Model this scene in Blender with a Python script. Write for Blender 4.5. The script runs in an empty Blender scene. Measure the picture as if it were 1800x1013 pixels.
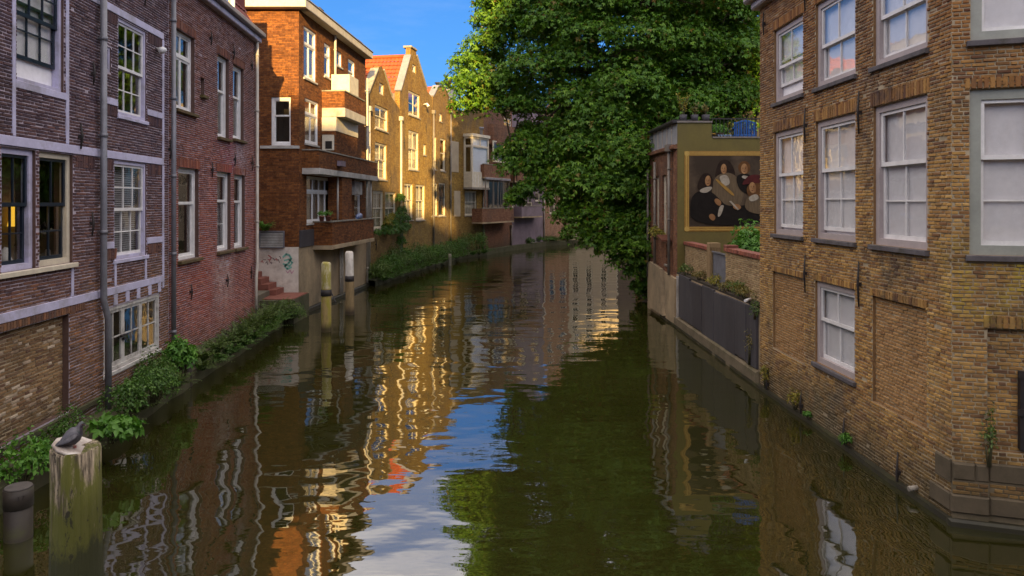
import bpy, math, random
import numpy as np
from mathutils import Matrix, Vector

random.seed(11)
rng = np.random.default_rng(11)
scene = bpy.context.scene
col = scene.collection

# ------------------------------------------------------------------ camera, sky, sun, exposure
CAM_H, FOC, CX, HY = 4.0, 1250.0, 900.0, 358.0
cam_data = bpy.data.cameras.new('camera')
cam_data.sensor_width = 36.0
cam_data.lens = 25.0
cam_data.shift_y = -(506.5 - HY) / 1800.0
cam_data.clip_start = 0.1
cam_data.clip_end = 3000.0
cam = bpy.data.objects.new('camera', cam_data)
cam.location = (0, 0, CAM_H)
cam.rotation_euler = (math.radians(90), 0, 0)
col.objects.link(cam)
scene.camera = cam

SUN_ELEV = math.radians(12.4)
sun_vec = Vector((0.15, -1.0, 0)).normalized() * math.cos(SUN_ELEV) + Vector((0, 0, math.sin(SUN_ELEV)))
world = bpy.data.worlds.new('World')
scene.world = world
world.use_nodes = True
wn = world.node_tree
for n_ in list(wn.nodes):
    wn.nodes.remove(n_)
w_out = wn.nodes.new('ShaderNodeOutputWorld')
w_bg = wn.nodes.new('ShaderNodeBackground')
w_sky = wn.nodes.new('ShaderNodeTexSky')
w_sky.sky_type = 'NISHITA'
w_sky.sun_disc = False
w_sky.sun_elevation = SUN_ELEV
w_sky.sun_rotation = math.radians(171.5)
w_sky.altitude = 0
w_sky.air_density = 1.0
w_sky.dust_density = 3.0
w_sky.ozone_density = 8.0
w_bg.inputs['Strength'].default_value = 0.075
# thin streaky cirrus, all round the sky
w_tc = wn.nodes.new('ShaderNodeTexCoord')
w_map = wn.nodes.new('ShaderNodeMapping')
w_map.inputs['Scale'].default_value = (1.6, 1.6, 7.0)
w_noise = wn.nodes.new('ShaderNodeTexNoise')
w_noise.inputs['Scale'].default_value = 1.7
w_noise.inputs['Detail'].default_value = 7
w_noise.inputs['Roughness'].default_value = 0.62
w_ramp = wn.nodes.new('ShaderNodeValToRGB')
w_ramp.color_ramp.elements[0].position = 0.48
w_ramp.color_ramp.elements[0].color = (0, 0, 0, 1)
w_ramp.color_ramp.elements[1].position = 0.85
w_ramp.color_ramp.elements[1].color = (0.55, 0.55, 0.55, 1)
w_mix = wn.nodes.new('ShaderNodeMixRGB')
w_mix.inputs['Color2'].default_value = (10.2, 9.3, 8.7, 1)
wn.links.new(w_tc.outputs['Generated'], w_map.inputs['Vector'])
wn.links.new(w_map.outputs['Vector'], w_noise.inputs['Vector'])
wn.links.new(w_noise.outputs['Fac'], w_ramp.inputs['Fac'])
# the veil thickens overhead (the canal mirrors its pale light); low down the sky stays clear blue with thin streaks
w_sep = wn.nodes.new('ShaderNodeSeparateXYZ')
wn.links.new(w_tc.outputs['Generated'], w_sep.inputs[0])
def w_range(v, a, b_, c, d):
    m = wn.nodes.new('ShaderNodeMapRange'); m.clamp = True; m.interpolation_type = 'SMOOTHSTEP'
    wn.links.new(v, m.inputs['Value'])
    for k, x in zip(('From Min', 'From Max', 'To Min', 'To Max'), (a, b_, c, d)): m.inputs[k].default_value = x
    return m.outputs['Result']
def w_math(op, a, b_):
    m = wn.nodes.new('ShaderNodeMath'); m.operation = op; m.use_clamp = True
    for k, x in enumerate((a, b_)):
        if isinstance(x, (int, float)): m.inputs[k].default_value = x
        else: wn.links.new(x, m.inputs[k])
    return m.outputs[0]
w_veil = w_math('MULTIPLY', w_range(w_sep.outputs['Z'], 0.27, 0.55, 0.0, 1.0), w_range(w_noise.outputs['Fac'], 0.28, 0.58, 0.45, 1.0))
w_fac = w_math('ADD', w_veil, w_math('MULTIPLY', w_ramp.outputs['Color'], 0.12))
wn.links.new(w_fac, w_mix.inputs['Fac'])
wn.links.new(w_sky.outputs['Color'], w_mix.inputs['Color1'])
wn.links.new(w_mix.outputs['Color'], w_bg.inputs['Color'])
wn.links.new(w_bg.outputs['Background'], w_out.inputs['Surface'])

sun_data = bpy.data.lights.new('sun', 'SUN')
sun_data.energy = 5.0
sun_data.angle = math.radians(0.6)
sun_data.color = (1.0, 0.68, 0.24)
sun = bpy.data.objects.new('sun', sun_data)
sun.rotation_euler = (-sun_vec).to_track_quat('-Z', 'Y').to_euler()
col.objects.link(sun)

scene.view_settings.view_transform = 'Standard'
scene.view_settings.look = 'None'
scene.view_settings.gamma = 1.0
scene.view_settings.exposure = 1.65
scene.view_settings.use_curve_mapping = False
scene.render.engine = 'CYCLES'
cy = scene.cycles
cy.use_denoising = True
cy.max_bounces = 6
cy.diffuse_bounces = 3
cy.glossy_bounces = 4
cy.transmission_bounces = 4
cy.transparent_max_bounces = 8
cy.caustics_reflective = False
cy.caustics_refractive = False
cy.sample_clamp_indirect = 6.0

# ------------------------------------------------------------------ materials
MATS = {}

def new_mat(name):
    m = bpy.data.materials.new(name)
    m.use_nodes = True
    nt = m.node_tree
    for n in list(nt.nodes):
        nt.nodes.remove(n)
    out = nt.nodes.new('ShaderNodeOutputMaterial')
    b = nt.nodes.new('ShaderNodeBsdfPrincipled')
    nt.links.new(b.outputs['BSDF'], out.inputs['Surface'])
    MATS[name] = m
    return m, nt, b, out

def N(nt, kind, **kw):
    n = nt.nodes.new(kind)
    for k, v in kw.items():
        setattr(n, k, v)
    return n

def rgba(c):
    return (c[0], c[1], c[2], 1.0)

def ramp(nt, stops, interp='LINEAR'):
    r = nt.nodes.new('ShaderNodeValToRGB')
    r.color_ramp.interpolation = interp
    els = r.color_ramp.elements
    els[0].position = stops[0][0]; els[0].color = rgba(stops[0][1])
    els[1].position = stops[-1][0]; els[1].color = rgba(stops[-1][1])
    for p, c in stops[1:-1]:
        e = els.new(p); e.color = rgba(c)
    return r

def noise(nt, vec, scale, detail=4, rough=0.6, stretch=None):
    n = nt.nodes.new('ShaderNodeTexNoise')
    n.inputs['Scale'].default_value = scale
    n.inputs['Detail'].default_value = detail
    n.inputs['Roughness'].default_value = rough
    if stretch:
        mp = nt.nodes.new('ShaderNodeMapping')
        mp.inputs['Scale'].default_value = stretch
        nt.links.new(vec, mp.inputs['Vector'])
        vec = mp.outputs['Vector']
    nt.links.new(vec, n.inputs['Vector'])
    return n.outputs['Fac']

def mixc(nt, fac, a, b, mode='MIX'):
    m = nt.nodes.new('ShaderNodeMixRGB')
    m.blend_type = mode
    for sock, v in ((m.inputs['Fac'], fac), (m.inputs['Color1'], a), (m.inputs['Color2'], b)):
        if isinstance(v, (int, float)):
            sock.default_value = v
        elif isinstance(v, tuple):
            sock.default_value = rgba(v)
        else:
            nt.links.new(v, sock)
    return m.outputs['Color']

def math_n(nt, op, a, b=None, clamp=False):
    m = nt.nodes.new('ShaderNodeMath')
    m.operation = op
    m.use_clamp = clamp
    for i, v in enumerate((a, b)):
        if v is None:
            continue
        if isinstance(v, (int, float)):
            m.inputs[i].default_value = v
        else:
            nt.links.new(v, m.inputs[i])
    return m.outputs[0]

def maprange(nt, v, a, b, c=0.0, d=1.0):
    m = nt.nodes.new('ShaderNodeMapRange')
    m.clamp = True
    nt.links.new(v, m.inputs['Value'])
    m.inputs['From Min'].default_value = a
    m.inputs['From Max'].default_value = b
    m.inputs['To Min'].default_value = c
    m.inputs['To Max'].default_value = d
    return m.outputs['Result']

def bump(nt, b, height, strength=0.3, dist=0.01):
    bm = nt.nodes.new('ShaderNodeBump')
    bm.inputs['Strength'].default_value = strength
    bm.inputs['Distance'].default_value = dist
    nt.links.new(height, bm.inputs['Height'])
    nt.links.new(bm.outputs['Normal'], b.inputs['Normal'])

def geo(nt):
    return nt.nodes.new('ShaderNodeNewGeometry')

def plain(name, c1, c2=None, scale=4.0, rough=0.75, bs=0.25, metal=0.0, spec=0.4, grime=None, stretch=None, lo=0.35, hi=0.68, dist=0.01):
    """weathered plain surface: two tones mixed by noise, plus optional grime tone in larger blotches"""
    m, nt, b, out = new_mat(name)
    c2 = c2 or tuple(x * 0.7 for x in c1)
    pos = geo(nt).outputs['Position']
    f = noise(nt, pos, scale, 6, 0.65, stretch)
    f2 = maprange(nt, f, lo, hi)
    c = mixc(nt, f2, c1, c2)
    fine = noise(nt, pos, scale * 9, 3, 0.6)
    c = mixc(nt, maprange(nt, fine, 0.35, 0.75, 0, 0.25), c, tuple(x * 0.55 for x in c1))
    if grime:
        g = noise(nt, pos, scale * 0.45, 7, 0.7, stretch)
        c = mixc(nt, maprange(nt, g, 0.5, 0.68, 0, 0.85), c, grime)
    nt.links.new(c, b.inputs['Base Color'])
    b.inputs['Roughness'].default_value = rough
    b.inputs['Metallic'].default_value = metal
    b.inputs['Specular IOR Level'].default_value = spec
    bump(nt, b, f, bs, dist)
    return m

def brick_mat(name, cols, stain=None, stain_amt=0.5, zones=None, damp=True, patches=()):
    """colour of single bricks: random tone per brick (works for brick objects and for joined courses), grain, stains.
    zones: (z0, z1, tint) bricks shift with height, partly their own tone, partly light and shade painted in."""
    m, nt, b, out = new_mat(name)
    g = geo(nt)
    oi = nt.nodes.new('ShaderNodeObjectInfo')
    s = math_n(nt, 'ADD', g.outputs['Random Per Island'], oi.outputs['Random'])
    r = math_n(nt, 'FRACT', s)
    stops = [((i + 0.0) / max(1, len(cols) - 1), c) for i, c in enumerate(cols)]
    c = ramp(nt, stops).outputs['Color']
    rp = nt.nodes[-1]
    nt.links.new(r, rp.inputs['Fac'])
    pos = g.outputs['Position']
    c = rp.outputs['Color']
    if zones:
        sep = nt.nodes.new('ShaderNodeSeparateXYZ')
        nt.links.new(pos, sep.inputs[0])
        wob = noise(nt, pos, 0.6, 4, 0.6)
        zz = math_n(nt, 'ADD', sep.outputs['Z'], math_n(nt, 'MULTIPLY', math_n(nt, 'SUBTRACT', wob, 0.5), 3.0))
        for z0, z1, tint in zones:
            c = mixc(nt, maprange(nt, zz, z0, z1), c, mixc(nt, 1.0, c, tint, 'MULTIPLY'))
    fine = noise(nt, pos, 45, 4, 0.7)
    c = mixc(nt, maprange(nt, fine, 0.3, 0.75, 0, 0.45), c, mixc(nt, 1.0, c, (0.42, 0.40, 0.40), 'MULTIPLY'))
    if stain:
        f = noise(nt, pos, 0.9, 8, 0.72, (1, 1, 0.6))
        c = mixc(nt, maprange(nt, f, 0.5, 0.66, 0, stain_amt), c, stain)
    if damp:  # algae and damp close to the water
        sep = nt.nodes.new('ShaderNodeSeparateXYZ')
        nt.links.new(pos, sep.inputs[0])
        wob = noise(nt, pos, 1.5, 5, 0.7)
        zz = math_n(nt, 'ADD', sep.outputs['Z'], math_n(nt, 'MULTIPLY', math_n(nt, 'SUBTRACT', wob, 0.5), 1.6))
        c = mixc(nt, maprange(nt, zz, 1.15, 0.15, 0, 0.85), c, (0.055, 0.047, 0.026))
    for (px_, py_, pz_, rad, pc, amt) in patches:   # paint and salt patches with a shape of their own
        vm = nt.nodes.new('ShaderNodeVectorMath'); vm.operation = 'DISTANCE'
        wv = nt.nodes.new('ShaderNodeTexNoise'); wv.inputs['Scale'].default_value = 1.3; wv.inputs['Detail'].default_value = 6
        nt.links.new(pos, wv.inputs['Vector'])
        wa = mixc(nt, 0.5, pos, wv.outputs['Color'], 'LINEAR_LIGHT')
        nt.links.new(wa, vm.inputs[0])
        vm.inputs[1].default_value = (px_, py_, pz_)
        f = maprange(nt, vm.outputs['Value'], rad, rad * 0.35)
        fn = maprange(nt, noise(nt, pos, 3.5, 7, 0.75), 0.42, 0.6)
        c = mixc(nt, math_n(nt, 'MULTIPLY', math_n(nt, 'MULTIPLY', f, fn), amt), c, pc)
    nt.links.new(c, b.inputs['Base Color'])
    b.inputs['Roughness'].default_value = 0.85
    b.inputs['Specular IOR Level'].default_value = 0.25
    bump(nt, b, fine, 0.5, 0.006)
    return m

def far_brick(name, cols, mortar, stain=None, damp=True, bw=0.21, bh=0.066, msize=0.09, zones=None):
    """brick wall too far off to tell bricks apart: brick texture in the wall's own plane"""
    m, nt, b, out = new_mat(name)
    tc = nt.nodes.new('ShaderNodeTexCoord')
    sp = nt.nodes.new('ShaderNodeSeparateXYZ')
    nt.links.new(tc.outputs['Object'], sp.inputs[0])
    cb = nt.nodes.new('ShaderNodeCombineXYZ')
    nt.links.new(math_n(nt, 'ADD', sp.outputs['X'], sp.outputs['Y']), cb.inputs[0])
    nt.links.new(sp.outputs['Z'], cb.inputs[1])
    br = nt.nodes.new('ShaderNodeTexBrick')
    nt.links.new(cb.outputs[0], br.inputs['Vector'])
    br.inputs['Scale'].default_value = 1.0
    br.inputs['Brick Width'].default_value = bw
    br.inputs['Row Height'].default_value = bh
    br.inputs['Mortar Size'].default_value = msize * bh
    br.inputs['Mortar Smooth'].default_value = 0.2
    br.inputs['Bias'].default_value = 0.0
    br.inputs['Color1'].default_value = rgba(cols[0])
    br.inputs['Color2'].default_value = rgba(cols[1])
    br.inputs['Mortar'].default_value = rgba(mortar)
    pos = geo(nt).outputs['Position']
    c = br.outputs['Color']
    f = noise(nt, pos, 0.9, 8, 0.7)
    c = mixc(nt, maprange(nt, f, 0.42, 0.66, 0, 0.7), c, mixc(nt, 1.0, c, cols[2], 'MULTIPLY'))
    f5 = noise(nt, pos, 9.0, 5, 0.75)
    c = mixc(nt, maprange(nt, f5, 0.38, 0.66, 0, 0.85), c, mixc(nt, 1.0, c, (0.42, 0.36, 0.33), 'MULTIPLY'))
    f3 = noise(nt, pos, 2.6, 6, 0.7)
    c = mixc(nt, maprange(nt, f3, 0.48, 0.66, 0, 0.6), c, mixc(nt, 1.0, c, (0.55, 0.47, 0.42), 'MULTIPLY'))
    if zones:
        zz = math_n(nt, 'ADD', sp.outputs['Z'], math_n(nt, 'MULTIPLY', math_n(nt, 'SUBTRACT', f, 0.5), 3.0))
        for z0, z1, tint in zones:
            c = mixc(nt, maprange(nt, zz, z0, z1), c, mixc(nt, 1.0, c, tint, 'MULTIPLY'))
    if stain:
        g = noise(nt, pos, 0.7, 8, 0.75, (1, 1, 0.45))
        c = mixc(nt, maprange(nt, g, 0.5, 0.66, 0, 0.7), c, stain)
    if damp:
        c = mixc(nt, maprange(nt, math_n(nt, 'ADD', sp.outputs['Z'], f), 1.6, 0.7, 0, 0.8), c, (0.04, 0.04, 0.02))
    nt.links.new(c, b.inputs['Base Color'])
    b.inputs['Roughness'].default_value = 0.88
    b.inputs['Specular IOR Level'].default_value = 0.2
    inv = math_n(nt, 'SUBTRACT', 1.0, br.outputs['Fac'])
    h = math_n(nt, 'ADD', inv, math_n(nt, 'MULTIPLY', f5, 0.6))
    bump(nt, b, h, 0.7, 0.015)
    return m

def leaf_mat(name, cols, accent=None, acc_amt=0.0, transl=0.22, rough=0.5):
    m, nt, b, out = new_mat(name)
    g = geo(nt)
    oi = nt.nodes.new('ShaderNodeObjectInfo')
    r = math_n(nt, 'FRACT', math_n(nt, 'ADD', g.outputs['Random Per Island'], oi.outputs['Random']))
    stops = [(i / (len(cols) - 1), c) for i, c in enumerate(cols)]
    rp = ramp(nt, stops)
    nt.links.new(r, rp.inputs['Fac'])
    c = rp.outputs['Color']
    big = noise(nt, g.outputs['Position'], 0.55, 4, 0.6)
    c = mixc(nt, maprange(nt, big, 0.38, 0.65, 0, 0.6), c, mixc(nt, 1.0, c, (1.18, 1.10, 0.7), 'MULTIPLY'))
    if accent:
        r2 = math_n(nt, 'FRACT', math_n(nt, 'MULTIPLY', r, 17.3))
        a = math_n(nt, 'MULTIPLY', math_n(nt, 'LESS_THAN', r2, acc_amt), maprange(nt, big, 0.4, 0.6, 0.25, 1.0))
        c = mixc(nt, a, c, accent)
    nt.links.new(c, b.inputs['Base Color'])
    b.inputs['Roughness'].default_value = rough
    b.inputs['Specular IOR Level'].default_value = 0.35
    tr = nt.nodes.new('ShaderNodeBsdfTranslucent')
    nt.links.new(mixc(nt, 1.0, c, (1.3, 1.35, 0.6), 'MULTIPLY'), tr.inputs['Color'])
    ms = nt.nodes.new('ShaderNodeMixShader')
    ms.inputs[0].default_value = transl
    nt.links.new(b.outputs['BSDF'], ms.inputs[1])
    nt.links.new(tr.outputs['BSDF'], ms.inputs[2])
    nt.links.new(ms.outputs[0], out.inputs['Surface'])
    return m

def glass_mat(name, boost=0.10, tint=(1, 1, 1)):
    m, nt, b, out = new_mat(name)
    nt.nodes.remove(b)
    g_ = geo(nt)
    dt = nt.nodes.new('ShaderNodeVectorMath'); dt.operation = 'DOT_PRODUCT'
    nt.links.new(g_.outputs['Incoming'], dt.inputs[0]); nt.links.new(g_.outputs['Normal'], dt.inputs[1])
    om = math_n(nt, 'SUBTRACT', 1.0, math_n(nt, 'ABSOLUTE', dt.outputs['Value']), True)
    fre = math_n(nt, 'ADD', math_n(nt, 'MULTIPLY', math_n(nt, 'POWER', om, 5.0), 0.9), 0.045)
    gl = nt.nodes.new('ShaderNodeBsdfGlossy'); gl.inputs['Roughness'].default_value = 0.015
    tr = nt.nodes.new('ShaderNodeBsdfTransparent'); tr.inputs['Color'].default_value = rgba(tint)
    f = noise(nt, geo(nt).outputs['Position'], 2.2, 3, 0.5)
    bm = nt.nodes.new('ShaderNodeBump'); bm.inputs['Strength'].default_value = 0.12; bm.inputs['Distance'].default_value = 0.02
    nt.links.new(f, bm.inputs['Height']); nt.links.new(bm.outputs['Normal'], gl.inputs['Normal'])
    ms = nt.nodes.new('ShaderNodeMixShader')
    nt.links.new(math_n(nt, 'ADD', fre, boost, True), ms.inputs[0])
    nt.links.new(tr.outputs[0], ms.inputs[1]); nt.links.new(gl.outputs[0], ms.inputs[2])
    nt.links.new(ms.outputs[0], out.inputs['Surface'])
    return m

def water_mat():
    m, nt, b, out = new_mat('canal_water')
    pos = geo(nt).outputs['Position']
    f = noise(nt, pos, 0.35, 3, 0.5)
    c = mixc(nt, maprange(nt, f, 0.35, 0.65), (0.020, 0.021, 0.004), (0.023, 0.021, 0.005))
    nt.links.new(c, b.inputs['Base Color'])
    b.inputs['Roughness'].default_value = 0.015
    b.inputs['IOR'].default_value = 2.8
    b.inputs['Specular IOR Level'].default_value = 0.5
    a1 = noise(nt, pos, 0.55, 2, 0.45, (1.0, 1.6, 1.0))
    a2 = noise(nt, pos, 1.9, 2, 0.5, (0.8, 1.6, 1.0))
    a3 = noise(nt, pos, 7.0, 2, 0.5, (0.7, 1.5, 1.0))
    patch = maprange(nt, noise(nt, pos, 0.16, 3, 0.5), 0.4, 0.62, 0.25, 1.0)
    h = math_n(nt, 'ADD', math_n(nt, 'MULTIPLY', a1, 1.0), math_n(nt, 'MULTIPLY', math_n(nt, 'MULTIPLY', a2, 0.22), patch))
    h = math_n(nt, 'ADD', h, math_n(nt, 'MULTIPLY', math_n(nt, 'MULTIPLY', a3, 0.022), patch))
    bump(nt, b, h, 1.0, 0.030)
    return m

M_water = water_mat()
M_glass = glass_mat('window_glass', 0.04)
M_glass_old = glass_mat('old_window_glass', 0.05)
M_mortar_l = plain('lilac_grey_mortar', (0.5026, 0.4284, 0.5000), (0.3605, 0.3030, 0.3500), 6)
M_mortar_w = plain('cream_lime_mortar', (0.46, 0.37, 0.25), (0.32, 0.25, 0.16), 6, grime=(0.13, 0.10, 0.06))
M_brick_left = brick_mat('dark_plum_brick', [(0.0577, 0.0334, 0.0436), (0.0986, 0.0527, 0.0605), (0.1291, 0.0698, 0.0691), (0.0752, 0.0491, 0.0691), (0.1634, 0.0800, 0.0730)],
                         stain=(0.05, 0.035, 0.03), stain_amt=0.5, zones=[(5.4, 3.2, (1.55, 1.4, 1.0)), (2.7, 2.2, (1.4, 1.45, 1.0))])  # warmer below: brick tone plus bounce light put into the colour
M_reveal_l = plain('plum_brick_reveal', (0.13, 0.075, 0.06), (0.09, 0.05, 0.042), 14, 0.9, 0.4)
M_reveal_r = plain('ochre_brick_reveal', (0.30, 0.17, 0.07), (0.19, 0.105, 0.05), 14, 0.9, 0.4)
M_brick_patch = brick_mat('mixed_infill_brick', [(0.188, 0.106, 0.056), (0.300, 0.181, 0.088), (0.150, 0.081, 0.056), (0.250, 0.150, 0.075), (0.375, 0.237, 0.119), (0.213, 0.119, 0.062), (0.650, 0.525, 0.400)], stain=(0.07, 0.05, 0.03), stain_amt=0.6)
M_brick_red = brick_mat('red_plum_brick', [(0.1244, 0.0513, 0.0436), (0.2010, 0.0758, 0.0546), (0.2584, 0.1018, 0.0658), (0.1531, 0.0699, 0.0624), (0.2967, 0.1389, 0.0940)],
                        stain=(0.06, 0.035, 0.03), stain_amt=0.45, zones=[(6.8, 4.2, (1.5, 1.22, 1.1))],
                        patches=[(-7.75, 19.6, 5.7, 1.25, (0.30, 0.05, 0.09), 0.8), (-7.8, 20.4, 5.55, 0.9, (0.42, 0.36, 0.38), 0.8),
                                 (-7.7, 19.0, 2.1, 1.2, (0.50, 0.40, 0.36), 0.8), (-7.65, 17.6, 2.0, 1.2, (0.30, 0.06, 0.03), 0.7)])
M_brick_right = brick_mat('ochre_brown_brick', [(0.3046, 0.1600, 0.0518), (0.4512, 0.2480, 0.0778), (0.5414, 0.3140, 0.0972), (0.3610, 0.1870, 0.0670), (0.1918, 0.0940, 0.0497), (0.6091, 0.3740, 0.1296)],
                          stain=(0.075, 0.055, 0.04), stain_amt=0.7, zones=[(4.6, 6.6, (0.70, 0.58, 0.62))],  # darker purple top: partly brick tone, partly painted shade
                          patches=[(5.46, 10.4, 2.9, 1.0, (0.055, 0.04, 0.035), 0.85), (5.44, 11.9, 0.9, 0.9, (0.05, 0.035, 0.035), 0.8), (5.45, 10.6, 5.85, 1.3, (0.06, 0.04, 0.045), 0.75), (5.42, 14.0, 5.85, 1.0, (0.07, 0.045, 0.05), 0.7),
                                   (5.40, 14.8, 1.9, 0.9, (0.50, 0.34, 0.12), 0.6), (5.95, 8.75, 3.0, 0.8, (0.46, 0.34, 0.045), 0.8), (5.47, 9.6, 1.6, 1.0, (0.48, 0.31, 0.10), 0.6), (5.45, 12.6, 0.35, 1.2, (0.10, 0.085, 0.05), 0.8)])
M_brick_panel = brick_mat('dull_infill_brick', [(0.336, 0.182, 0.070), (0.396, 0.220, 0.085), (0.456, 0.259, 0.105), (0.300, 0.160, 0.070)], stain=(0.08, 0.06, 0.04), stain_amt=0.5)
M_brick_garden = brick_mat('pale_ochre_brick', [(0.288, 0.192, 0.102), (0.408, 0.282, 0.144), (0.504, 0.360, 0.192), (0.336, 0.204, 0.108)], stain=(0.09, 0.07, 0.045), stain_amt=0.4, damp=False)
M_far_brown = far_brick('orange_brown_brickwork', [(0.3100, 0.1150, 0.0330), (0.1492, 0.0517, 0.0198), (0.7380, 0.7590, 0.6820)], (0.10, 0.065, 0.045), damp=False, bw=0.22, bh=0.062)
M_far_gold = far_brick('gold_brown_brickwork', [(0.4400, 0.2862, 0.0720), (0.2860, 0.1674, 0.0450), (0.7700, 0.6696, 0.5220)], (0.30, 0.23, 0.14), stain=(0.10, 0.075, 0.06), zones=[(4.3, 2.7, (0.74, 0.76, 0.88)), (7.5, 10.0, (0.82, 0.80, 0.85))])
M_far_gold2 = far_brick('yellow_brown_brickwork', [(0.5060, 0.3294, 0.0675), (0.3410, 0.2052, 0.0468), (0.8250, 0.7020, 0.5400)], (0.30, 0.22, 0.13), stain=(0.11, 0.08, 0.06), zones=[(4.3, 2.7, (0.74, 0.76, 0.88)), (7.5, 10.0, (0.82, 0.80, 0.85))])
M_far_grey = far_brick('grey_brown_brickwork', [(0.3456, 0.2306, 0.1411), (0.2419, 0.1482, 0.1040), (0.9000, 0.9000, 0.9000)], (0.24, 0.2, 0.16), stain=(0.09, 0.07, 0.06))
M_far_red = far_brick('rust_brown_brickwork', [(0.3456, 0.1647, 0.0891), (0.2419, 0.1071, 0.0668), (0.9000, 0.9000, 0.9000)], (0.2, 0.16, 0.13), stain=(0.09, 0.065, 0.055))
M_far_pink = far_brick('dusty_pink_brickwork', [(0.5702, 0.3294, 0.2079), (0.4320, 0.2306, 0.1485), (0.9000, 0.9000, 0.9000)], (0.3, 0.25, 0.2), stain=(0.13, 0.09, 0.07))
M_lilac = plain('lilac_white_paint', (0.5890, 0.5626, 0.7632), (0.4750, 0.4462, 0.6148), 3, 0.6, 0.1, grime=(0.2850, 0.2619, 0.2862))
M_white = plain('white_window_paint', (0.8512, 0.8288, 0.8288), (0.6944, 0.6720, 0.6720), 5, 0.45, 0.08)
M_cream = plain('cream_window_paint', (0.72, 0.64, 0.50), (0.55, 0.48, 0.38), 5, 0.5, 0.08)
M_mauve = plain('mauve_grey_paint', (0.4680, 0.4030, 0.4030), (0.3770, 0.3250, 0.3250), 3, 0.5, 0.05)
M_sagegrey = plain('sage_grey_paint', (0.36, 0.37, 0.33), (0.29, 0.30, 0.27), 3, 0.5, 0.05)
M_navy = plain('navy_gloss_paint', (0.012, 0.020, 0.035), (0.02, 0.03, 0.045), 5, 0.3, 0.05)
M_peel = plain('peeling_white_paint', (0.62, 0.60, 0.58), (0.48, 0.45, 0.42), 7, 0.7, 0.4, grime=(0.16, 0.13, 0.11))
M_sill = plain('dark_slate_sill', (0.085, 0.075, 0.085), (0.14, 0.125, 0.13), 8, 0.8, 0.4, grime=(0.05, 0.045, 0.03))
M_moss_sill = plain('mossy_brick_sill', (0.14, 0.085, 0.045), (0.06, 0.05, 0.02), 9, 0.9, 0.6, grime=(0.10, 0.085, 0.02))
M_iron = plain('black_iron', (0.02, 0.018, 0.02), (0.035, 0.025, 0.022), 12, 0.6, 0.3)
M_zinc = plain('zinc_grey_pipe', (0.22, 0.22, 0.25), (0.15, 0.15, 0.17), 4, 0.5, 0.1, metal=0.3)
M_pipe_w = plain('off_white_pipe', (0.55, 0.50, 0.44), (0.40, 0.35, 0.30), 4, 0.55, 0.1)
M_pipe_b = plain('grey_brown_pipe', (0.22, 0.19, 0.16), (0.15, 0.12, 0.10), 4, 0.55, 0.1)
M_concrete = plain('stained_concrete', (0.4500, 0.3375, 0.2100), (0.3000, 0.2250, 0.1425), 1.2, 0.9, 0.3, grime=(0.1350, 0.1125, 0.0750), stretch=(0.9000, 0.9000, 0.7500))
M_concrete_w = plain('pale_concrete_slab', (0.52, 0.49, 0.46), (0.36, 0.33, 0.31), 2.5, 0.85, 0.25, grime=(0.22, 0.19, 0.16))
M_wet = plain('wet_black_stone', (0.022, 0.020, 0.014), (0.04, 0.036, 0.02), 3, 0.55, 0.6, grime=(0.05, 0.05, 0.015))
M_ledge = plain('mossy_ledge', (0.085, 0.075, 0.045), (0.05, 0.055, 0.02), 2.5, 0.95, 0.6, grime=(0.03, 0.035, 0.012), dist=0.03)
M_block = plain('grey_stone_block', (0.1281, 0.0982, 0.0632), (0.0877, 0.0685, 0.0451), 4, 0.85, 0.4, grime=(0.0540, 0.0416, 0.0226))
M_clad = plain('dark_blue_grey_cladding', (0.048, 0.044, 0.052), (0.075, 0.068, 0.074), 1.4, 0.65, 0.2, grime=(0.028, 0.022, 0.024), stretch=(1, 1.0, 0.28), lo=0.38, hi=0.66)
M_foot = plain('mossy_concrete_foot', (0.20, 0.155, 0.10), (0.11, 0.09, 0.055), 2.2, 0.9, 0.5, grime=(0.055, 0.055, 0.02))
M_panelw = plain('flaking_white_render', (0.6960, 0.6240, 0.5520), (0.5520, 0.4800, 0.4200), 4, 0.85, 0.4, grime=(0.3600, 0.2880, 0.2400))
M_olive = plain('olive_render', (0.1575, 0.1232, 0.0330), (0.1275, 0.0986, 0.0286), 1.5, 0.85, 0.12, grime=(0.1125, 0.0870, 0.0308))
M_tile = plain('orange_pantile', (0.46, 0.085, 0.018), (0.30, 0.055, 0.016), 3.0, 0.75, 0.3, grime=(0.16, 0.05, 0.025))
M_tile_d = plain('dark_red_pantile', (0.20, 0.030, 0.022), (0.12, 0.022, 0.018), 3.0, 0.7, 0.3)
M_lead = plain('weathered_lead', (0.27, 0.25, 0.27), (0.18, 0.17, 0.19), 3, 0.65, 0.2)
M_coping = plain('stone_coping', (0.33, 0.29, 0.24), (0.22, 0.19, 0.16), 5, 0.85, 0.3, grime=(0.13, 0.11, 0.08))
M_roofedge = plain('pale_roof_fascia', (0.55, 0.50, 0.45), (0.40, 0.36, 0.33), 3, 0.7, 0.15)
M_room = plain('dark_room', (0.030, 0.024, 0.020), (0.018, 0.015, 0.014), 1, 0.95, 0)
M_roomw = plain('warm_room', (0.20, 0.14, 0.08), (0.10, 0.07, 0.045), 1.3, 0.95, 0)
M_blind = plain('pale_roller_blind', (0.8944, 0.8736, 0.8944), (0.8320, 0.8112, 0.8424), 1.2, 0.85, 0.05)
M_curt = plain('cream_net_curtain', (0.55, 0.50, 0.40), (0.40, 0.35, 0.27), 2.5, 0.9, 0.4, stretch=(6, 6, 0.2))
M_slat = plain('grey_venetian_slat', (0.34, 0.34, 0.36), (0.26, 0.26, 0.28), 3, 0.6, 0.05)
M_body = plain('back_wall_render', (0.20, 0.155, 0.125), (0.15, 0.115, 0.095), 1, 0.9, 0.1)
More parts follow.
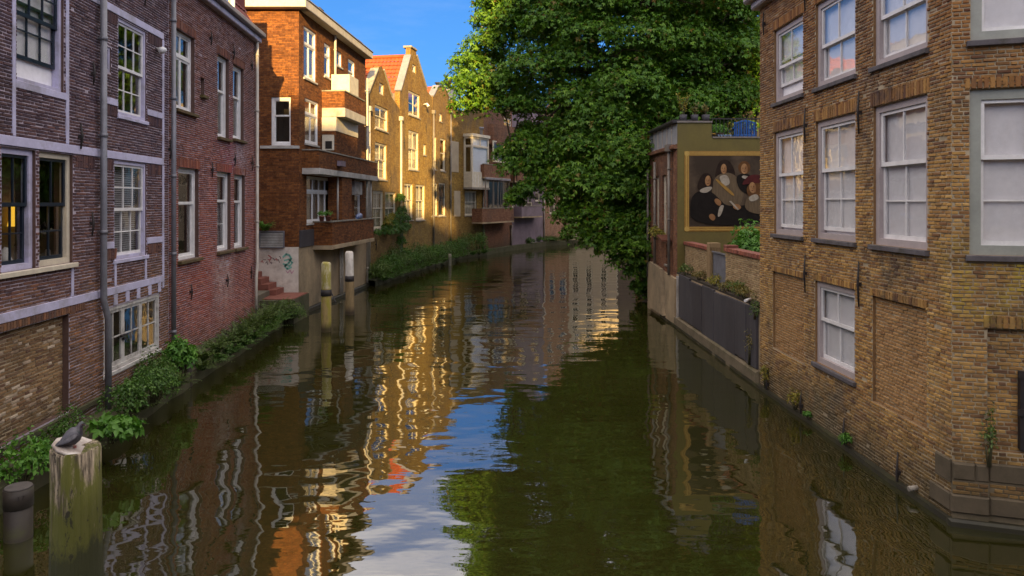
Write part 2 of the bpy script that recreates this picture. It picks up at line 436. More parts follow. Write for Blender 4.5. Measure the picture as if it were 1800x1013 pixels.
M_purple = plain('purple_grey_render', (0.2242, 0.1710, 0.2070), (0.1658, 0.1260, 0.1530), 1.5, 0.8, 0.15, grime=(0.1170, 0.0900, 0.0900))
M_palewall = plain('pale_cream_render', (0.46, 0.37, 0.26), (0.38, 0.30, 0.21), 1.5, 0.85, 0.1)
M_woodw = plain('weathered_white_wood', (0.52, 0.47, 0.42), (0.36, 0.31, 0.27), 6, 0.85, 0.5, grime=(0.17, 0.13, 0.09), stretch=(6, 6, 0.6))
M_terra = plain('brick_red_paving', (0.24, 0.085, 0.06), (0.17, 0.06, 0.045), 6, 0.85, 0.3)
M_ground = plain('earth_and_paving', (0.13, 0.11, 0.08), (0.09, 0.075, 0.055), 0.8, 0.95, 0.3)
M_timber = plain('black_stained_timber', (0.022, 0.018, 0.017), (0.012, 0.010, 0.010), 3, 0.8, 0.3, stretch=(4, 4, 0.4))
M_rust = plain('red_brown_beam', (0.16, 0.055, 0.03), (0.09, 0.035, 0.022), 3, 0.8, 0.3)
M_bark = plain('grey_brown_bark', (0.1120, 0.0805, 0.0455), (0.0595, 0.0420, 0.0280), 3.0, 0.95, 0.9, stretch=(0.9000, 0.9000, 0.4200), dist=0.03)
M_soil = plain('dark_soil', (0.05, 0.038, 0.025), (0.03, 0.024, 0.017), 5, 0.95, 0.6)
M_stem = plain('green_brown_stem', (0.08, 0.07, 0.03), (0.05, 0.05, 0.02), 8, 0.85, 0.3)
M_leaf_tree = leaf_mat('sycamore_leaf', [(0.0342, 0.0966, 0.0061), (0.0596, 0.1546, 0.0092), (0.0939, 0.2030, 0.0123), (0.1281, 0.2415, 0.0153), (0.0557, 0.1277, 0.0092)], accent=(0.20, 0.11, 0.02), acc_amt=0.05)
M_leaf_bank = leaf_mat('bank_shrub_leaf', [(0.0340, 0.0850, 0.0170), (0.0578, 0.1394, 0.0238), (0.0935, 0.1870, 0.0306), (0.0510, 0.1054, 0.0238)])
M_leaf_bright = leaf_mat('bright_green_leaf', [(0.0490, 0.1540, 0.0196), (0.0840, 0.2240, 0.0280), (0.1190, 0.2660, 0.0420), (0.0630, 0.1680, 0.0280)])
M_leaf_fern = leaf_mat('fern_leaf', [(0.0510, 0.0935, 0.0238), (0.0850, 0.1445, 0.0340), (0.1190, 0.1785, 0.0442), (0.0595, 0.1020, 0.0306)])
M_leaf_dry = leaf_mat('dry_weed_leaf', [(0.1050, 0.1050, 0.0350), (0.1680, 0.1400, 0.0420), (0.2240, 0.1680, 0.0560), (0.0840, 0.0980, 0.0350)])
M_leaf_yel = leaf_mat('yellow_green_leaf', [(0.1440, 0.1680, 0.0240), (0.2640, 0.2400, 0.0360), (0.3600, 0.2640, 0.0480), (0.1200, 0.1440, 0.0300)])

# ------------------------------------------------------------------ mesh helpers
WM = {}
I4 = Matrix.Identity(4)

def link(name, data, M=I4, parent=None, **props):
    o = bpy.data.objects.new(name, data)
    col.objects.link(o)
    if parent is not None:
        o.parent = parent
        o.matrix_parent_inverse = WM[parent.name].inverted()
    o.matrix_basis = M
    WM[o.name] = M.copy()
    for k, v in props.items():
        o[k] = v
    return o

def thing(name, label, cat, M=I4, group=None):
    o = link(name, None, M)
    o.empty_display_size = 0.2
    o['label'] = label; o['category'] = cat
    if group: o['group'] = group
    return o

def tag(o, label, cat, group=None):
    o['label'] = label; o['category'] = cat
    if group: o['group'] = group
    return o

class MB:
    def __init__(s):
        s.v = []; s.f = []; s.m = []; s.smooth = []
    def face(s, pts, m=0, sm=False):
        i = len(s.v); s.v.extend(pts); s.f.append(list(range(i, i + len(pts)))); s.m.append(m); s.smooth.append(sm)
    def box(s, x0, x1, y0, y1, z0, z1, m=0):
        i = len(s.v)
        s.v += [(x0, y0, z0), (x1, y0, z0), (x1, y1, z0), (x0, y1, z0), (x0, y0, z1), (x1, y0, z1), (x1, y1, z1), (x0, y1, z1)]
        for q in ((0, 3, 2, 1), (4, 5, 6, 7), (0, 1, 5, 4), (1, 2, 6, 5), (2, 3, 7, 6), (3, 0, 4, 7)):
            s.f.append([i + k for k in q]); s.m.append(m); s.smooth.append(False)
        return s
    def cbox(s, x0, x1, y0, y1, z0, z1, c=0.01, m=0):
        """box with its front (y0) edges chamfered"""
        i = len(s.v)
        s.v += [(x0, y1, z0), (x1, y1, z0), (x1, y1, z1), (x0, y1, z1), (x0, y0 + c, z0), (x1, y0 + c, z0), (x1, y0 + c, z1), (x0, y0 + c, z1),
                (x0 + c, y0, z0 + c), (x1 - c, y0, z0 + c), (x1 - c, y0, z1 - c), (x0 + c, y0, z1 - c)]
        for q in ((0, 1, 5, 4), (1, 2, 6, 5), (2, 3, 7, 6), (3, 0, 4, 7), (4, 5, 9, 8), (5, 6, 10, 9), (6, 7, 11, 10), (7, 4, 8, 11), (8, 9, 10, 11), (3, 2, 1, 0)):
            s.f.append([i + k for k in q]); s.m.append(m); s.smooth.append(False)
        return s
    def prism(s, poly, y0, y1, m=0):
        """poly: (x, z) points counter-clockwise seen from the front (-y)"""
        i = len(s.v); n = len(poly)
        s.v += [(p[0], y0, p[1]) for p in poly] + [(p[0], y1, p[1]) for p in poly]
        s.f.append([i + k for k in range(n)]); s.m.append(m); s.smooth.append(False)
        s.f.append([i + n + k for k in reversed(range(n))]); s.m.append(m); s.smooth.append(False)
        for k in range(n):
            k2 = (k + 1) % n
            s.f.append([i + k, i + n + k, i + n + k2, i + k2]); s.m.append(m); s.smooth.append(False)
        return s
    def slab(s, poly, z0, z1, m=0):
        """poly: (x, y) points counter-clockwise from above"""
        i = len(s.v); n = len(poly)
        s.v += [(p[0], p[1], z0) for p in poly] + [(p[0], p[1], z1) for p in poly]
        s.f.append([i + k for k in reversed(range(n))]); s.m.append(m); s.smooth.append(False)
        s.f.append([i + n + k for k in range(n)]); s.m.append(m); s.smooth.append(False)
        for k in range(n):
            k2 = (k + 1) % n
            s.f.append([i + k, i + k2, i + n + k2, i + n + k]); s.m.append(m); s.smooth.append(False)
        return s
    def tube(s, path, radii, n=8, m=0, cap=True, sx=1.0, sy=1.0):
        path = [Vector(p) for p in path]
        if isinstance(radii, (int, float)): radii = [radii] * len(path)
        i0 = len(s.v); prev = None
        for k, p in enumerate(path):
            t = (path[min(k + 1, len(path) - 1)] - path[max(k - 1, 0)]).normalized()
            if prev is None:
                a = Vector((1, 0, 0)) if abs(t.x) < 0.9 else Vector((0, 1, 0))
                u = (a - t * a.dot(t)).normalized()
            else:
                u = (prev - t * prev.dot(t)).normalized()
            prev = u
            w = t.cross(u)
            for j in range(n):
                an = 2 * math.pi * j / n
                q = p + (u * math.cos(an) * sx + w * math.sin(an) * sy) * radii[k]
                s.v.append(tuple(q))
        for k in range(len(path) - 1):
            for j in range(n):
                j2 = (j + 1) % n
                s.f.append([i0 + k * n + j, i0 + k * n + j2, i0 + (k + 1) * n + j2, i0 + (k + 1) * n + j]); s.m.append(m); s.smooth.append(True)
        if cap:
            s.f.append([i0 + j for j in reversed(range(n))]); s.m.append(m); s.smooth.append(False)
            e = i0 + (len(path) - 1) * n
            s.f.append([e + j for j in range(n)]); s.m.append(m); s.smooth.append(False)
        return s
    def lathe(s, prof, n=16, c=(0, 0), m=0, sm=True):
        return s.tube([(c[0], c[1], z) for r, z in prof], [max(r, 1e-4) for r, z in prof], n, m)
    def mesh(s, name, mats):
        me = bpy.data.meshes.new(name)
        me.from_pydata(s.v, [], s.f)
        for mt in mats: me.materials.append(mt)
        me.polygons.foreach_set('material_index', s.m)
        me.polygons.foreach_set('use_smooth', s.smooth)
        me.update()
        return me
    def build(s, name, mats, M=I4, parent=None, **props):
        if not isinstance(mats, (list, tuple)): mats = [mats]
        return link(name, s.mesh(name, mats), M, parent, **props)

class Fac:
    """a wall plane; local x runs along the wall (left to right seen from outside), y inwards, z up"""
    def __init__(s, x0, y0, x1, y1):
        s.p0 = Vector((x0, y0)); s.p1 = Vector((x1, y1))
        d = s.p1 - s.p0; s.L = d.length; s.d = d / s.L
        s.n = Vector((s.d.y, -s.d.x))
        s.M = Matrix(((s.d.x, -s.d.y, 0, x0), (s.d.y, s.d.x, 0, y0), (0, 0, 1, 0), (0, 0, 0, 1)))
    def pix(s, px, py, off=0.0):
        """where the line of sight through a point of the photograph meets this wall: (u, z)"""
        p0 = s.p0 + s.n * off
        v = Vector(((px - CX) / FOC, 1.0))
        t = p0.dot(s.n) / v.dot(s.n)
        p = v * t
        return (p - p0).dot(s.d), CAM_H + t * (HY - py) / FOC
    def rect(s, x0, x1, yt, yb, off=0.0):
        xc = (x0 + x1) / 2
        return s.pix(x0, 0, off)[0], s.pix(x1, 0, off)[0], s.pix(xc, yb, off)[1], s.pix(xc, yt, off)[1]
    def w(s, u, y, z):
        return s.M @ Vector((u, y, z))
    def at(s, u, y, z):
        return Matrix.Translation(s.M @ Vector((u, y, z))) @ s.M.to_3x3().to_4x4()

def proj(p):
    return CX + FOC * p[0] / p[1], HY - FOC * (p[2] - CAM_H) / p[1]

def wall(root, F, u0, u1, z0, top, holes, mats, thick=0.30, y=0.0, name='wall', reveal=None, **props):
    """wall front with openings and their reveals; top is a height or a profile [(u, z), ...]"""
    prof = [(u0, top), (u1, top)] if isinstance(top, (int, float)) else list(top)
    def T(u):
        for (a, za), (b_, zb) in zip(prof[:-1], prof[1:]):
            if a <= u <= b_ and b_ > a:
                return za + (zb - za) * (u - a) / (b_ - a)
        return prof[0][1] if u <= prof[0][0] else prof[-1][1]
    eps = 1e-5
    us = sorted({round(x, 4) for x in [u0, u1] + [p[0] for p in prof] + [h[0] for h in holes] + [h[1] for h in holes] if u0 - eps <= x <= u1 + eps})
    zmax = max(p[1] for p in prof)
    zs = sorted({round(x, 4) for x in [z0, zmax] + [h[2] for h in holes] + [h[3] for h in holes] if z0 - eps <= x <= zmax + eps})
    mb = MB()
    if reveal: mats = [mats, reveal]
    ri = 1 if reveal else 0
    for a, b_ in zip(us[:-1], us[1:]):
        ta, tb = T(a + eps), T(b_ - eps)
        for c, d in zip(zs[:-1], zs[1:]):
            um, zm = (a + b_) / 2, (c + d) / 2
            if any(h[0] < um < h[1] and h[2] < zm < h[3] for h in holes): continue
            if c >= max(ta, tb): continue
            if d <= min(ta, tb) + eps:
                pts = [(a, c), (b_, c), (b_, d), (a, d)]
            else:
                poly = [(a, c), (b_, c), (b_, d), (a, d)]
                def inside(p): return p[1] <= ta + (tb - ta) * (p[0] - a) / (b_ - a) + 1e-9
                pts = []
                for i in range(4):
                    p, q = poly[i], poly[(i + 1) % 4]
                    fi, fq = inside(p), inside(q)
                    if fi: pts.append(p)
                    if fi != fq:
                        lo, hi = 0.0, 1.0
                        for _ in range(30):
                            mid = (lo + hi) / 2
                            pm = (p[0] + (q[0] - p[0]) * mid, p[1] + (q[1] - p[1]) * mid)
                            if inside(pm) == fi: lo = mid
                            else: hi = mid
                        pts.append((p[0] + (q[0] - p[0]) * lo, p[1] + (q[1] - p[1]) * lo))
                if len(pts) < 3: continue
            mb.face([(p[0], y, p[1]) for p in pts])
    for h in holes:
        a, b_, c, d = h[:4]; dp = y + (h[4] if len(h) > 4 else thick)
        mb.face([(a, y, c), (a, y, d), (a, dp, d), (a, dp, c)], ri)
        mb.face([(b_, y, d), (b_, y, c), (b_, dp, c), (b_, dp, d)], ri)
        mb.face([(a, y, d), (b_, y, d), (b_, dp, d), (a, dp, d)], ri)
        mb.face([(b_, y, c), (a, y, c), (a, dp, c), (b_, dp, c)], ri)
    for (a, za), (b_, zb) in zip(prof[:-1], prof[1:]):     # top edge
        mb.face([(a, y, za), (b_, y, zb), (b_, y + thick, zb), (a, y + thick, za)])
    for u, z in (prof[0], prof[-1]):
        mb.face([(u, y, z0), (u, y + thick, z0), (u, y + thick, z), (u, y, z)])
    return mb.build(name, mats, F.M, root, **props)

def body(root, F, u0, u1, z0, z1, depth=8.0, front=0.9, start=0.30, mat=None):
    """the rest of the house behind its front: side walls, back, flat top and the dark rooms' back wall"""
    mb = MB(); a, b_ = u0 + 0.02, u1 - 0.02
    mb.face([(a, start, z0), (a, start, z1), (a, depth, z1), (a, depth, z0)])
    mb.face([(b_, start, z0), (b_, depth, z0), (b_, depth, z1), (b_, start, z1)])
    mb.face([(a, start, z1), (b_, start, z1), (b_, depth, z1), (a, depth, z1)])
    mb.face([(a, depth, z0), (a, depth, z1), (b_, depth, z1), (b_, depth, z0)])
    mb.face([(a, front, z0), (b_, front, z0), (b_, front, z1), (a, front, z1)], 1)
    return mb.build('house_body', [mat or M_body, M_room], F.M, root)

_pane = None
def pane_mesh():
    global _pane
    if _pane is None:
        _pane = MB().box(0, 1, 0, 1, 0, 1)
    return _pane
PANES = {}
def pane(parent, F, a, b_, c, d, y, mat):
    if mat.name not in PANES:
        PANES[mat.name] = pane_mesh().mesh('pane', [mat])
    M = F.M @ Matrix.Translation((a, y, c)) @ Matrix.Diagonal((b_ - a, 0.004, d - c, 1))
    o = bpy.data.objects.new('pane', PANES[mat.name]); col.objects.link(o)
    o.parent = parent; o.matrix_parent_inverse = WM[parent.name].inverted(); o.matrix_basis = M
    return o

def leaf_sash(parent, F, a, b_, c, d, y, cols, rows, sm, st=0.045, bar=0.018, dep=0.035, glass=None, name='sash', skip=()):
    mb = MB()
    mb.box(a, a + st, y, y + dep, c, d); mb.box(b_ - st, b_, y, y + dep, c, d)
    mb.box(a + st, b_ - st, y, y + dep, d - st, d); mb.box(a + st, b_ - st, y, y + dep, c, c + st * 1.25)
    ia, ib, ic, id_ = a + st, b_ - st, c + st * 1.25, d - st
    pw = (ib - ia) / cols; ph = (id_ - ic) / rows
    for i in range(1, cols): mb.box(ia + i * pw - bar / 2, ia + i * pw + bar / 2, y + 0.004, y + dep - 0.004, ic, id_)
    for j in range(1, rows): mb.box(ia, ib, y + 0.006, y + dep - 0.006, ic + j * ph - bar / 2, ic + j * ph + bar / 2)
    o = mb.build(name, sm, F.M, parent)
    for i in range(cols):
        for j in range(rows):
            if (i, j) in skip: continue
            pane(parent, F, ia + i * pw, ia + (i + 1) * pw, ic + j * ph, ic + (j + 1) * ph, y + dep * 0.5, glass or M_glass)
    return o

def window(root, F, r, kind='sash', cols=2, rt=1, rb=2, frame=None, sashm=None, fw=0.07, recess=0.09, back='dark', split=0.45,
           sill=None, sill_out=0.06, glass=None, bar=0.018, st=0.045, leaves=2, transom=0.0, raise_low=0.0, name='window', fb=None, tcols=None, label=None):
    """r = (u0, u1, z0, z1). Returns the window part (its outer frame); sashes, panes, sill and what hangs behind are its pieces."""
    u0, u1, z0, z1 = r
    frame = frame or M_white; sashm = sashm or frame; glass = glass or M_glass; fb = fb or fw
    mb = MB(); y0, y1 = recess, recess + 0.11
    mb.box(u0, u0 + fw, y0, y1, z0, z1); mb.box(u1 - fw, u1, y0, y1, z0, z1)
    mb.box(u0 + fw, u1 - fw, y0, y1, z1 - fw, z1); mb.box(u0 + fw, u1 - fw, y0, y1, z0, z0 + fb)
    a, b_, c, d = u0 + fw, u1 - fw, z0 + fb, z1 - fw
    if transom:
        zt = d - transom
        mb.box(a, b_, y0 + 0.002, y1, zt - 0.03, zt + 0.03)
    o = mb.build(name, frame, F.M, root)
    if label: o['label'] = label
    ys = y0 + 0.025
    if kind == 'sash':
        zm = c + (d - c) * (1 - split)
        leaf_sash(o, F, a, b_, zm - 0.02, d, ys, cols, rt, sashm, st, bar, glass=glass)
        leaf_sash(o, F, a, b_, c + raise_low, zm + 0.02 + raise_low * 0.6, ys + 0.038, cols, rb, sashm, st, bar, glass=glass)
    elif kind == 'casement':
        top = d
        if transom:
            zt = d - transom
            n = tcols or 1
            wdt = (b_ - a) / n
            for i in range(n):
                leaf_sash(o, F, a + i * wdt, a + (i + 1) * wdt, zt + 0.03, d, ys, cols if n == 1 else 1, 1, sashm, st * 0.8, bar, glass=glass)
            top = zt - 0.03
        wdt = (b_ - a) / leaves
        for i in range(leaves):
            leaf_sash(o, F, a + i * wdt + 0.004, a + (i + 1) * wdt - 0.004, c, top, ys, cols if not transom else 1, rb, sashm, st, bar, glass=glass, name='casement')
    else:
        leaf_sash(o, F, a, b_, c, d, ys, cols, rb, sashm, st, bar, glass=glass)
    yb = y1 + 0.06
    if back in ('blind', 'curtain', 'warm'):
        bm_ = {'blind': M_blind, 'curtain': M_curt, 'warm': M_roomw}[back]
        g = MB()
        if back == 'curtain':
            n = 24
            for i in range(n):
                xa, xb = a + (b_ - a) * i / n, a + (b_ - a) * (i + 1) / n
                ya, yb_ = yb + 0.025 * math.sin(i * 1.9), yb + 0.025 * math.sin((i + 1) * 1.9)
                g.face([(xa, ya, c), (xb, yb_, c), (xb, yb_, d), (xa, ya, d)], 0, True)
        else:
            yy = y1 + 0.003 if back == 'blind' else yb + 0.35
            g.box(a - 0.04, b_ + 0.04, yy, yy + 0.006, c - 0.02, d + 0.02)
        g.build('curtain' if back == 'curtain' else ('blind' if back == 'blind' else 'room_wall'), bm_, F.M, o)
    elif back == 'venetian':
        g = MB(); z = c
        while z < d:
            g.face([(a, yb, z), (b_, yb, z), (b_, yb + 0.02, z + 0.03), (a, yb + 0.02, z + 0.03)]); z += 0.042
        g.build('venetian_blind', M_slat, F.M, o, kind='stuff')
    if sill:
        MB().cbox(u0 - 0.05, u1 + 0.05, -sill_out, recess + 0.03, z0 - 0.075, z0 - 0.002, 0.008).build('sill', sill, F.M, o)
    return o

BV = {}
def brick_variants(mat, lw, lh):
    key = (mat.name, round(lw, 3))
    if key not in BV:
        out = []
        for k in range(6):
            v, f = brick_arrays(np.array([[0, lw, 0, lh]]), 0.0)
            me = bpy.data.meshes.new('brick')
            me.from_pydata(v.tolist(), [], f.tolist()); me.materials.append(mat); out.append(me)
        BV[key] = out
    return BV[key]

def brick_arrays(R, y, proud=0.013, jit=0.0035, bev=0.004):
    """R: n x 4 (u0, u1, z0, z1) -> chamfered brick fronts"""
    n = len(R)
    j = lambda s: rng.normal(0, s, n)
    yo = np.full(n, y + proud)
    V = np.zeros((n, 8, 3))
    ua, ub, za, zb = R[:, 0], R[:, 1], R[:, 2], R[:, 3]
    dy = j(jit)
    for k, (uu, zz, su, sz) in enumerate(((ua, za, 1, 1), (ub, za, -1, 1), (ub, zb, -1, -1), (ua, zb, 1, -1))):
        V[:, k, 0] = uu; V[:, k, 1] = yo; V[:, k, 2] = zz
        V[:, k + 4, 0] = uu + su * (bev + np.abs(j(0.002))); V[:, k + 4, 1] = y + dy + j(0.0012); V[:, k + 4, 2] = zz + sz * (bev + np.abs(j(0.0018)))
    base = (np.arange(n) * 8)[:, None, None]
    F_ = np.array([[4, 5, 6, 7], [0, 1, 5, 4], [1, 2, 6, 5], [2, 3, 7, 6], [3, 0, 4, 7]])[None]
    return V.reshape(-1, 3), (base + F_).reshape(-1, 4)

def bulk(name, V, Fq, mat, M, parent, **props):
    me = bpy.data.meshes.new(name)
    me.from_pydata(V.tolist(), [], Fq.tolist())
    me.materials.append(mat)
    return link(name, me, M, parent, **props)

def bricks(w, F, u0, u1, z0, z1, holes, mat, indiv=0, bl=0.19, bh=0.040, joint=0.0115, y=-0.001, bond='flemish', name='brick_courses', miss=0.0):
    rows = []
    full = []
    p = bh + joint
    k = 0
    hd = bl / 2 - joint / 2
    z = z0
    while z + bh <= z1 + 0.001:
        zc = z + bh / 2
        iv = [(u0, u1)]
        for h in holes:
            if h[2] - bh * 0.5 < zc < h[3] + bh * 0.5:
                nv = []
                for a, b_ in iv:
                    if h[1] <= a or h[0] >= b_: nv.append((a, b_)); continue
                    if h[0] > a: nv.append((a, h[0] - 0.004))
                    if h[1] < b_: nv.append((h[1] + 0.004, b_))
                iv = nv
        for a, b_ in iv:
            if bond == 'flemish':
                per = bl + hd + 2 * joint
                s = (k % 2) * per / 2 + ((k * 7919) % 13) * 0.004
                u = a - ((a - u0 + s) % per)
                t = 0
            else:
                per = bl + joint
                u = a - ((a - u0 + (k % 2) * per / 2 + ((k * 7919) % 11) * 0.004) % per); t = 0
            while u < b_:
                ln = (bl if (t % 2 == 0 or bond != 'flemish') else hd) + random.uniform(-0.005, 0.005)
                ca, cb = max(u, a), min(u + ln, b_)
                if cb - ca > 0.035 and random.random() > miss:
                    dz = random.uniform(-0.0025, 0.0025)
                    rows.append((ca, cb, z + dz, z + bh + dz + random.uniform(-0.002, 0.002)))
                    full.append(ca == u and cb == u + ln)
                u += ln + joint; t += 1
        z += p; k += 1
    R = np.array(rows)
    if indiv:
        sc = []
        for i, (a, b_, c, d) in enumerate(rows):
            q0 = proj(F.w(a, 0, (c + d) / 2)); q1 = proj(F.w(b_, 0, (c + d) / 2)); q2 = proj(F.w(a, 0, c)); q3 = proj(F.w(a, 0, d))
            ok = full[i] and 4 < q0[0] < 1796 and 4 < q1[0] < 1796 and 4 < q0[1] < 1009
            sc.append(abs(q1[0] - q0[0]) * abs(q3[1] - q2[1]) if ok else -1)
        order = np.argsort(-np.array(sc))[:indiv]
        order = [i for i in order if sc[i] > 0]
        keep = np.ones(len(R), bool); keep[order] = False
        for i in order:
            a, b_, c, d = rows[i]
            lw = bl if (b_ - a) > bl * 0.75 else hd
            me = random.choice(brick_variants(mat, lw, bh))
            o = bpy.data.objects.new('brick', me); col.objects.link(o)
            o.parent = w
            o.matrix_basis = Matrix.Translation((a, y + random.gauss(0, 0.003), c)) @ Matrix.Diagonal(((b_ - a) / lw, 1, (d - c) / bh, 1))
        R = R[keep]
    V, Fq = brick_arrays(R, y)
    return bulk(name, V, Fq, mat, F.M, w, kind='stuff')

def soldiers(w, F, u0, u1, z0, z1, mat, bw=0.056, joint=0.011, y=-0.004, slant=0.0, name='soldier_course'):
    n = max(1, int((u1 - u0) / (bw + joint)))
    st = (u1 - u0) / n
    R = np.array([(u0 + i * st + joint / 2, u0 + (i + 1) * st - joint / 2, z0, z1 + random.uniform(-0.004, 0.004)) for i in range(n)])
    V, Fq = brick_arrays(R, y)
    if slant:
        V[:, 0] += (V[:, 2] - z0) * slant
    return bulk(name, V, Fq, mat, F.M, w, kind='stuff')

def hbar(root, F, u0, u1, z0, z1, mat, y0=-0.012, y1=0.05, name='beam', **kw):
    return MB().cbox(u0, u1, y0, y1, z0, z1, 0.006).build(name, mat, F.M, root, **kw)

def anchor(root, F, px, y0, y1, off=0.0):
    xc = px
    u, za = F.pix(xc, y0); _, zb = F.pix(xc, y1)
    mb = MB()
    zt, zbt = max(za, zb), min(za, zb)
    mb.tube([(u, -0.03, zbt), (u + 0.008, -0.05, (zt + zbt) / 2), (u, -0.03, zt)], [0.012, 0.02, 0.010], 6)
    mb.box(u - 0.02, u + 0.02, -0.045, 0.02, (zt + zbt) / 2 - 0.03, (zt + zbt) / 2 + 0.03)
    return mb.build('wall_anchor', M_iron, F.M, root)

def downpipe(root, F, u, z0, z1, mat, r=0.05, off=0.09, bend=None, name='downpipe', hopper=False, collars=True):
    mb = MB()
    path = [(u, -off, z1), (u, -off, z0)]
    if bend:
        path = [(u, -off, z1), (u, -off, bend[1]), (u + bend[0], -off - 0.02, bend[1] - 0.35), (u + bend[0], -off - 0.02, z0)]
    mb.tube(path, r, 10)
    if hopper:
        mb.cbox(u - 0.14, u + 0.14, -off - 0.12, 0.02, z1 - 0.02, z1 + 0.22, 0.02)
    o = mb.build(name, mat, F.M, root)
    if collars:
        z = z1 - 0.6
        while z > (bend[1] if bend else z0) + 0.3:
            c = MB(); c.tube([(u, -off, z - 0.035), (u, -off, z + 0.035)], r * 1.22, 10)
            c.box(u - 0.012, u + 0.012, -off + r, 0.02, z - 0.012, z + 0.012)
            c.build('pipe_collar', mat, F.M, o)
            z -= 1.7
    return o

def tile_roof(root, O, A, S, mat, M=I4, name='roof_tiles', wave=0.24, row=0.33, amp=0.035, **kw):
    """pantiled slope: O corner at the top, A along the ridge, S down the slope (in M's frame)"""
    O, A, S = Vector(O), Vector(A), Vector(S)
    nrm = A.cross(S).normalized()
    if nrm.z < 0: nrm = -nrm
    na = max(2, int(A.length / wave * 6)); ns = max(1, int(S.length / row))
    V = []; Fq = []
    for r_ in range(ns):
        for e in (0, 1):
            for i in range(na + 1):
                ph = i / 6.0
                h = amp * (0.5 + 0.5 * math.sin(2 * math.pi * ph)) + (0.045 if e else 0.0) + random.uniform(-0.004, 0.004)
                p = O + A * (i / na) + S * ((r_ + e * 1.06) / ns) + nrm * h
                V.append(tuple(p))
        b0 = r_ * 2 * (na + 1)
        for i in range(na):
            Fq.append((b0 + i, b0 + i + 1, b0 + na + 1 + i + 1, b0 + na + 1 + i))
    me = bpy.data.meshes.new(name); me.from_pydata(V, [], Fq); me.materials.append(mat)
    me.polygons.foreach_set('use_smooth', [True] * len(Fq))
    return link(name, me, M, root, kind='stuff', **kw)

# ------------------------------------------------------------------ foliage helpers
def unit(a):
    return a / np.maximum(np.linalg.norm(a, axis=1, keepdims=True), 1e-9)

def leaf_arrays(P, Nn, D, size, lobes=3, width=0.42, fold=0.25):
    """lobed leaves at P, surface normal Nn, pointing along D"""
    n = len(P)
    D = D - Nn * np.sum(D * Nn, 1, keepdims=True); D = unit(D)
    S = np.cross(Nn, D)
    Vs = [P[:, None, :]]
    faces = []
    angs = [0.0] if lobes == 1 else ([-0.95, 0.0, 0.95] if lobes == 3 else [-1.3, -0.65, 0, 0.65, 1.3])
    lens = [1.0] if lobes == 1 else ([0.78, 1.0, 0.78] if lobes == 3 else [0.55, 0.8, 1.0, 0.8, 0.55])
    sz = size[:, None]
    k = 1
    for an, ln in zip(angs, lens):
        d = D * math.cos(an) + S * math.sin(an); s = -D * math.sin(an) + S * math.cos(an)
        tip = P + d * sz * ln - Nn * sz * 0.18
        mid = P + d * sz * ln * 0.52
        w = width * (1.0 if lobes == 1 else 0.62)
        l = mid - s * sz * w * ln * 0.62 + Nn * sz * fold * 0.35
        r = mid + s * sz * w * ln * 0.62 + Nn * sz * fold * 0.35
        Vs += [l[:, None, :], tip[:, None, :], r[:, None, :]]
        faces += [(0, k, k + 1), (0, k + 1, k + 2)]
        k += 3
    V = np.concatenate(Vs, 1)
    Fq = (np.arange(n) * k)[:, None, None] + np.array(faces)[None]
    return V.reshape(-1, 3), Fq.reshape(-1, 3)

def tri_mesh(name, V, T, mat):
    me = bpy.data.meshes.new(name)
    me.vertices.add(len(V)); me.vertices.foreach_set('co', np.ascontiguousarray(V, np.float32).ravel())
    me.loops.add(len(T) * 3); me.loops.foreach_set('vertex_index', np.ascontiguousarray(T, np.int32).ravel())
    me.polygons.add(len(T)); me.polygons.foreach_set('loop_start', np.arange(len(T), dtype=np.int32) * 3)
    me.materials.append(mat)
    me.update(calc_edges=True); me.validate()
    return me

def clump(c, r, n, size, droop=0.5, up=0.35, shell=0.55):
    """leaves over a bough-sized pad: more of them towards its outside and top"""
    d = unit(rng.normal(size=(n, 3)))
    d[:, 2] = np.where(d[:, 2] < -0.25, -d[:, 2] * 0.6, d[:, 2])
    rad = shell + (1 - shell) * rng.random(n) ** 0.5
    P = np.array(c) + d * np.array(r) * rad[:, None]
    Nn = unit(d * 0.8 + np.array([0, 0, up]) + rng.normal(0, 0.5, (n, 3)))
    D = unit(d * np.array([1, 1, 0.15]) + np.array([0, 0, -droop]) + rng.normal(0, 0.4, (n, 3)))
    return P, Nn, D, size * rng.uniform(0.5, 1.35, n)

def foliage(name, parts, mat, M=I4, parent=None, lobes=3, width=0.42, **kw):
    P = np.concatenate([p[0] for p in parts]); Nn = np.concatenate([p[1] for p in parts]); D = np.concatenate([p[2] for p in parts]); S = np.concatenate([p[3] for p in parts])
    V, T = leaf_arrays(P, Nn, D, S, lobes, width)
    return link(name, tri_mesh(name, V, T, mat), M, parent, **kw)

def shrub(name, label, loc, size, n=900, leaf=0.07, mat=None, group='plants along the canal banks', lobes=1, width=0.5, cat='shrub', pads=9, droop=0.5):
    """bush of several leafy pads on a few stems"""
    mat = mat or M_leaf_bank
    t = thing(name, label, cat, Matrix.Translation(loc), group)
    sx, sy, sz = size
    parts = []; st = MB()
    for i in range(pads):
        a = random.uniform(0, 6.28); q = random.random() ** 0.6
        c = (math.cos(a) * q * sx * 0.62, math.sin(a) * q * sy * 0.62, sz * (0.25 + 0.6 * random.random() * (1 - 0.45 * q)))
        r = np.array([sx, sy, sz]) * random.uniform(0.3, 0.48)
        parts.append(clump(c, r, n // pads, leaf, droop))
        st.tube([(c[0] * 0.25, c[1] * 0.25, -0.02), (c[0] * 0.6, c[1] * 0.6, c[2] * 0.5), c], [0.014 * sz + 0.005, 0.01 * sz + 0.003, 0.003], 5)
    foliage('foliage', parts, mat, WM[t.name], t, lobes, width)
    st.build('stem', M_stem, WM[t.name], t)
    return t

